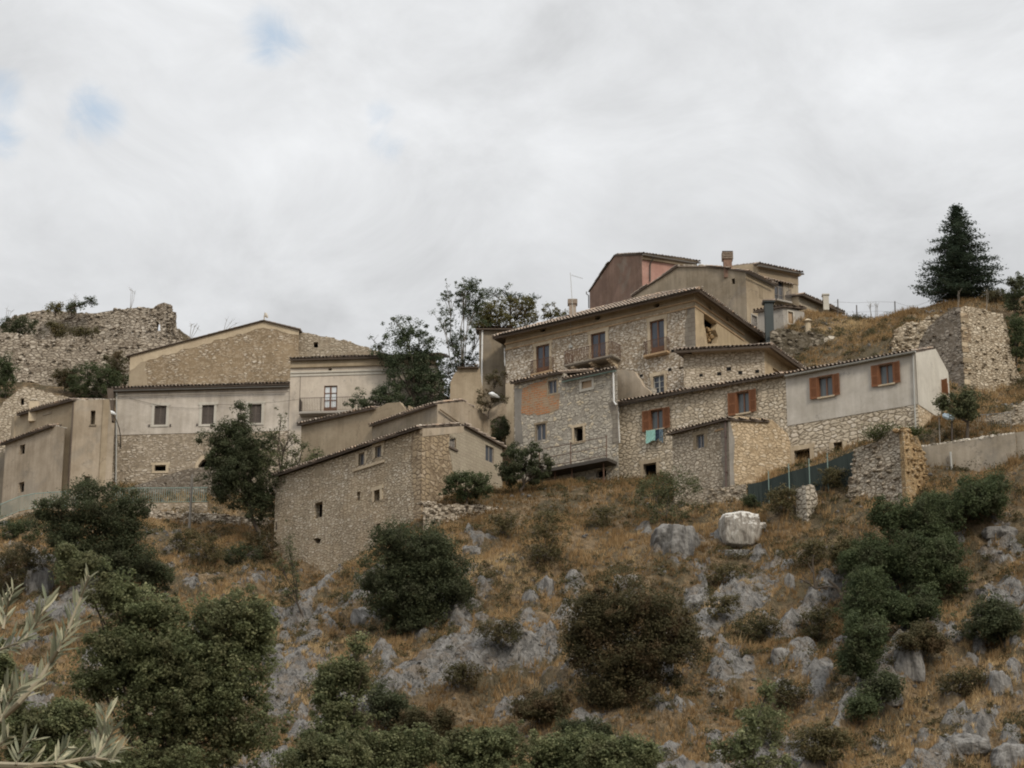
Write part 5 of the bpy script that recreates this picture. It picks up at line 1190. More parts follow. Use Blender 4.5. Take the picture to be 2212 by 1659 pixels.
W2 = WG.off(-.5); ZZ = Z0; root = thing('sloping_rubble_wall', W2.P(RA[0] + 3, ZZ + 3), 'sloping pale rubble wall with one small dark opening right of the brown gable', 'wall')
wn = W2.box(cB(2145, 505), cB(2192, 562)); pts = [W2.sz(*cB(1700, 395)), W2.sz(*cB(2000, 410)), W2.sz(*cC(560, 440)), W2.sz(*cC(860, 510)), W2.sz(*cC(1100, 590)), W2.sz(*cC(1300, 660)), W2.sz(*cC(1500, 760))]
mb = MB(); mb.slab(W2, [(pts[0][0], ZZ)] + ragged(pts, .5, .05) + [(pts[-1][0], ZZ)], [wn], .5)
for a, b_ in zip(pts[1:], pts[2:]):
    for i in range(7): f = rng.random(); mb.rock(W2.P(a[0] + (b_[0] - a[0]) * f, a[1] + (b_[1] - a[1]) * f + .05, -.2), rng.uniform(.10, .22), rng, 0, .5, .6)
mb.build('masonry', M['gable_b'], root); void(root, W2, wn)
# ================================================================ far left plaster houses
WH = Wall(cD(768, 140), 147, cD(1125, 134)); cn = WH.a; WI = Wall(cD(768, 140), 147, cD(215, 292)); zt = cn.z; Z0 = zt - 9.5
root = thing('tan_corner_house', (cn.x, cn.y, zt - 8), 'tall tan plastered corner house left of the long pale house', 'house')
w = WH.box(cD(937, 247), cD(988, 395)); dr = WH.box(cD(868, 928), cD(932, 1040)); sR = WH.sz(*cD(1187, 500))[0]
mb = MB(); mb.slab(WH, [(0, Z0), (sR, Z0), WH.sz(*cD(1187, 382)), WH.sz(*cD(1160, 376)), WH.sz(*cD(1128, 134)), (0, zt)], [w, dr], .35); mb.build('front_wall', M['tanplaster'], root)
void(root, WH, w, .3, 'recessed_window', 'dim'); void(root, WH, dr, 1.0, 'doorway'); mb = MB(); mb.wbox(WH, w[0] - .02, w[1] - .1, w[2] + .12, w[1], -.1, .08); mb.build('sill', M['greyplaster'], root)
mb = MB(); LI = WI.len; bw = WI.box(cD(445, 272), cD(532, 345)); mb.slab(WI, [(0, Z0), (LI + 1, Z0), (LI + 1, zt), (0, zt)], (), .35); mb.build('side_wall', M['tanplaster_b'], root)
mb = MB(); mb.wbox(WI, bw[0], bw[3] - .08, bw[2], bw[3] + .06, -.02, .04); mb.build('lintel', M['greyplaster'], root)
A = WI.P(LI + 1, zt); C_ = WH.P(WH.sz(*cD(1126, 300))[0], zt); walls_closed(root, A, cn, C_, zt, Z0, M['tanplaster_b'])
mb = MB(); E0 = WI.P(-.15, zt - .02, .35); E1 = WI.P(LI + .1, zt - .02, .35); up = -WI.n * 3.2 + Vector((0, 0, .75)); plane_roof(mb, E1, E0, E1 + up, E0 + up, .12, .2)
for i in range(24): mb.rock(WH.P(rng.uniform(0, sR), zt + .05, -.15), rng.uniform(.08, .16), rng, 2, rng.random(), .5)
mb.build('roof', TI, root)
mb = MB(); mb.tube([WH.P(-.02, zt - .1, .05), WH.P(-.03, zt - 5.4, .05), WH.P(.02, zt - 7.6, .04)], [.05, .07, .03], 5); mb.build('downpipe', M['soffit'], root)
# lower lean-to in front
WJ = WI.off(.7); top = wp(WJ, [cD(752, 410), cD(566, 408), cD(15, 602)]); Z0 = WJ.sz(*cD(300, 1220))[1] - 3
root = thing('stained_tan_house', WJ.P(3, Z0 + 3), 'stained tan lean-to house with two small dark windows behind the green railing', 'house')
w1, w2 = rects(WJ, (cD(203, 597), cD(257, 705)), (cD(192, 985), cD(250, 1100))); se = WJ.sz(*cD(38, 900))[0]
zlo = top[2][1]; zhi = top[1][1]
mb = MB(); mb.slab(WJ, [(.05, Z0), (se, Z0), (se, zlo), (top[1][0], zhi), (.05, top[0][1])], [w1, w2], .35); mb.build('front_wall', M['tanplaster'], root)
for r in (w1, w2): void(root, WJ, r, .6)
mb = MB(); E0 = WJ.P(top[1][0], zhi, .25); E1 = WJ.P(se + .5, zlo - .05, .25); up = -WJ.n * .9 + Vector((0, 0, .3)); plane_roof(mb, E1, E0, E1 + up, E0 + up, .10, .3)
for i in range(12): f = rng.random(); mb.rock(WJ.P(.1 + (top[1][0] - .1) * f, top[0][1] + (zhi - top[0][1]) * f + .05, -.15), rng.uniform(.07, .14), rng, 2, rng.random(), .5)
mb.build('roof', TI, root)
WE = Wall(None, None, a=WJ.P(se, zlo), b=WJ.P(se, zlo) - WJ.n * 5 - WJ.d * .3); mb = MB(); mb.slab(WE, [(0, Z0), (5, Z0), (5, zlo), (0, zlo)], (), .3); mb.build('end_wall', M['greyplaster'], root)
mb = MB(); WJ3 = Wall(None, None, a=WJ.P(se, zlo), b=WJ.P(se + 8, zlo)); WJ3 = WJ3.off(-.8); mb.slab(WJ3, [(0.02, Z0), (8, Z0), (8, zlo - .3), (.02, zlo - .3)], (), .3); mb.build('rear_wing', M['greyplaster'], root)
# rubble gable behind them
WK = Wall(cD(0, 300), 152.5, cD(740, 296)); root = thing('rubble_gable', WK.P(3, WK.a.z - 3), 'ruined rubble gable with a small black opening behind the tan houses at the far left', 'ruin')
wn = WK.box(cD(213, 120), cD(250, 190)); pts = wp(WK, [cD(-300, 300), cD(0, 215), cD(120, 95), cD(240, 12), cD(300, 10), cD(480, 60), cD(620, 100), cD(745, 128), cD(820, 170)])
mb = MB(); mb.slab(WK, [(pts[0][0], WK.a.z - 5)] + ragged(pts, .4, .08) + [(pts[-1][0], WK.a.z - 5)], [wn], .6)
for a, b_ in zip(pts, pts[1:]):
    for i in range(5): f = rng.random(); mb.rock(WK.P(a[0] + (b_[0] - a[0]) * f, a[1] + (b_[1] - a[1]) * f + .04, -.2), rng.uniform(.10, .2), rng, 0, .5, .6)
mb.build('masonry', M['wing'], root); void(root, WK, wn)
c = at(*cD(355, 235), 149.5); x, y, z = c; t = thing('chimney', c, 'small plastered chimney with a pale stone top behind the tan corner house roof', 'chimney'); mb = MB(); s = .33
mb.box8([(x - s, y - s, z - 1), (x + s, y - s, z - 1), (x + s, y + s, z - 1), (x - s, y + s, z - 1), (x - s, y - s, z + .55), (x + s, y - s, z + .55), (x + s, y + s, z + .7), (x - s, y + s, z + .7)]); mb.build('stack', M['cream'], t)
mb = MB(); [mb.rock((x + rng.uniform(-.3, .3), y + rng.uniform(-.3, .1), z + .68), .13, rng, 0, rng.random(), .6) for i in range(7)]; mb.build('cap_stones', M['palestone'], t)
# ================================================================ tan houses in the middle
W1 = Wall(cC(360, 1365), 145.5, cC(1130, 1195)); zt = (W1.a.z); Z0 = zt - 7; n_in = -W1.n
root = thing('tan_shed_house', W1.P(4, Z0 + 2), 'plain tan house with stone weighted tile edge below the balcony door', 'house')
eL = W1.len; rt = wp(W1, [cC(1128, 1165), cC(1250, 1138), cC(1378, 1128), cC(1470, 1225)])
mb = MB(); mb.slab(W1, [(0, Z0), (rt[3][0], Z0), (rt[3][0], rt[3][1] - .1), rt[2], rt[1], (eL, zt), (0, zt)], (), .35); mb.build('front_wall', M['tanplaster_b'], root)
A = W1.a; B = W1.P(eL, zt); walls_closed(root, A, W1.P(rt[3][0], zt), W1.P(rt[3][0], zt) + n_in * 4, zt - .3, Z0, M['tanplaster_b'], sides='bs')
mb = MB(); E0 = W1.P(-.2, zt + .0, .30); E1 = W1.P(eL + .05, zt + .0, .30); up = n_in * 4 + Vector((0, 0, 1.0)); plane_roof(mb, E0, E1, E0 + up, E1 + up, .12, 2.2, big=.14)
for i in range(10): f = rng.random(); mb.rock(W1.P(eL + (rt[2][0] - eL) * f, zt + (rt[2][1] - zt) * f + .04, -.15), rng.uniform(.06, .13), rng, 2, rng.random(), .5)
mb.build('roof', TI, root)
WL, WR = two_walls(cC(1770, 1150), 137.3, cC(1095, 1375), cE(2060, 150)); cn = WL.a; zt = cn.z; Z0 = zt - 5
root = thing('weathered_gable_house', (cn.x, cn.y, zt - 4), 'weathered tan house with a blank gable behind the old stone house', 'house')
mb = MB(); mb.slab(WL, [(0, Z0), (WL.len, Z0), (WL.len, zt), (0, zt)], (), .35); mb.build('front_wall', M['greyplaster'], root)
gp = wp(WR, [cC(1800, 1120), (1000, 866), (1030, 882), (1062, 908)]); R_ = WR.sz(1062, 930)[0]
mb = MB(); mb.slab(WR, [(0, Z0), (R_, Z0), (R_, gp[3][1])] + [(min(x, R_ - .05), z) for x, z in gp[:3][::-1]][:2] + [(0, zt)], (), .35); mb.build('gable_wall', M['tanplaster'], root)
walls_closed(root, WL.P(WL.len, zt), cn, WR.P(R_, zt), zt - .2, Z0, M['greyplaster'])
mb = MB(); pk = WR.P(min(gp[1][0], R_), gp[1][1]); E0 = WL.P(-.05, zt, .25); E1 = WL.P(WL.len + .1, zt, .25); d_ = WL.d * WL.len; plane_roof(mb, E1, E0, pk + d_ + Vector((0, 0, .06)), pk + Vector((0, 0, .06)), .10, .4)
bk = WR.P(R_ + .1, gp[3][1]); plane_roof(mb, bk, bk + d_, pk + Vector((0, 0, .05)), pk + d_ + Vector((0, 0, .05)), .08, 0); mb.build('roof', TI, root)
mb = MB(); a, b_ = WR.sz(*cC(1775, 1205)), WR.sz(*cC(1985, 1352)); Wq = WR.off(.3)
mb.tube([WR.P(*a, .16), WR.P(*b_, .16)], .07, 5); mb.build('rafter', M['soffit_pale'], root)
# old blank walls between the trees and the palazzo
W4 = Wall(cC(1900, 1000), 143.5, cF(100, 1120), Y1=143.5); Z0 = W4.a.z - 8
root = thing('blank_plaster_wall', W4.P(2, Z0 + 3), 'blank tan plaster wall with a ragged left end and tiled coping beside the trees', 'wall')
pts = wp(W4, [cC(1895, 1330), cC(1900, 1110), cC(1905, 925), cC(1935, 850), cC(1990, 775), cC(2175, 765), cC(2212, 780), cF(170, 1300), cF(170, 1659)])
mb = MB(); mb.slab(W4, [(pts[0][0], Z0)] + pts[:-1] + [(pts[-1][0], Z0)], (), .45); mb.build('plaster_wall', M['tanplaster_b'], root)
mb = MB(); E0 = W4.P(pts[4][0] - .1, pts[4][1] + .02, .3); E1 = W4.P(pts[5][0] + .2, pts[4][1] + .04, .3); up = Vector((0, 1.4, .45)); plane_roof(mb, E0, E1, E0 + up, E1 + up, .10, 1.5); mb.build('coping', TI, root)
W5 = Wall(cF(130, 660), 144.6, cF(400, 660), Y1=144.6); root = thing('tall_grey_house', W5.P(1, W5.a.z - 6), 'tall narrow grey plastered house with white downpipe left of the palazzo', 'house')
Lw = W5.len + .6; zt = W5.a.z; mb = MB(); mb.slab(W5, [(0, zt - 12), (Lw, zt - 12), (Lw, zt), (0, zt)], (), .35); mb.build('front_wall', M['greyplaster'], root)
walls_closed(root, W5.a, W5.P(Lw, zt), W5.P(Lw, zt) - W5.n * 5, zt, zt - 12, M['greyplaster'])
mb = MB(); E0 = W5.P(-.25, zt + .05, .35); E1 = W5.P(Lw, zt + .05, .35); up = -W5.n * 5 + Vector((0, 0, 1.3)); plane_roof(mb, E0, E1, E0 + up, E1 + up, .10, .3); mb.build('roof', TI, root)
pipe(root, W5, [cF(163, 655), cF(155, 1290)], .06, 'whitemetal', .1)
W6 = Wall(cH(0, 560), 142.2, cH(280, 560), Y1=142.2); root = thing('curved_top_wall', W6.P(1, W6.a.z - 2), 'low plaster wall with rising rounded top between the tan house and the palazzo', 'wall')
pts = wp(W6, [cH(-120, 600), cH(30, 548), cH(110, 510), cH(190, 465), cH(278, 430), cH(278, 585), cH(190, 585), cH(130, 620), cH(108, 660), cH(108, 960), cH(-120, 960)]); mb = MB(); mb.slab(W6, pts, (), .4); mb.build('plaster_wall', M['tanplaster'], root)
t = thing('bracket_street_lamp', at(*cF(330, 1352), 141), 'white street lamp on a short bracket in front of the wall left of the palazzo', 'street lamp')
a = at(*cF(335, 1355), 141); h = at(*cF(262, 1325), 140.4); mb = MB(); mb.tube([at(*cF(402, 1375), 142.3), a], .03, 5); mb.build('bracket', M['gutter_pale'], t)
mb = MB(); mb.tube([a, a.lerp(h, .4), h, h + (h - a) * .35], [.05, .13, .20, .06], 8); mb.build('lamp_head', M['lamp'], t)
# ================================================================ old stone house at the left front
WL = Wall(cE(1432, 140), 128.6, cE(85, 580)); cn = WL.a; zt = cn.z; WR0 = Wall(cE(1750, 350), 130, cE(1685, 317)); 
WR = Wall(cE(1432, 140), 128.6, (1085, 1003)); Z0 = zt - 9.5
root = thing('old_stone_house', (cn.x, cn.y, zt - 7), 'old rubble stone house with uneven small windows at the front left of the village', 'house')
LL = WL.len
w1, w2, w3, w4, w5, w6 = rects(WL, (cE(848, 358), cE(905, 483)), (cE(1001, 292), cE(1060, 412)), (cE(440, 812), cE(513, 972)), (cE(990, 700), cE(1045, 816)), (cE(830, 722), cE(860, 806)), (cE(1008, 1010), cE(1048, 1085)))
bw = WL.box(cE(445, 482), cE(515, 590)); lowhole = [WL.sz(*cE(u, v)) for u, v in ((430, 1160), (470, 1145), (500, 1160), (490, 1195), (455, 1205))]
crk = wp(WL, [cE(1015, 845), cE(1050, 840), cE(1045, 900), cE(1020, 905)])
mb = MB(); top_ = ragged([(0, zt), (LL * .42, zt - .05), (LL * .43, zt - .12), (LL, zt - .1)], 1.0, .0)
mb.slab(WL, [(LL, Z0 - 3), (LL, zt - .1), (LL * .43, zt - .08), (0, zt), (0, Z0 - 3)], [w1, w2, w3, w4, w5, w6, lowhole], .45); mb.build('front_wall', M['stonehouse'], root)
for r in (w3, w4, w5, w6): void(root, WL, r, .9)
void(root, WL, ocbox(lowhole), .5, 'hole')
for r in (w1, w2): casement(root, WL, r, 'greyframe', 'glass', 1, 2, .2, .05)
surround(root, WL, w1, .20, 'cream', 0, .04, .04, uneven=1); surround(root, WL, w2, .20, 'cream', 0, .04, .22, uneven=1); surround(root, WL, w4, .22, 'cream', 0, .04, .24, uneven=1)
mb = MB(); a = WL.sz(*cE(800, 520)); b_ = WL.sz(*cE(1090, 440)); zz_ = (a[1] + b_[1]) / 2; mb.wbox(WL, min(a[0], b_[0]), zz_ - .12, max(a[0], b_[0]), zz_ + .05, -.1, .09); mb.build('sill', M['cream'], root)
mb = MB(); mb.wbox(WL, bw[0], bw[1], bw[2], bw[3], -.2, .012); mb.build('blocked_window', M['blocked'], root)
mb = MB(); q = WL.sz(*cE(1340, 400))[0]; mb.slab(WL, [(0, zt - 7.2)] + [(0, zt - .02)] + ragged([(q * .9, zt - .02), (q * 1.15, zt - 2), (q * .8, zt - 4), (q * .75, zt - 7.2)], .45, .02), (), .03, o=.02); mb.build('corner_quoins', M['stonehouse_side'], root)
gp = wp(WR, [cE(1440, 115), cE(1810, 118), cE(1985, 205), cE(2170, 300)]); R_ = WR.len
ra, rb = rects(WR, (cE(1685, 205), cE(1745, 330)), (cE(2015, 290), cE(2090, 462)))
mb = MB(); tp_ = [(0, zt), (gp[1][0], gp[1][1]), (R_, min(gp[3][1], WR.sz(*cE(2165, 310))[1]))]; qs = WR.sz(*cE(1690, 400))[0]
ztop = lambda s: tp_[0][1] + (tp_[1][1] - tp_[0][1]) * s / tp_[1][0] if s < tp_[1][0] else tp_[1][1] + (tp_[2][1] - tp_[1][1]) * (s - tp_[1][0]) / (R_ - tp_[1][0])
mb.slab(WR, [(0, Z0 - 2), (R_, Z0 - 2), (R_, tp_[2][1]), tp_[1], (0, zt)], [ra, rb], .45); mb.build('side_wall', M['stonehouse_side'], root)
zb_ = WR.sz(*cE(1800, 640))[1]; Wz = WR
mb = MB(); mb.slab(WR, ragged([(qs, ztop(qs) - .02), (qs - .2, ztop(qs) - 1.2), (qs + .3, ztop(qs) - 2.8), (qs + .2, zb_ + .6)], .3, .08)[0:] + ragged([(qs + 1.6, zb_ - .3), (R_ - .5, zb_ - .9)], .4, .1) + [(R_ - .01, zb_ - .9), (R_ - .01, tp_[2][1] - .02), (tp_[1][0] + .01, tp_[1][1] - .02)], [ra, rb], .03, o=.02)
mb.build('block_wall', M['blockwall'], root)
mb = MB(); mb.slab(WR, [(.0, zt - .55), (tp_[1][0], tp_[1][1] - .45), (tp_[1][0], tp_[1][1] - .0), (0, zt)], (), .03, o=.035); mb.build('plaster_band', M['tanplaster'], root)
louvred(root, WR, ra, 'greyframe', .1); mb = MB(); mb.wbox(WR, ra[0] - .1, ra[1] - .14, ra[2] + .12, ra[1] - .01, -.1, .12); mb.build('sill', M['soffit'], root)
casement(root, WR, rb, 'greyframe', 'glass', 1, 2, .1, .05, 'glazed_door')
A = WL.P(LL, zt); C_ = WR.P(R_, zt); walls_closed(root, A, cn, C_, zt - .1, Z0 - 2, M['stonehouse'])
mb = MB(); d_ = WL.d * (LL + .3); pk = WR.P(tp_[1][0], tp_[1][1] + .08); sp = LL * .43
sl_ = Vector((0, 0, .0)); E0 = WL.P(-.05, zt + .03, .34); Em = WL.P(sp, zt + .03, .34); El = WL.P(LL + .25, zt - .06, .34); oth = pk - cn; oth = Vector((pk.x - cn.x, pk.y - cn.y, 0))
def tt(E, h): return Vector((E.x, E.y, 0)) + oth + Vector((0, 0, pk.z - h))
plane_roof(mb, Em, E0, tt(Em, 0), tt(E0, 0), .10, .8, big=.11); plane_roof(mb, El, Em - WL.d * .0, tt(El, .1), tt(Em, .1), .10, 1.6, big=.11)
bkp = WR.P(R_ + .2, tp_[2][1] + .03, .25); pkf = WR.P(tp_[1][0], tp_[1][1] + .08, .25); mb2 = mb
plane_roof(mb, bkp, bkp + d_, pkf, pkf + d_, .10, .2)
mb.build('roof', TI, root)
# ================================================================ mesh fence by the stucco house
def fence_strip(name, label, P, mat, postmat, hgt, posts, cat='fence', thick=.02):
    t = thing(name, P[0], label, cat); mb = MB()
    for a, b_ in zip(P, P[1:]):
        k = 8
        for i in range(k):
            p, q = a.lerp(b_, i / k), a.lerp(b_, (i + 1) / k); d = (q - p).normalized(); nn = Vector((d.y, -d.x, 0)) * thick; w0, w1 = .05 * math.sin(i * 1.9), .05 * math.sin((i + 1) * 1.9)
            hp, hq = Vector((0, 0, hgt)), Vector((0, 0, hgt)); o0, o1 = Vector((nn.x, nn.y, 0)).normalized() * w0, Vector((nn.x, nn.y, 0)).normalized() * w1
            mb.box8([p + o0, q + o1, q + o1 + nn, p + o0 + nn, p + hp, q + hq, q + hq + nn, p + hp + nn])
    mb.build('netting', mat, t)
    for p in posts:
        mb = MB(); mb.tube([p - Vector((0, 0, .6)), p + Vector((0, 0, hgt + .35))], .03, 5); mb.build('post', postmat, t)
    return t
fp = [at(*cI(1393, 1395), 124.5), at(*cI(1540, 1375), 124.2), at(*cI(1850, 1290), 122.8), at(*cI(2212, 1195), 121.8), at(*cJ(1000, 1330), 121)]
# keep its top on the sighted line
tops = [at(*cI(1393, 1290), 124.5), at(*cI(1540, 1262), 124.2), at(*cI(1850, 1155), 122.8), at(*cI(2212, 1060), 121.8), at(*cJ(1000, 1222), 121)]
H_ = 2.0; fp = [t_ - Vector((0, 0, H_)) for t_ in tops]
ps = [at(*cI(u, v), Y) - Vector((0, 0, H_ - .1)) - Vector((0, .25, 0)) for u, v, Y in ((1605, 1235, 124.0), (1815, 1160, 123), (2025, 1110, 122.3), (2215, 1055, 121.8))]
fence_strip('netting_fence', 'dark green shade netting on thin posts in front of the stucco house', fp, M['mesh'], M['greenrail'], H_, ps)
# ================================================================ ruins
def ruin_wall(root, name, W, pts, mat, zb, t=.8, step=.32, amp=.10, holes=(), stones=3, big=.16, left=None):
    q = wp(W, pts); mb = MB(); mb.slab(W, [(q[0][0], zb)] + ragged(q, step, amp) + [(q[-1][0], zb)], holes, t)
    for a, b_ in zip(q, q[1:]):
        L = math.hypot(a[0] - b_[0], a[1] - b_[1])
        for i in range(int(L * stones)):
            f = rng.random(); mb.rock(W.P(a[0] + (b_[0] - a[0]) * f, a[1] + (b_[1] - a[1]) * f + rng.uniform(-.06, .05), -rng.uniform(0, t)), rng.uniform(.5, 1.2) * big, rng, 0, .5, .65)
    # stones standing proud of the face
    xs = [p[0] for p in q]; zmax = max(p[1] for p in q)
    from bisect import bisect as bs
    for i in range(int((max(xs) - min(xs)) * stones * 5)):
        f = rng.random() * (len(q) - 1); k = int(f); a, b_ = q[k], q[k + 1]; ff = f - k; s = a[0] + (b_[0] - a[0]) * ff; zt_ = a[1] + (b_[1] - a[1]) * ff; z = zt_ - rng.random() * min(5, zt_ - zb - .1)
        mb.rock(W.P(s, z, .0), rng.uniform(.5, 1.0) * big, rng, 0, .5, .6)
    return mb.build(name, M[mat], root)
WL, WR = two_walls(cJ(1512, 1180), 118.2, cJ(1000, 1290), cJ(1750, 1330)); cn = WL.a
root = thing('ruined_tower_stump', (cn.x, cn.y, cn.z - 4), 'ruined wall stump with grey face and ochre broken core below the stucco house', 'ruin')
zb = at(*cJ(1400, 1800), 118)[2] - 2.5
ruin_wall(root, 'grey_face', WL, [cJ(1512, 1010), cJ(1400, 1000), cJ(1330, 1020), cJ(1260, 1075), cJ(1170, 1150), cJ(1090, 1190), cJ(1015, 1215), cJ(1000, 1300), cJ(985, 1450), cJ(955, 1600), cJ(930, 1750)], 'ruin', zb, .55, .38, .20, stones=6, big=.2)
WR = WR.off(.22)
ruin_wall(root, 'broken_core', WR, [cJ(1512, 990), cJ(1600, 1010), cJ(1660, 1090), cJ(1695, 1170), cJ(1730, 1250), cJ(1752, 1450), cJ(1752, 1800)], 'ruin_core', zb, 1.1, .38, .22, stones=7, big=.22)
ivy_spots = [WL.P(*WL.sz(*cJ(1330, 1000)), .1), WL.P(*WL.sz(*cJ(1240, 1060)), .1), WR.P(*WR.sz(*cJ(1610, 1020)), .1)]
c0 = at(1755, 1150, 120.5); WS_ = Wall((1740, 1100), 120.5, (1775, 1099), Y1=121.2)
root = thing('stone_pillar_stub', c0, 'pale broken wall end standing alone in the grass right of the white boulder', 'ruin')
ruin_wall(root, 'masonry', WS_, [cO(1515, 75), cO(1545, 65), cO(1572, 78), cO(1592, 140), cO(1602, 250), cO(1600, 330), cO(1578, 400)], 'whitequoin', c0.z - 2.5, .9, .25, .05, stones=4, big=.12)
# keep at the far right
WL, WR = two_walls(cK(1552, 1135), 131.6, cK(1240, 1215), cK(2050, 1330)); cn = WL.a; zb = at(2074, 870, 131)[2] - 2.5
WR = Wall(cK(1552, 1135), 131.6, cK(2030, 1190))
root = thing('ruined_keep', (cn.x, cn.y, cn.z - 7), 'ruined square keep of pale rubble with ochre corner stones on the right skyline', 'ruin')
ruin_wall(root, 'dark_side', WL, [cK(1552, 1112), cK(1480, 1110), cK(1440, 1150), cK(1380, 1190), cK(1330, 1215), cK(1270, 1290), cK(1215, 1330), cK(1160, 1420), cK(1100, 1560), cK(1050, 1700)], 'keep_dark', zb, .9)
ruin_wall(root, 'pale_side', WR, [cK(1552, 1112), cK(1650, 1100), cK(1760, 1135), cK(1880, 1165), cK(1990, 1180), cK(2030, 1300), cK(2060, 1500), cK(2120, 1700), cK(2200, 1900)], 'keep', zb, .9, stones=4)  # right face in paler rubble than the left one
W_ = WR; z = zb + 1
while z < cn.z - .3:
    hh = rng.uniform(.28, .42); s = rng.uniform(.35, .7)
    if rng.random() < .7: mb = MB(); mb.wbox(W_, -.03, z, s, z + hh - .02, -.1, .03); mb.build('quoin_stone', M[rng.choice(['cream', 'blocked', 'stonehouse_side'])], root)
    z += hh
# mossy terrace wall with white quoins
WM = Wall(cG(1650, 900), 140.2, cG(2090, 930)); q = cG
root = thing('mossy_terrace_wall', WM.P(2, WM.a.z - 2), 'dark mossy retaining wall under the cement extension', 'wall')
ruin_wall(root, 'masonry', WM, [q(1630, 760), q(1690, 735), q(1800, 745), q(1900, 775), q(2000, 770), q(2090, 800)], 'mossy', WM.a.z - 5, 1.0, stones=5, big=.2)
WN = WM.off(.1); root = thing('dressed_stone_pier', WN.P(WM.len, WM.a.z - 2), 'bright dressed stone pier at the right end of the mossy terrace wall', 'pier')
ruin_wall(root, 'masonry', WN, [q(2080, 810), q(2120, 795), q(2165, 800), q(2215, 860), q(2235, 1040)], 'whitequoin', WM.a.z - 5, .9, .3, .05)
W7 = Wall(cK(640, 1480), 135.6, cK(1240, 1460)); root = thing('tumbled_terrace_wall', W7.P(2, W7.a.z - 2), 'tumbled grey terrace wall half buried in dry grass left of the keep', 'wall')
ruin_wall(root, 'masonry', W7, [cK(840, 1500), cK(900, 1330), cK(1000, 1270), cK(1100, 1290), cK(1200, 1240), cK(1320, 1200)], 'keep', W7.a.z - 5, .8, stones=8, big=.24)
# castle walls at the far left
WX = Wall(cA(0, 1000), 168.5, cA(1340, 1000), Y1=168.5); root = thing('castle_terrace_wall', WX.P(8, WX.a.z - 3), 'massive lower castle wall of grey rubble above the far left houses', 'ruin')
ruin_wall(root, 'masonry', WX, [cA(-500, 560), cA(0, 540), cA(180, 555), cA(400, 620), cA(600, 640), cA(735, 600), cA(860, 600), cA(990, 655), cA(1130, 625), cA(1300, 610), cA(1500, 610), cA(1700, 620), cA(1900, 640), cA(2000, 800)], 'ruin_far', WX.a.z - 6, 1.2, .5, .12, stones=2, big=.24)
WY = Wall(cA(700, 500), 176.5, cA(1850, 500), Y1=174.5)
gap = wp(WY, [cA(1622, 440), cA(1638, 430), cA(1660, 470), cA(1662, 525), cA(1612, 528), cA(1616, 480)])
root = thing('castle_ruin', WY.P(8, WY.a.z), 'broken upper castle wall with a small see-through hole near its ragged right end', 'ruin')
ruin_wall(root, 'masonry', WY, [cA(-600, 560), cA(0, 470), cA(100, 400), cA(250, 350), cA(380, 320), cA(600, 320), cA(880, 345), cA(1010, 350), cA(1100, 330), cA(1250, 298), cA(1450, 285), cA(1580, 290), cA(1640, 255), cA(1700, 238), cA(1750, 250), cA(1765, 290), cA(1748, 325), cA(1780, 315), cA(1808, 345), cA(1800, 420), cA(1815, 480), cA(1850, 520), cA(1860, 580), cA(1880, 640)], 'ruin_far', WY.a.z - 6, .6, .35, .07, holes=[gap], stones=4, big=.2)
# ================================================================ concrete terrace wall on the right
WC = Wall(cL(1000, 1188), 121.2, cL(2112, 1030)); zt = WC.a.z; zb = zt - 7
root = thing('concrete_terrace_wall', WC.P(3, zt - 4), 'cast concrete retaining wall with a stone coping on the right', 'wall')
mb = MB(); mb.slab(WC, [(-.9, zb), (WC.len, zb), (WC.len, zt), (-.9, zt)], (), .5); mb.build('concrete', M['concrete'], root)
mb = MB(); s = -.9
while s < WC.len: mb.rock(WC.P(s, zt + .05, -.12), rng.uniform(.10, .20), rng, 0, rng.random(), .7); s += rng.uniform(.12, .26)
mb.build('coping_stones', M['palestone'], root)
mb = MB(); mb.slab(WC.off(-.12), [(WC.len - .01, zb), (WC.len + 6, zb), (WC.len + 6, zt + .15), (WC.len - .01, zt + .1)], (), .5); mb.build('side_panel', M['concrete'], root)
mb = MB(); a = WC.sz(*cL(1350, 1255)); b_ = WC.sz(*cL(1378, 1610)); mb.tube([WC.P(*a, .14), WC.P(b_[0], b_[1] - .5, .14)], .065, 8); mb.build('drain_pipe', M['gutter_pale'], root)
WO = Wall(cL(1380, 1075), 126.5, cL(2060, 1040), Y1=124.5)
root = thing('ramp_wall', WO.P(3, WO.a.z - 1), 'sloping rubble ramp wall with a small arch behind the concrete terrace', 'wall')
ruin_wall(root, 'masonry', WO, [cL(1370, 1000), cL(1560, 905), cL(1700, 860), cL(1850, 820), cL(2000, 765), cL(2080, 760), cL(2090, 720), cL(2212, 640), cL(2500, 560)], 'wing', WO.a.z - 3, .6, .3, .03, stones=3, big=.14)
mb = MB(); ar = [WO.sz(*cL(u, v)) for u, v in ((1845, 1040), (1848, 990), (1868, 966), (1895, 960), (1925, 968), (1942, 990), (1944, 1040))]; mb.face([WO.P(x, z, .01) for x, z in ar])
for i in range(len(ar) - 1): mb.face((WO.P(*ar[i], .01), WO.P(*ar[i + 1], .01), WO.P(*ar[i + 1], -.05), WO.P(*ar[i], -.05)))
mb.build('arch_opening', M['dark'], root)
root = thing('ramp_railing', WO.P(1, WO.a.z, .8), 'thin iron railing along the terrace behind the small tree', 'railing'); mb = MB(); Wr = WO.off(.9)
railing(mb, [Wr.P(*Wr.sz(*cL(1385, 1060))), Wr.P(*Wr.sz(*cL(2060, 1010)))], 1.25, .14, .012); mb.build('bars', M['gutter'], root)
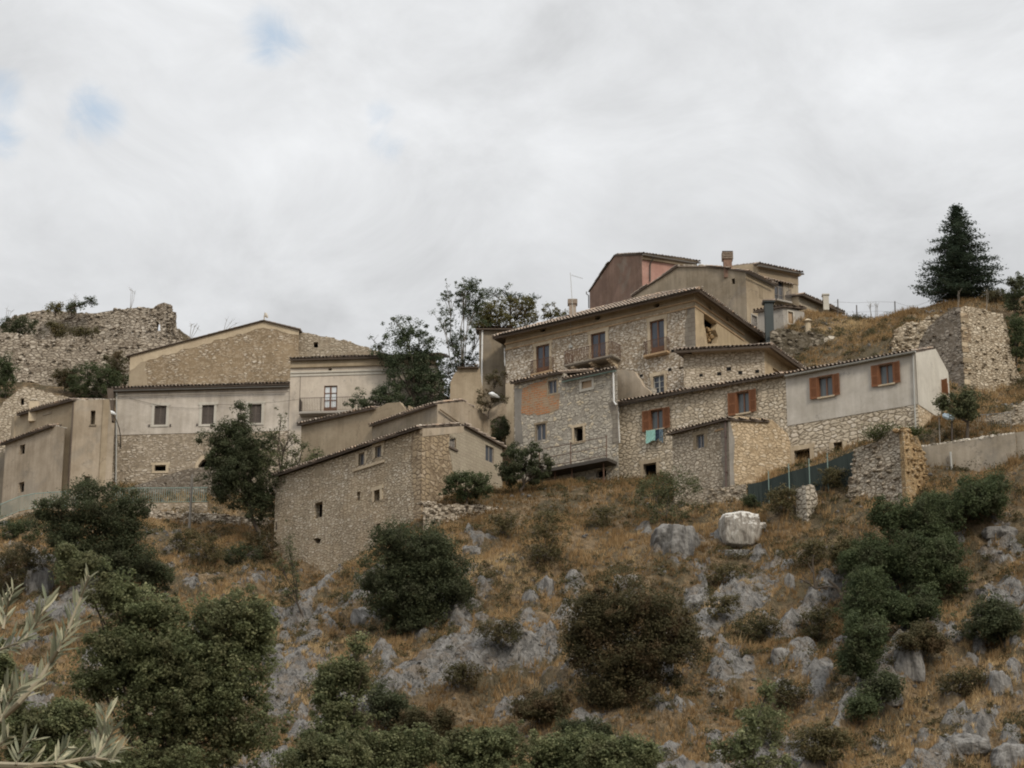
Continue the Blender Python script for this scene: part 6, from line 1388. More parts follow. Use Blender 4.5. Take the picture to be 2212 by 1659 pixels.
for (u0, v0, v1, lab, mt) in ((1355, 870, 1085, 'l', 'iron'), (1210, 838, 1112, 'p', 'iron')):
    if lab == 'l':
        b_ = at(*cL(1357, 1085), 122.3); a = at(*cL(1357, 880), 122.3); t = thing('terrace_lamp', b_, 'bluish white lamp head on a short post beside the small terrace tree', 'street lamp')
        mb = MB(); mb.tube([b_ - Vector((0, 0, .3)), a], .055, 6); mb.build('post', M['iron'], t); mb = MB(); h = at(*cL(1320, 835), 122.2); mb.tube([a, h + Vector((.25, 0, -.1)), h, h + Vector((-.30, 0, .12)), h + Vector((-.38, 0, .14))], [.05, .14, .2, .16, .04], 8); mb.build('lamp_head', M['bluelamp'], t)
    else:
        b_ = at(*cL(1214, 1112), 122.6); a = at(*cL(1206, 838), 122.6); t = thing('fence_post', b_, 'thin bare post on the concrete terrace in front of the stucco side wall', 'post'); mb = MB(); mb.tube([b_ - Vector((0, 0, .3)), a], .04, 5); mb.build('post_shaft', M['pole'], t)
# ================================================================ green railings and the low wall at the left
def green_rail(name, pts, label):
    t = thing(name, pts[0], label, 'railing'); mb = MB(); hgt = 1.15; zup = Vector((0, 0, hgt))
    mb.tube([p + zup for p in pts], .03, 5); mb.tube([p + Vector((0, 0, .1)) for p in pts], .02, 5); mb.build('rail', M['greenrail'], t); mb = MB()
    for a, b_ in zip(pts, pts[1:]):
        L = (b_ - a).length; k = int(L / .15)
        for i in range(k):
            p = a.lerp(b_, i / k); d = (b_ - a).normalized() * .016; nn = Vector((d.y, -d.x, 0)) * .5
            mb.box8([p - d + Vector((0, 0, .1)), p + d + Vector((0, 0, .1)), p + d + nn + Vector((0, 0, .1)), p - d + nn + Vector((0, 0, .1)), p - d + zup, p + d + zup, p + d + nn + zup, p - d + nn + zup])
    mb.build('bars', M['greenrail'], t)
    return t
gl = [at(*cD(u, v), Y) - Vector((0, 0, 1.15)) for u, v, Y in ((-300, 1360, 139), (0, 1222, 141), (200, 1140, 142.5), (360, 1108, 143.5), (660, 1088, 144.2), (900, 1075, 144.6))]
green_rail('green_railing', gl, 'pale green bar railing curving below the stained tan house')
gr_ = [at(*cD(u, v), Y) - Vector((0, 0, 1.15)) for u, v, Y in ((1180, 1056, 145), (1500, 1050, 145), (1800, 1050, 145), (2160, 1045, 145))]
green_rail('green_railing', gr_, 'pale green bar railing in front of the sloping ramp by the long pale house')
def kerb_wall(name, pts, h, label, mat, th=.35):
    t = thing(name, pts[0], label, 'wall'); mb = MB()
    for a, b_ in zip(pts, pts[1:]):
        d = (b_ - a); nn = Vector((d.y, -d.x, 0)).normalized() * th; hh = Vector((0, 0, h)); mb.box8([a - nn * .5 - hh, b_ - nn * .5 - hh, b_ + nn * .5 - hh, a + nn * .5 - hh, a - nn * .5, b_ - nn * .5, b_ + nn * .5, a + nn * .5])
    mb.build('wall_body', M[mat], t)
kerb_wall('railing_wall', [p - Vector((0, 0, .02)) for p in gl], 1.6, 'low plastered wall carrying the curved green railing', 'tanplaster')
kerb_wall('railing_wall', [p - Vector((0, 0, .02)) for p in gr_], 2.0, 'low stone wall carrying the straight green railing', 'lowstone')
WQ = Wall(cD(1300, 1050), 147.3, cD(2300, 1050), Y1=147.3); root = thing('ramp_parapet', WQ.P(4, WQ.a.z), 'rubble ramp rising to the right before the long pale house', 'ramp')
ruin_wall(root, 'masonry', WQ, [cD(1290, 1060), cD(1480, 1000), cD(1700, 920), cD(1900, 865), cD(2080, 835), cD(2400, 830)], 'keep_dark', WQ.a.z - 3, .5, .5, .02, stones=1, big=.1)
p0 = at(*cD(1962, 1500), 141.5); p1 = at(*cD(1990, 1000), 141.5); t = thing('wooden_pole', p0, 'weathered wooden pole leaning before the straight green railing', 'pole'); mb = MB(); mb.tube([p0 - Vector((0, 0, .5)), p0, p1, p1 + (p1 - p0) * .18], [.11, .10, .08, .07], 7); mb.build('pole_shaft', M['pole'], t)
# retaining rubble under the annex and beside the old house
WZ = Wall((1480, 1075), 127.3, (1600, 1075), Y1=125.6); root = thing('rubble_footing', WZ.P(1, WZ.a.z), 'loose rubble footing below the stone annex', 'wall')
ruin_wall(root, 'masonry', WZ, [(1455, 1062), (1500, 1052), (1545, 1060), (1580, 1050), (1612, 1046)], 'annex_front', WZ.a.z - 2.5, .6, .3, .06, stones=4, big=.16)
WZ = Wall((920, 1100), 127.2, (1090, 1100), Y1=129.3); root = thing('dry_stone_wall', WZ.P(1, WZ.a.z), 'collapsed dry stone terrace wall right of the old stone house', 'wall')
ruin_wall(root, 'masonry', WZ, [(915, 1082), (960, 1092), (1000, 1090), (1040, 1092), (1090, 1098), (1130, 1115)], 'ruin', WZ.a.z - 2.6, .8, .35, .10, stones=6, big=.2)
WZ = Wall((320, 1112), 144.0, (600, 1112), Y1=142.6); root = thing('stone_terrace_wall', WZ.P(3, WZ.a.z - 1), 'rough stone terrace wall under the straight green railing', 'wall')
ruin_wall(root, 'masonry', WZ, [(318, 1102), (380, 1106), (450, 1110), (520, 1116), (600, 1124)], 'ruin', WZ.a.z - 4, .7, .4, .08, stones=5, big=.2)
# fence posts on the skyline
for (u, v0, v1, lab) in ((285, 1030, 1275, 'tall iron fence post on the skyline nearest the low grey house'), (480, 1090, 1285, 'iron fence post on the skyline, second from the low grey house'), (877, 1050, 1285, 'iron fence post on the skyline nearest the keep'), (322, 1185, 1270, 'short grey stake beside the tall skyline post'), (380, 1170, 1270, 'short rusty stake between two tall skyline posts')):
    b_ = at(*cK(u, v1), 146); a = at(*cK(u - 4, v0), 146); t = thing('fence_post', b_, lab, 'post', 'skyline fence posts'); mb = MB(); mb.tube([b_ - Vector((0, 0, .8)), a], .045, 5); mb.build('post_shaft', M['gutter_dark'], t)
t = thing('wire_fence', at(*cK(285, 1070), 146), 'thin sagging wire netting strung between the skyline posts', 'fence'); mb = MB()
top = [at(*cK(u, v), 146) for u, v in ((238, 1062), (285, 1058), (480, 1066), (680, 1054), (877, 1060), (1000, 1098), (1100, 1095), (1240, 1048))]
mb.tube(top, .010, 4); mb.tube([p - Vector((0, 0, .75)) for p in top], .008, 4); mb.tube([p - Vector((0, 0, 1.4)) for p in top[:-2]], .008, 4); mb.build('wire', M['gutter'], t)
# overhead wires
def wire(name, pts, label, r=.012):
    t = thing(name, pts[0], label, 'cable'); mb = MB(); out = []
    for a, b_ in zip(pts, pts[1:]):
        for i in range(9):
            f = i / 8; p = a.lerp(b_, f); p.z -= 4 * f * (1 - f) * (b_ - a).length * .018; out.append(p)
    mb.tube(out, r, 4); mb.build('strand', M['gutter_dark'], t)
wire('power_cable', [WB.P(*WB.sz(*cB(240, 1088)), .1), WB.P(*WB.sz(*cB(640, 1180)), .12), WB.P(*WB.sz(*cB(985, 1195)), .12), WB.P(*WB.sz(*cB(1135, 1158)), .12), WB.P(*WB.sz(*cB(2010, 1138)), .9)], 'thin cable looping across the three shuttered windows')
wire('power_cable', [WS.P(0, 0) * 0 + at(*cG(1640, 995), 134), at(*cG(1840, 988), 137)], 'short taut cable at the right eave of the stone wing')
# ================================================================ vegetation
LM = {}
LM['oak'] = mat_leaf('holm oak leaf', (.056, .067, .036), (.080, .092, .048), (.12, .128, .066), .4, patch=(.078, .078, .048))
LM['oak_red'] = mat_leaf('rusty oak leaf', (.066, .064, .034), (.095, .085, .044), (.14, .112, .058), .4, patch=(.125, .082, .046))
LM['front'] = mat_leaf('near oak leaf', (.080, .095, .046), (.15, .165, .080), (.31, .31, .165), .4, .5, patch=(.12, .115, .06))
LM['olive_green'] = mat_leaf('grey green leaf', (.060, .070, .036), (.105, .115, .058), (.17, .165, .085))
LM['robinia'] = mat_leaf('robinia leaf', (.045, .060, .034), (.075, .095, .052), (.13, .145, .080))
LM['yellow'] = mat_leaf('yellowing leaf', (.085, .080, .032), (.125, .118, .045), (.17, .15, .07), patch=(.15, .11, .05))
LM['conifer'] = mat_leaf('dark conifer needle', (.042, .060, .042), (.062, .084, .056), (.09, .112, .072), .25)
LM['shrub'] = mat_leaf('dark shrub leaf', (.056, .074, .036), (.082, .102, .048), (.12, .138, .066), .4, patch=(.085, .088, .050))
LM['drygreen'] = mat_leaf('dusty shrub leaf', (.080, .074, .036), (.115, .10, .048), (.18, .14, .07))
LM['scrub'] = mat_leaf('low scrub leaf', (.060, .060, .030), (.088, .082, .040), (.14, .115, .058), .35, patch=(.11, .08, .04))
LM['ivy'] = mat_leaf('wall plant leaf', (.05, .065, .025), (.085, .10, .038), (.13, .13, .06))
LM['olive'] = mat_leaf('olive leaf', (.15, .165, .11), (.26, .26, .175), (.46, .43, .29), .2, .45)
LM['grass'] = mat_leaf('dry grass', (.21, .135, .062), (.37, .25, .125), (.53, .40, .225), .3, .9)
def rdir(n, flat=1.0):
    v = nr.normal(size=(n, 3)); v /= np.linalg.norm(v, axis=1)[:, None]; v[:, 2] *= flat; return v
def leaf_quads(P, size, out=None, aspect=.55, jit=.35, upb=.35):
    """diamond leaves at points P; leaf plane random with a bias to face outwards and up"""
    n = len(P); nrm = rdir(n)
    if out is not None: nrm = nrm * .8 + out * .7
    nrm[:, 2] += upb + .25; nrm /= np.linalg.norm(nrm, axis=1)[:, None] + 1e-9
    t = np.cross(nrm, rdir(n)); t /= np.linalg.norm(t, axis=1)[:, None] + 1e-9
    b_ = np.cross(nrm, t); s = size * (1 + nr.uniform(-jit, jit, n))[:, None]
    V = np.stack([P - t * s * .5, P + b_ * s * aspect * .5 + t * s * .05, P + t * s * .5, P - b_ * s * aspect * .5 + t * s * .05], 1)
    return V.reshape(-1, 3)
def crown_points(blobs, clump, ncl, nlf, fill=.5, flat=1.0):
    """blobs: (centre, (rx, ry, rz)); clumps spread through each blob, leaves through each clump"""
    P = []; O = []; T = []; CC = []
    tot = sum(b_[1][0] * b_[1][2] for b_ in blobs)
    for c, r in blobs:
        c = np.array(c); r = np.array(r); k = max(3, int(ncl * r[0] * r[2] / tot))
        d = rdir(k); rr = (fill + (1 - fill) * nr.random(k)) ** .8
        sd_ = nr.random() * 50; lump = .52 + .98 * fbm(d[:, 0] * 1.7 + sd_, d[:, 2] * 1.7 + d[:, 1] + sd_, 3, 5)
        sp_ = nr.random(k) < .22
        rr = rr * lump * np.where(sp_, nr.uniform(1.1, 1.4, k), 1)
        cc = c + d * r * rr[:, None]
        CC.append(cc)
        cr = clump * nr.uniform(.45, 1.45, k) * np.where(sp_, .55, 1)
        m_ = (nr.poisson(nlf, k) * np.where(sp_, .35, 1)).astype(int) + 4
        ii = np.repeat(np.arange(k), m_); dd = rdir(len(ii)); q = nr.random(len(ii)) ** .45
        p = cc[ii] + dd * (cr[ii] * q)[:, None] * np.array([1, 1, .78 * flat])
        P.append(p); O.append(dd); tn = nr.uniform(0, 1, k); T.append(np.clip(tn[ii] * .6 + nr.random(len(ii)) * .4, 0, 1))
    return np.concatenate(P), np.concatenate(O), np.concatenate(T), np.concatenate(CC)
def plant(name, label, cat, base, blobs, leaf='oak', size=.15, clump=.5, ncl=150, nlf=90, group=None, trunk=.16, bark='bark', limbs=10, fill=.5, aspect=.55, flat=1.0, twig=.03, crown='crown', upb=.35, trunkpts=None):
    root = thing(name, base, label, cat, group); base = Vector(base)
    P, O, T, CC = crown_points(blobs, clump, ncl, nlf, fill, flat)
    V = leaf_quads(P, size, O, aspect, upb=upb)
    np_mesh(crown, V, 4, LM[leaf], root, np.repeat(T, 4))
    if trunk:
        mb = MB(); cen = Vector(tuple(np.mean([b_[0] for b_ in blobs], axis=0))); low = min(b_[0][2] - b_[1][2] for b_ in blobs)
        fork = Vector((base.x * .6 + cen.x * .4, base.y * .6 + cen.y * .4, max(base.z + .3, low + .15 * (cen.z - low)))) if trunkpts is None else Vector(trunkpts[-1])
        pts = [base - Vector((0, 0, .5)), base, base.lerp(fork, .5) + Vector((rng.uniform(-.1, .1), 0, 0)), fork] if trunkpts is None else [Vector(p) for p in trunkpts]
        n_ = len(pts); mb.tube(pts, [trunk * (1.15 - .45 * i / (n_ - 1)) for i in range(n_)], 7)
        mb.build('trunk', M[bark], root)
        mb = MB(); sel = [Vector(tuple(p)) for p in CC[nr.permutation(len(CC))[:limbs]]]
        mains = []
        for c_, r_ in blobs:
            c_ = Vector(c_); m1 = fork.lerp(c_, .5) + Vector((rng.uniform(-.15, .15), rng.uniform(-.15, .15), rng.uniform(-.1, .2))) * (c_ - fork).length * .5
            rr_ = trunk * .62 / max(1, len(blobs) / 4) ** .5; mb.tube([fork, m1, c_], [rr_, rr_ * .65, max(rr_ * .3, twig)], 5, cap=False); mains.append((m1, c_, rr_))
        for tgt in sel:
            m1, c_, rr_ = min(mains, key=lambda q: (q[1] - tgt).length); s_ = m1.lerp(c_, rng.uniform(.3, .95)); md = s_.lerp(tgt, .5) + Vector((0, 0, .08 * (tgt - s_).length))
            mb.tube([s_, md, tgt], [max(rr_ * .28, twig * 1.3), twig, twig * .6], 4, cap=False)
            for k in range(2):
                q = md.lerp(tgt, .3 + .3 * k); e = q + Vector((rng.uniform(-1, 1), rng.uniform(-1, 1), rng.uniform(-.2, 1))) * clump; mb.tube([q, e], [twig * .6, twig * .3], 3, cap=False)
        mb.build('branches', M[bark], root)
    return root
def B_(u, v, Y, ru, rv, ry=None):
    """crown blob from its place and half-sizes in picture units at distance Y"""
    c = at(u, v, Y); k = (c - CAM).length / F_PX; return (tuple(c), (ru * k, (ry or max(ru, rv) * .8) * k, rv * k))
def G_(u, v, dv=0):
    p = on_ground(u, v); return p, p.y / K
# --- holm oaks and big shrubs on the slope
p, Y = G_(235, 1268); Y -= 1.5
plant('holm_oak', 'dark holm oak mound below the green railing at the left', 'tree', p, [B_(205, 1118, Y, 95, 72), B_(150, 1180, Y, 60, 85), B_(250, 1190, Y, 75, 75), B_(295, 1225, Y, 78, 62), B_(180, 1060, Y, 55, 20), B_(110, 1110, Y, 40, 50), B_(330, 1245, Y, 50, 40), B_(290, 1110, Y, 45, 45)], 'oak', .14, .6, 620, 130, fill=.15)
p, Y = G_(560, 1140); Y = 139
plant('holm_oak', 'tall pointed dark holm oak in front of the long pale house', 'tree', at(560, 1150, 139), [B_(515, 925, Y, 28, 50), B_(480, 960, Y, 50, 45), B_(540, 985, Y, 55, 65), B_(500, 1030, Y, 65, 75), B_(560, 1075, Y, 50, 58), B_(518, 880, Y, 8, 14)], 'oak', .14, .55, 480, 125, fill=.15)
plant('grey_green_tree', 'loose grey green tree leaning right of the pointed holm oak', 'tree', at(600, 1130, 138.3), [B_(610, 960, 138.3, 34, 42), B_(650, 990, 138.3, 38, 40), B_(590, 1010, 138.3, 40, 50), B_(640, 1040, 138.3, 38, 35), B_(607, 895, 138.3, 11, 26), B_(690, 975, 138.3, 16, 10)], 'olive_green', .13, .42, 150, 45, trunk=.13, limbs=22)
p, Y = G_(890, 1345)
Yb = Y - 1.5
plant('holm_oak', 'large round dark green oak below the corner of the old stone house', 'tree', p, [B_(890, 1195, Yb, 88, 72), B_(830, 1260, Yb, 65, 70), B_(930, 1255, Yb, 88, 70), B_(870, 1310, Yb, 85, 48), B_(965, 1215, Yb, 50, 55), B_(845, 1160, Yb, 35, 30), B_(900, 1345, Yb, 60, 30), B_(990, 1270, Yb, 36, 50)], 'oak', .14, .6, 600, 135, fill=.2)
p, Y = G_(1360, 1500); Yb = Y - 1.5
plant('holm_oak', 'large rust tinged oak on the middle of the dry slope', 'tree', p, [B_(1340, 1320, Yb, 112, 72), B_(1290, 1350, Yb, 70, 65), B_(1430, 1350, Yb, 70, 72), B_(1370, 1420, Yb, 110, 75), B_(1310, 1470, Yb, 65, 40), B_(1350, 1515, Yb, 95, 36), B_(1260, 1400, Yb, 42, 40), B_(1480, 1400, Yb, 30, 50)], 'oak_red', .14, .6, 640, 125, fill=.2)
p, Y = G_(1130, 1055); Yb = 131.5
plant('evergreen_bush', 'dense dark green bush beside the sloping walkway of the brick patched house', 'bush', at(1125, 1058, Yb), [B_(1110, 1000, Yb, 36, 40), B_(1150, 985, Yb, 26, 32), B_(1130, 1025, Yb, 50, 28), B_(1175, 1010, Yb, 18, 28)], 'oak', .13, .36, 120, 110, trunk=.1)
plant('evergreen_bush', 'rounded mid green bush against the side of the old stone house', 'bush', at(1008, 1088, 128.3), [B_(1005, 1052, 128.3, 50, 30), B_(1035, 1045, 128.3, 30, 28), B_(985, 1035, 128.3, 25, 18)], 'shrub', .13, .36, 90, 85, trunk=.08)
plant('evergreen_bush', 'dark bush in the gap between the weathered gable and the palazzo', 'bush', at(1082, 962, 140.5), [B_(1080, 925, 140.5, 20, 26), B_(1084, 945, 140.5, 16, 14)], 'oak', .12, .35, 36, 90, trunk=.06)
for (u, v, ru, rv, ub, lab, lf) in ((2070, 1080, 100, 52, 1128, 'broad dark green thicket under the concrete terrace wall', 'shrub'), (1975, 1135, 95, 58, 1190, 'dark green thicket below the ruined tower stump', 'shrub'), (1910, 1205, 115, 62, 1265, 'dark green thicket on the slope left of the pale rock face', 'shrub'),
                               (2010, 1225, 90, 72, 1295, 'dark green thicket in the middle of the right hand scrub', 'shrub'), (1890, 1300, 85, 65, 1362, 'dark shrub beside the leaning bare trunk', 'shrub'), (1862, 1405, 48, 78, 1480, 'narrow dark green climber on the lower right rocks', 'shrub'),
                               (2130, 1345, 72, 50, 1395, 'round dark green bush on the far right rocks', 'oak'), (1960, 1310, 80, 40, 1352, 'dark green scrub directly above the smooth pale rock face', 'shrub'), (1830, 1200, 40, 40, 1240, 'dusty green thicket edge beside the dead branches', 'drygreen'), (1905, 1480, 40, 34, 1514, 'dark green bush between the narrow climber and the small pale rock', 'oak'), (1985, 1380, 60, 32, 1412, 'low olive brown bush between two pale rocks at the right', 'oak_red'), (1868, 1520, 35, 25, 1545, 'small dark green bush low on the right slope', 'shrub'),
                               (1160, 1530, 75, 34, 1562, 'low olive brown bush under the middle rock face', 'oak_red'), (1265, 1580, 60, 30, 1615, 'dark shrub left of the rust tinged oak foot', 'oak'), (845, 1525, 45, 40, 1568, 'dark shrub on the lower left rock face', 'oak'), (920, 1570, 60, 40, 1612, 'dark purplish shrub between the near oak saplings', 'oak_red')):
    p, Y = G_(u, ub); Yb = Y - .8
    plant('thicket' if ru > 70 else 'shrub', lab, 'thicket' if ru > 70 else 'shrub', p, [B_(u + ru * rng.uniform(-.75, .75), v + rv * rng.uniform(-.55, .45), Yb + rng.uniform(-.6, .6), ru * rng.uniform(.22, .42), rv * rng.uniform(.35, .70)) for _k in range(9)] + [B_(u, v + rv * .25, Yb, ru * .8, rv * .5)], lf, .13, .46, int(ru * rv / 15), 85, trunk=.07, limbs=10)
for (u, v, ru, rv, ub, lab, lf, d) in ((1440, 1060, 85, 55, 1125, 'greyish half bare shrub below the long stone house', 'olive_green', 22), (1180, 1150, 60, 62, 1215, 'dusty olive shrub on the grassy bank under the walkway', 'drygreen', 26), (1690, 1075, 42, 26, 1103, 'dull green bush below the shade netting', 'drygreen', 45),
                                    (1800, 1025, 36, 20, 1046, 'round bush at the right end of the shade netting', 'drygreen', 50), (1755, 1185, 55, 22, 1210, 'low green bush below the pale wall stub', 'drygreen', 30), (1620, 1080, 22, 12, 1092, 'small grey green bush behind the white boulder', 'shrub', 60),
                                    (1560, 1235, 50, 20, 1255, 'low dusty shrub under the white boulder', 'drygreen', 26), (445, 1180, 55, 30, 1212, 'dusty bush with bare stems left of the old stone house', 'drygreen', 30), (40, 1145, 60, 24, 1168, 'dark green bank of shrubs below the curved railing', 'shrub', 60),
                                    (1650, 1560, 60, 42, 1600, 'pale green sapling clump at the lower right', 'front', 30), (1780, 1600, 75, 40, 1640, 'green bush near the lower right edge of the slope', 'drygreen', 45), (60, 1200, 60, 34, 1236, 'rusty brown scrub left of the holm oak mound', 'oak_red', 40), (400, 1165, 46, 30, 1196, 'grey green scrub between the holm oak mound and the pole', 'drygreen', 36), (520, 1195, 50, 24, 1220, 'dark scrub below the stone terrace wall', 'oak', 45), (1090, 1130, 50, 24, 1156, 'dusty scrub below the collapsed dry stone wall', 'drygreen', 30), (1300, 1110, 46, 22, 1134, 'olive scrub in the dry grass right of the walkway', 'drygreen', 30), (1560, 1300, 40, 24, 1326, 'low scrub right of the pale pointed rock', 'drygreen', 36), (1640, 1350, 60, 26, 1380, 'olive brown scrub in the middle of the right slope', 'scrub', 36), (1080, 1360, 60, 26, 1388, 'olive brown scrub on the grassy middle slope', 'scrub', 36), (1000, 1450, 55, 22, 1474, 'low brown scrub above the dark purplish shrub', 'scrub', 36), (2080, 1470, 60, 26, 1498, 'brown green scrub low at the far right', 'scrub', 36), (1700, 1490, 50, 24, 1516, 'dark low scrub above the pale sapling top', 'scrub', 36), (1770, 1340, 40, 40, 1382, 'brown scrub beside the foot of the dead tree', 'scrub', 36), (20, 1230, 40, 60, 1292, 'brown green shrub at the left edge below the railing', 'oak_red', 45), (560, 1170, 40, 30, 1200, 'brown shrub at the foot of the pointed holm oak', 'oak_red', 45)):
    p, Y = G_(u, ub); Yb = Y - .6
    plant('shrub', lab, 'shrub', p, [B_(u - ru * .35, v + rv * .1, Yb, ru * .55, rv * .8), B_(u + ru * .35, v, Yb, ru * .55, rv * .85), B_(u, v - rv * .3, Yb, ru * .5, rv * .6), B_(u - ru * .1, ub - rv * .25, Yb, ru * .7, rv * .4)], lf, .11, .36, int(ru * rv / 16) + 8, d, trunk=.06, limbs=16, bark='palebark', twig=.018)
# --- trees between the roofs
plant('robinia_tree', 'tall dark robinia rising beside the peeling plaster house', 'tree', at(905, 900, 147.5), [B_(868, 705, 147.5, 36, 30), B_(905, 735, 147.5, 42, 34), B_(855, 760, 147.5, 46, 34), B_(925, 790, 147.5, 36, 46), B_(895, 835, 147.5, 55, 50), B_(940, 845, 147.5, 46, 44), B_(815, 752, 147.5, 18, 12), B_(880, 790, 147.5, 55, 34)], 'robinia', .14, .46, 330, 75, trunk=.2, limbs=34)
plant('robinia_tree', 'low spreading robinia over the balcony and tan roof', 'tree', at(850, 900, 146.3), [B_(800, 862, 146.3, 48, 20), B_(840, 850, 146.3, 34, 24), B_(770, 872, 146.3, 26, 9), B_(865, 870, 146.3, 34, 18)], 'robinia', .13, .36, 130, 60, trunk=.1, limbs=16)
plant('sparse_tree', 'tall half bare tree against the sky left of the palazzo', 'tree', at(1000, 870, 149), [B_(1000, 625, 149, 44, 30), B_(1030, 650, 149, 34, 40), B_(960, 690, 149, 24, 40), B_(975, 645, 149, 24, 16), B_(1012, 668, 149, 32, 28), B_(985, 735, 149, 40, 34), B_(1000, 780, 149, 46, 34), B_(965, 805, 149, 38, 40), B_(990, 845, 149, 45, 30), B_(1015, 608, 149, 20, 12), B_(1040, 720, 149, 24, 40)], 'robinia', .12, .32, 420, 40, trunk=.15, limbs=90, fill=.2, bark='palebark', twig=.02)
plant('yellowing_tree', 'yellowing broad tree behind the tall grey house', 'tree', at(1080, 800, 151), [B_(1070, 675, 151, 42, 32), B_(1110, 665, 151, 42, 28), B_(1055, 700, 151, 32, 30), B_(1140, 672, 151, 30, 24), B_(1095, 695, 151, 66, 22), B_(1040, 690, 151, 26, 36)], 'yellow', .13, .40, 230, 70, trunk=.15, limbs=24)
plant('sparse_tree', 'airy upper branches behind the yellowing tree', 'tree', at(1100, 800, 152.5), [B_(1065, 635, 152.5, 24, 18), B_(1095, 632, 152.5, 20, 16), B_(1120, 645, 152.5, 28, 14), B_(1150, 650, 152.5, 20, 18)], 'robinia', .12, .30, 80, 26, trunk=.10, limbs=40, fill=.3, twig=.018)
plant('robinia_tree', 'small tree top peeping over the palazzo roof left of the chimney', 'tree', at(1190, 760, 152), [B_(1188, 668, 152, 14, 18), B_(1205, 680, 152, 20, 12), B_(1180, 684, 152, 12, 10)], 'yellow', .13, .28, 36, 36, trunk=.08, limbs=10)
plant('climbing_shrub', 'reddish brown shrub growing on the wall left of the palazzo', 'shrub', at(1055, 890, 141.2), [B_(1068, 820, 141.2, 22, 20), B_(1078, 810, 141.2, 16, 14), B_(1050, 858, 141.2, 28, 18), B_(1080, 862, 141.2, 18, 12), B_(1045, 875, 141.2, 16, 14)], 'oak_red', .11, .24, 90, 36, trunk=.05, limbs=24, twig=.014)
# --- conifer
def conifer(base, topz, R, label):
    root = thing('fir_tree', base, label, 'tree'); b_ = Vector(base); Hh = topz - b_.z; mb = MB(); mb.tube([b_ - Vector((0, 0, .5)), b_ + Vector((0, 0, Hh * .5)), Vector((b_.x, b_.y, topz))], [.24, .13, .02], 7); mb.build('trunk', M['bark'], root)
    P = []; T = []; z = .10; bm_ = MB()
    while z < .985:
        prof = (1 - z) ** .78 * R * (1.0 if z > .16 else .80 + 1.2 * z); k = int(6 + 9 * (1 - z)); a0 = nr.random() * 6
        for i in range(k):
            a = a0 + 2 * math.pi * i / k + nr.uniform(-.25, .25); L = prof * nr.uniform(.50, 1.15); d = Vector((math.cos(a), math.sin(a), 0)); zz = b_.z + z * Hh + nr.uniform(-.15, .15)
            s = b_ * 1; s = Vector((b_.x, b_.y, zz)); e = s + d * L + Vector((0, 0, -.10 * L + .25)); bm_.tube([s, s.lerp(e, .5) + Vector((0, 0, .1)), e], [.05, .03, .01], 4, cap=False)
            m_ = max(4, int(L / .17)); tn = nr.random()
            for j in range(m_):
                f = (j + .8) / m_
                if f < .15: continue
                c = s.lerp(e, f) + Vector((0, 0, .12 * math.sin(f * 3))); w_ = .20 + .30 * math.sin(f * 2.6) * min(1, L); n_ = 20
                q = np.array(c) + nr.normal(size=(n_, 3)) * np.array([w_ * .55, w_ * .55, .085]); P.append(q); T.append(np.full(n_, tn) * .6 + nr.random(n_) * .4)
        z += .040 + .012 * (1 - z)
    bm_.build('branches', M['bark'], root)
    P = np.concatenate(P); T = np.concatenate(T); V = leaf_quads(P, .20, None, .42, upb=1.2); np_mesh('crown', V, 4, LM['conifer'], root, np.repeat(T, 4))
bp_ = at(2078, 668, 143.5); tpz = at(2073, 449, 143.5).z
conifer(bp_, tpz, 114 / F_PX * (bp_ - CAM).length, 'tall dark conical fir standing alone on the right skyline')
for (u, v, Y, ru, rv, ub, lab, lf, lsz) in ((2190, 640, 139, 26, 50, 770, 'dark green bush at the right edge of the skyline', 'oak', .14), (2195, 725, 133, 22, 60, 790, 'dark shrub growing over the right end of the keep', 'shrub', .14), (2150, 642, 141.5, 40, 14, 668, 'low brown green scrub under the fir on the right', 'oak_red', .12), (2205, 610, 144, 22, 25, 680, 'grey green tree top at the right picture edge behind the keep', 'olive_green', .13),
                                           (2095, 650, 142.8, 30, 8, 662, 'low scrub on top of the keep bank at the foot of the fir', 'drygreen', .1), (1850, 690, 144, 26, 12, 702, 'dark low bush on the skyline beneath the wire fence', 'drygreen', .1), (1930, 690, 143.5, 16, 16, 706, 'grey green bush on the skyline beside the tallest right post', 'olive_green', .1),
                                           (2030, 735, 134, 20, 12, 748, 'small dark bush by the tumbled terrace wall', 'drygreen', .1)):
    b_ = at(u, ub, Y); plant('shrub', lab, 'shrub', b_, [B_(u - ru * .3, v, Y, ru * .6, rv * .8), B_(u + ru * .3, v + rv * .1, Y, ru * .6, rv * .8), B_(u, v - rv * .2, Y, ru * .5, rv * .7), B_(u, ub - rv * .3, Y, ru * .7, rv * .5)], lf, lsz, .36, int(ru * rv / 16) + 8, 60, trunk=.07, limbs=8)
# terrace tree
Yt = 122.2; b_ = at(*cL(1540, 1075), Yt)
plant('small_olive_tree', 'small round headed tree on the concrete terrace', 'tree', b_, [B_(*cL(1330, 700), Yt, 26, 24), B_(*cL(1250, 680), Yt, 17, 16), B_(*cL(1560, 640), Yt, 20, 28), B_(*cL(1560, 760), Yt, 22, 22), B_(*cL(1430, 760), Yt, 18, 14), B_(*cL(1560, 560), Yt, 12, 12)], 'olive_green', .12, .34, 120, 90, trunk=.12, limbs=14, trunkpts=[b_ - Vector((0, 0, .4)), b_, at(*cL(1545, 900), Yt)])
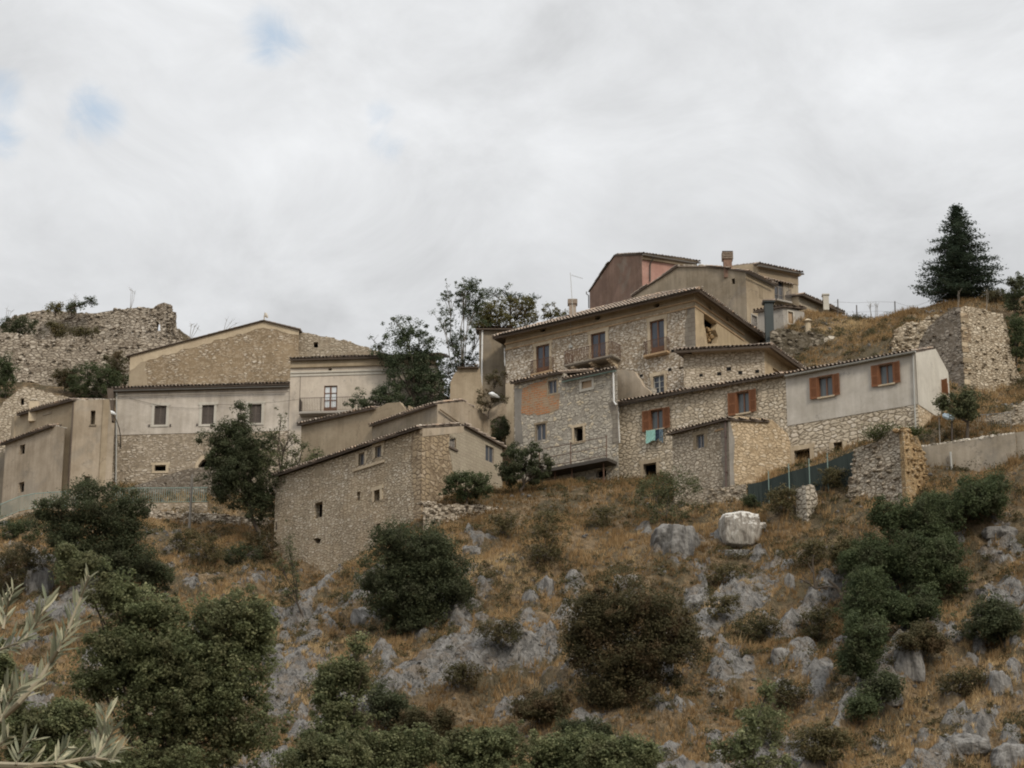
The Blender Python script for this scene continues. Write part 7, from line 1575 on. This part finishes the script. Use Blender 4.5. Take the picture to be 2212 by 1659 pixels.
# castle bank shrubs
for (u, v, Y, ru, rv, lab, lf) in ((40, 705, 172, 44, 22, 'dark bush at the left end of the upper castle wall', 'oak'), (120, 710, 172, 30, 16, 'brown green bush between the two castle walls', 'drygreen'), (210, 818, 165, 75, 36, 'dark green scrub at the foot of the castle terrace wall', 'shrub'), (250, 790, 166, 30, 40, 'taller dark scrub beside the brown gable', 'oak_red'), (12, 805, 165, 28, 45, 'dark green scrub at the left edge below the castle', 'shrub'), (140, 812, 165.5, 32, 22, 'low scrub on the castle terrace wall', 'oak_red'),
                                   (120, 663, 175.5, 26, 8, 'low green tuft on the castle wall top, left of two', 'yellow'), (155, 660, 175.5, 22, 10, 'low green tuft on the castle wall top, right of two', 'olive_green'), (185, 715, 172.5, 34, 10, 'yellowed low growth on the castle bank', 'drygreen')):
    b_ = at(u, v + rv, Y); plant('shrub', lab, 'shrub', b_, [B_(u - ru * .35, v, Y, ru * .6, rv * .8, max(ru, rv) * .5), B_(u + ru * .35, v + rv * .1, Y, ru * .6, rv * .8, max(ru, rv) * .5), B_(u, v - rv * .15, Y, ru * .5, rv * .8, max(ru, rv) * .5), B_(u, v + rv * .7, Y, ru * .8, rv * .5, max(ru, rv) * .5)], lf, .14, .45, int(ru * rv / 18) + 8, 75, trunk=.05, limbs=6)
plant('bare_shrub', 'thin leafy shrub leaning out from the castle wall top', 'shrub', at(150, 668, 175), [B_(192, 648, 175, 14, 9), B_(178, 658, 175, 12, 8), B_(200, 656, 175, 8, 6)], 'robinia', .14, .26, 34, 18, trunk=.05, limbs=22, twig=.02)
# wall plants
IV = ivy_spots
t = thing('wall_plants', IV[0], 'green tufts growing on top of the ruined tower stump', 'wall plants'); Pp = []
for c, r_ in ((IV[0], .8), (IV[1], .6), (IV[2], .5)):
    Pp.append(np.array(c) + nr.normal(size=(900, 3)) * np.array([r_ * .7, .2, r_ * .28]))
Pp = np.concatenate(Pp); np_mesh('foliage', leaf_quads(Pp, .11), 4, LM['ivy'], t, np.repeat(nr.random(len(Pp)), 4))
# feathery sapling in front of the old stone house
p, Y = G_(655, 1335); Yb = Y - .3
plant('feathery_sapling', 'slender feathery sapling in front of the old stone house', 'sapling', p, [B_(622, 1165, Yb, 9, 38), B_(632, 1215, Yb, 14, 45), B_(608, 1230, Yb, 16, 40), B_(640, 1265, Yb, 12, 36), B_(628, 1290, Yb, 18, 26)], 'olive_green', .10, .26, 90, 26, trunk=.07, limbs=30, twig=.016, fill=.2)
# dead tree and leaning trunk at the right
p, Y = G_(1818, 1335); t = thing('dead_tree', p, 'dark leaning bare trunk with forked dead branches on the right slope', 'dead tree'); mb = MB()
def A(u, v): return at(*cP(u, v), Y - .6)
mb.tube([p - Vector((0, 0, .4)), p, A(455, 720), A(440, 620), A(400, 540), A(340, 490)], [.16, .15, .13, .12, .09, .06], 6); mb.build('trunk', M['bark'], t); mb = MB()
for q in (((450, 640), (455, 560), (460, 480), (440, 420)), ((340, 530), (300, 535), (262, 545), (215, 500), (170, 440)), ((262, 545), (252, 460), (245, 380), (250, 330)), ((262, 545), (285, 470), (290, 420)), ((225, 510), (160, 480)), ((245, 440), (215, 380)), ((460, 500), (500, 450)), ((400, 540), (330, 525))):
    mb.tube([A(*x) for x in q], [.07 - .05 * i / (len(q) - 1) for i in range(len(q))], 5)
mb.build('branches', M['bark'], t)
# tall dry stalks on skylines
def stalk(u, v0, v1, lean, Y, label, head=True, n_=3):
    b_ = at(u, v1, Y); t = thing('dry_stalk', b_, label, 'dry plant', 'dry stalks on the skyline'); mb = MB(); Pp = []
    for i in range(n_):
        e = at(u + lean * (i - .5) * .9 + lean, v0 + i * 4, Y); m1 = b_.lerp(e, .5) + Vector((.06 * i, 0, 0)); mb.tube([b_ - Vector((0, 0, .3)), m1, e], [.022, .016, .01], 4)
        for k in range(5):
            q = e + Vector((rng.uniform(-.3, .3), rng.uniform(-.2, .2), rng.uniform(-.25, .25))); mb.tube([m1.lerp(e, .75), q], [.008, .006], 3)
            if head: Pp.append(np.array(q) + nr.normal(size=(5, 3)) * .05)
    mb.build('stems', M['palebark'], t)
    if head: np_mesh('seed_heads', leaf_quads(np.concatenate(Pp), .12), 4, LM['drygreen'], t)
for a in ((*cA(1350, 290), 85, 4, 175, 'tallest dry stalk on the upper castle wall'), (*cA(765, 230), 150, 3, 175.5, 'dry stalk beside the green tufts of the castle wall'), (*cA(60, 400), 290, 5, 177, 'dry stalks at the left end of the castle wall'), (*cA(1965, 605), 450, 8, 156.8, 'dry stalk at the lower left of the brown gable roof'),
          (*cB(860, 460), 320, 8, 157.5, 'dry stalk halfway up the brown gable roof'), (*cB(1215, 370), 270, 12, 157.5, 'bent dry stalk near the top of the brown gable roof'), (*cK(625, 1270), 1065, -2, 145, 'pair of dry stems between the skyline posts'), (*cK(668, 1300), 1060, 2, 144.8, 'forked dry stem right of the pair between the skyline posts'),
          (*cK(930, 1250), 1130, 3, 144.5, 'dry stalk right of the last skyline post'), (*cK(1525, 1100), 940, 2, 134, 'pale bare stem on top of the keep'), (*cK(1820, 1110), 930, 3, 134, 'pale dry stem on the keep right of the bare stem')):
    u, v1, vv, ln, Y, lab = a; f_ = {'c': 0}; v0 = v1 - (30 if vv > 0 else 0)
    base_v = {85: cA(0, 85)[1], 150: cA(0, 150)[1], 290: cA(0, 290)[1], 450: cA(0, 450)[1], 320: cB(0, 320)[1], 270: cB(0, 270)[1], 1065: cK(0, 1065)[1], 1060: cK(0, 1060)[1], 1130: cK(0, 1130)[1], 940: cK(0, 940)[1], 930: cK(0, 930)[1]}[vv]
    stalk(u, base_v, v1, ln, Y, lab, n_=2 if 'pale' in lab else 3, head=False)
# --- near oaks at the foot of the picture
Yn = 52
plant('near_oak', 'big leafy oak in the left foreground', 'tree', (at(330, 1659, Yn).x, Yn * K, hz(at(330, 1659, Yn).x, Yn * K)), [B_(180, 1225, Yn, 50, 38), B_(250, 1290, Yn, 72, 50), B_(330, 1330, Yn, 95, 50), B_(270, 1390, Yn, 100, 60), B_(500, 1330, Yn, 95, 60), B_(550, 1380, Yn, 60, 70), B_(430, 1400, Yn, 100, 60), B_(480, 1480, Yn, 100, 60), B_(210, 1470, Yn, 70, 45), B_(370, 1560, Yn, 110, 70), B_(520, 1580, Yn, 90, 60), B_(330, 1660, Yn, 220, 60), B_(400, 1470, Yn, 150, 110), B_(300, 1430, Yn, 120, 80), B_(140, 1195, Yn, 20, 22)], 'front', .078, .24, 2700, 74, trunk=.13, limbs=70, fill=.0, aspect=.7, twig=.014)
Yn = 50
plant('near_oak', 'leafy oak thicket at the bottom left corner behind the olive twigs', 'tree', (at(60, 1659, Yn).x, Yn * K, hz(at(60, 1659, Yn).x, Yn * K)), [B_(60, 1590, Yn, 90, 50), B_(140, 1560, Yn, 60, 45), B_(20, 1540, Yn, 50, 45), B_(150, 1640, Yn, 120, 40), B_(0, 1440, Yn, 30, 50)], 'front', .078, .24, 760, 74, trunk=.10, limbs=24, fill=.0, aspect=.7, twig=.014)
Yn = 58
plant('oak_sapling', 'upright oak sapling on the left of the rock face', 'tree', (at(735, 1659, Yn).x, Yn * K, hz(at(735, 1659, Yn).x, Yn * K)), [B_(735, 1460, Yn, 42, 50), B_(775, 1395, Yn, 20, 24), B_(705, 1480, Yn, 36, 42), B_(770, 1470, Yn, 28, 46), B_(735, 1540, Yn, 68, 40), B_(720, 1600, Yn, 90, 40), B_(700, 1650, Yn, 100, 30)], 'front', .078, .23, 560, 60, trunk=.10, limbs=36, fill=.15, aspect=.7, twig=.014)
for i, (u, v, ru, rv, lab) in enumerate(((700, 1640, 100, 50, 'dark leafy oak bank at the foot of the upright oak sapling'), (1345, 1630, 70, 40, 'short right end of the leafy oak bank along the bottom edge'), (860, 1620, 90, 48, 'left part of the leafy oak bank along the bottom edge'), (1040, 1612, 100, 50, 'middle part of the leafy oak bank along the bottom edge'), (1230, 1622, 105, 44, 'right part of the leafy oak bank along the bottom edge'))):
    Yn = 56 + i
    plant('oak_bank', lab, 'bush', (at(u, 1659, Yn).x, Yn * K, hz(at(u, 1659, Yn).x, Yn * K)), [B_(u - 45, v + 8, Yn, ru * .6, rv), B_(u + 40, v + 2, Yn, ru * .6, rv), B_(u, v - 6, Yn, ru * .5, rv * .9), B_(u, v + 45, Yn, ru, rv * .8), B_(u + 10, v + 90, Yn, ru * 1.1, rv)], 'front', .078, .22, 620, 66, trunk=.10, limbs=30, fill=.15, aspect=.7, twig=.014)
Yn = 60
plant('oak_sapling', 'pale green sapling top at the lower right', 'tree', (at(1620, 1659, Yn).x, Yn * K, hz(at(1620, 1659, Yn).x, Yn * K)), [B_(1655, 1500, Yn, 22, 28), B_(1630, 1555, Yn, 45, 34), B_(1600, 1610, Yn, 70, 34), B_(1640, 1650, Yn, 90, 30)], 'front', .095, .24, 130, 38, trunk=.08, limbs=30, fill=.15, aspect=.7, twig=.014)
# --- olive twigs close to the camera
ol = thing('olive_tree', (-3.4, 5.6, 0), 'silvery olive twigs reaching in from the left edge close by', 'tree'); mb = MB(); mb.tube([(-3.4, 5.6, -.3), (-3.35, 5.6, 1.2), (-3.0, 5.5, 2.3), (-2.4, 5.4, 2.8)], [.16, .14, .10, .05], 8)
mb.build('trunk', M['palebark'], ol)
M['twig'] = mat_flat('olive twig', (.30, .26, .18), .7, .15)
def oa(u, v, Y): U, V_ = cM(u, v); r = ray(U, V_); return CAM + r * (Y / r.y)
def olive_leaf(base, d, L, w, nrm, curl):
    d = d.normalized(); s = d.cross(nrm).normalized(); n2 = s.cross(d); out = []; k = 5
    rows = []
    for i in range(k + 1):
        f = i / k; ww = w * math.sin(math.pi * min(f * .94 + .05, 1)) ** .75; c = base + d * (L * f) + n2 * (curl * L * f * f)
        rows.append((c - s * ww + n2 * ww * .35, c, c + s * ww + n2 * ww * .35))
    for a, b_ in zip(rows, rows[1:]):
        out += [a[0], a[1], b_[1], b_[0], a[1], a[2], b_[2], b_[1]]
    return out
twigs = [([(-300, 900), (0, 840), (120, 795), (200, 750)], 5.0, 1.0, [(60, .5)]), ([(20, 700), (40, 600), (62, 500), (100, 420)], 5.2, .8, []), ([(150, 785), (230, 700), (285, 600), (330, 480)], 5.1, .9, []),
         ([(-200, 1480), (0, 1325), (130, 1210), (280, 1035), (350, 930), (400, 850), (470, 700), (560, 480), (615, 330)], 5.4, 1.0, []), ([(0, 1340), (60, 1200), (120, 1120), (190, 1060)], 5.2, .9, []),
         ([(-200, 1650), (0, 1640), (200, 1645), (400, 1630), (560, 1600), (660, 1588), (760, 1560), (860, 1510)], 5.0, 1.0, []), ([(640, 1590), (690, 1480), (725, 1360), (740, 1260)], 5.05, 1.0, []), ([(660, 1588), (740, 1480), (790, 1380)], 4.95, .9, []),
         ([(110, 1640), (130, 1560), (190, 1480), (250, 1450)], 4.9, .9, []), ([(380, 1630), (420, 1560), (470, 1510)], 4.9, .8, []), ([(660, 1590), (740, 1600), (800, 1600)], 4.9, .7, []), ([(0, 1200), (40, 1140), (60, 1100)], 5.3, .8, []), ([(380, 890), (430, 800), (520, 700), (560, 640)], 5.5, .8, []), ([(-100, 1560), (0, 1500), (60, 1440)], 4.8, .9, []), ([(-120, 760), (-20, 660), (20, 560), (15, 480)], 5.3, .9, [])]
for ti, (pts, Y, dens, _) in enumerate(twigs):
    W3 = [oa(u, v, Y + .02 * math.sin(i * 2.1)) for i, (u, v) in enumerate(pts)]; n_ = len(W3); mb = MB()
    thick = .0085 if n_ > 5 else .0035
    mb.tube(W3, [thick * (1 - .75 * i / (n_ - 1)) for i in range(n_)], 6); br = mb.build('branch', M['twig'], ol)
    V = []; T = []; tot = sum((b_ - a).length for a, b_ in zip(W3, W3[1:])); step_ = .0058 / dens; dist = tot * (.06 if n_ < 6 else .30); side = 1
    while dist < tot:
        q = dist; 
        for a, b_ in zip(W3, W3[1:]):
            L = (b_ - a).length
            if q <= L: break
            q -= L
        c = a.lerp(b_, min(q / L, 1)); t_ = (b_ - a).normalized(); sd = t_.cross(Vector((0, 1, 0))).normalized(); ang = rad(rng.uniform(16, 48)) * side; 
        roll = Vector((0, rng.uniform(-.6, .6), 0)); d = t_ * math.cos(ang) + sd * math.sin(ang) + roll * .5 + Vector((0, 0, .25)); nn = Vector((rng.uniform(-.5, .5), -1 if rng.random() < .6 else .3, rng.uniform(.2, 1))).normalized()
        LL_ = rng.uniform(.036, .060) * (1 if dist < tot * .85 else .8); o_ = olive_leaf(c, d, LL_, LL_ * rng.uniform(.052, .078), nn, rng.uniform(-.12, .15)); V += o_; T += [rng.random()] * len(o_)
        side = -side; dist += step_ * rng.uniform(.6, 1.3)
    if V: f = np_mesh('leaves', np.array([tuple(x) for x in V]), 4, LM['olive'], None, np.array(T)); f.parent = br; me_ = f.data; off = np.array(parent_origin(br)); co = np.empty(len(me_.vertices) * 3, np.float32); me_.vertices.foreach_get('co', co); co = co.reshape(-1, 3) - off; me_.vertices.foreach_set('co', co.astype(np.float32).ravel())
# ================================================================ rocks lying free
def boulder(name, label, pts_uvY, r, mat, seed, squash=(1, 1, 1), rough=.28, cat='rock', bury=.2, group=None):
    u, v, Y = pts_uvY; c = at(u, v, Y) if Y else on_ground(u, v); bm_ = __import__('bmesh').new(); __import__('bmesh').ops.create_icosphere(bm_, subdivisions=5, radius=1.0)
    co = np.array([tuple(x.co) for x in bm_.verts]); P = co * np.array(squash)
    n1 = fbm(co[:, 0] * 1.3 + seed, co[:, 2] * 1.3 + co[:, 1] * 1.1 + seed * 2, 4, seed); n2 = fbm(co[:, 0] * 3.5 + co[:, 1] * 2 + seed, co[:, 2] * 1.2 + seed, 4, seed + 9)
    blk = np.maximum.reduce([np.abs(co[:, 0]), np.abs(co[:, 1]), np.abs(co[:, 2])]); box_ = .78 / np.maximum(blk, .5)
    P = P * ((1 - .45) + .45 * box_[:, None]) * (1 + (n1 - .5)[:, None] * rough * 2 + (n2 - .5)[:, None] * rough * .9) * r
    for x, q in zip(bm_.verts, P): x.co = q
    me_ = bpy.data.meshes.new(name); bm_.to_mesh(me_); bm_.free(); me_.materials.append(M[mat]); o_ = bpy.data.objects.new(name, me_); COL.objects.link(o_); o_.location = c - Vector((0, 0, max(bury, r * .30 * squash[2] if not Y else bury))); return tag(o_, label, cat, group)
boulder('white_boulder', 'big whitish boulder with grey streaks standing on a ledge below the annex', (1600, 1142, 121.6), 1.45, 'whiterock', 3, (.98, .8, .88), .16)
boulder('white_boulder', 'small pale rock sticking out at the right of the big whitish boulder', (1642, 1130, 121.4), .42, 'whiterock', 5, (1, .7, .6), .2)
boulder('grey_boulder', 'tilted grey boulder with a flat base below the half bare shrub', (1458, 1170, 121.3), 1.35, 'rock', 14, (1.05, .8, .9), .30)
boulder('rock_ledge', 'flat grey ledge under the big whitish boulder', (1590, 1196, 121.3), 1.3, 'rock', 9, (1.6, .8, .26), .16)
for i, (u, v, r, s, lab) in enumerate(((782, 1335, .95, (.75, .8, 1.05), 'upright grey rock at the left foot of the large round oak'), (1512, 1300, 1.0, (1.0, .7, .75), 'pale pointed rock right of the rust tinged oak'), (1518, 1258, .75, (.38, .5, 1.3), 'narrow pale rock spike right of the rust tinged oak'),
        (1704, 1262, .85, (.45, .5, 1.3), 'narrow pale rock spike left of the dead branches'), (1180, 1275, .95, (.5, .6, 1.2), 'slanting grey rock above the grassy strip in the middle'), (85, 1262, 1.3, (.7, .7, 1.3), 'tall grey rock face at the left edge behind the olive twigs'),
        (2085, 1605, 1.0, (1.3, .8, .6), 'whitish craggy rock near the bottom right corner'), (2180, 1635, 1.2, (.9, .8, .9), 'large pale rock in the bottom right corner'), (1960, 1420, 1.2, (.8, .7, 1.1), 'pale smooth rock face inside the right hand scrub'), (2165, 1490, 1.2, (.55, .6, 1.3), 'tall grey rock at the right edge'),
        (1020, 1190, .7, (1.0, .7, .7), 'grey rock right of the large round oak'), (1925, 1505, .6, (1, .8, .8), 'small pale rock low in the right hand scrub'), (2060, 1370, .5, (1, .8, .8), 'small pale rock left of the round dark bush'), (1690, 1420, .8, (.8, .7, 1.0), 'grey blocky rock at the middle right'), (2160, 1150, .9, (1.3, .8, .5), 'pale rubble rock at the upper right edge'))):
    boulder('limestone_rock', lab, (u, v, None), r, 'rock', 20 + i, s, .26, bury=.15)
# ================================================================ dry grass, scrub and stones on the slope
def visible_pts(n, y0, y1, x0=-52, x1=60):
    n = int(n * 1.25)
    x = nr.uniform(x0, x1, n); y = nr.uniform(y0, y1, n); z = height(x, y); rm = rockmask(x, y, z); zz_ = z + detail(x, y, z, rm, np.ones(n)); return x, y, zz_, rm
x, y, z, rm = visible_pts(190000, 108, 172)
den = fbm(x * .5, y * .5, 4, 71); keep = (rm < .66) & (den > .28) & (nr.random(len(x)) < (den - .2) * 2.4)
# keep clear of terraces under the houses
U, V_ = project(x, y, z); keep &= (U > -420) & (U < 2700) & (V_ < 1720) & (V_ > 600)
x, y, z, den = x[keep], y[keep], z[keep], den[keep]; n_ = len(x)
nb = 6; Vt = np.empty((n_, nb, 3, 3)); base = np.stack([x, y, z - .03], -1)
hgt = nr.uniform(.15, .55, n_) * (.35 + 1.6 * np.clip(fbm(x * .6, y * .6, 3, 85) - .2, 0, 1)); tone0 = np.clip(fbm(x * .25, y * .25, 3, 81) * 1.5 - .25 + nr.uniform(-.2, .2, n_), 0, 1)
for k in range(nb):
    a = nr.uniform(0, 6.28, n_); off = np.stack([np.cos(a), np.sin(a), np.zeros(n_)], -1); w_ = nr.uniform(.018, .04, n_)[:, None]; side = np.stack([-np.sin(a), np.cos(a), np.zeros(n_)], -1)
    b0 = base + off * nr.uniform(0, .13, n_)[:, None]; lean = nr.uniform(.1, .65, n_)[:, None] * hgt[:, None]
    Vt[:, k, 0] = b0 - side * w_; Vt[:, k, 1] = b0 + side * w_; Vt[:, k, 2] = b0 + off * lean + np.array([.06, 0, 1]) * (hgt * nr.uniform(.6, 1.1, n_))[:, None]
og = np_mesh('dry_grass', Vt.reshape(-1, 3), 3, LM['grass'], None, np.repeat(np.clip(np.repeat(tone0[:, None], nb, 1) + nr.uniform(-.15, .15, (n_, nb)), 0, 1).ravel(), 3)); tag(og, 'golden dry grass covering the slope between the rocks', 'dry grass', kind='stuff')
x, y, z, rm = visible_pts(32000, 108, 172); den = fbm(x * .22 + 9, y * .22, 4, 91); U, V_ = project(x, y, z); keep = (rm < .85) & (den > .44) & (U > -420) & (U < 2700) & (V_ < 1700) & (V_ > 690); x, y, z = x[keep], y[keep], z[keep]
sel = nr.permutation(len(x))[:7500]; Pp = []; Tp = []
for i in sel:
    r_ = nr.uniform(.15, .62) ** 1.1 if nr.random() < .93 else nr.uniform(.6, 1.1); k = int(26 + 150 * r_); d = rdir(k); d[:, 2] = np.abs(d[:, 2]) * .75; Pp.append(np.array([x[i], y[i], z[i] - .03]) + d * r_ * (nr.random(k)[:, None] ** .5)); Tp.append(np.clip(nr.random() * .6 + nr.random(k) * .4, 0, 1))
Pp = np.concatenate(Pp); Tp = np.concatenate(Tp); os_ = np_mesh('low_scrub', leaf_quads(Pp, .11), 4, LM['scrub'], None, np.repeat(Tp, 4)); tag(os_, 'low olive brown scrub dotted over the dry slope', 'ground cover', kind='stuff')
x, y, z, rm = visible_pts(14000, 108, 172); U, V_ = project(x, y, z); den = fbm(x * .4 + 3, y * .4, 3, 95); keep = (den > .56) & (U > -420) & (U < 2700) & (V_ < 1700) & (V_ > 660); x, y, z = x[keep][:2600], y[keep][:2600], z[keep][:2600]
mb = MB()
for i in range(len(x)): mb.rock((x[i], y[i], z[i] + .02), rng.uniform(.05, .17), rng, 0, .4, .7)
mb.build('loose_stones', M['rock'], None, 'scattered grey loose stones on the slope', 'loose stones', kind='stuff')
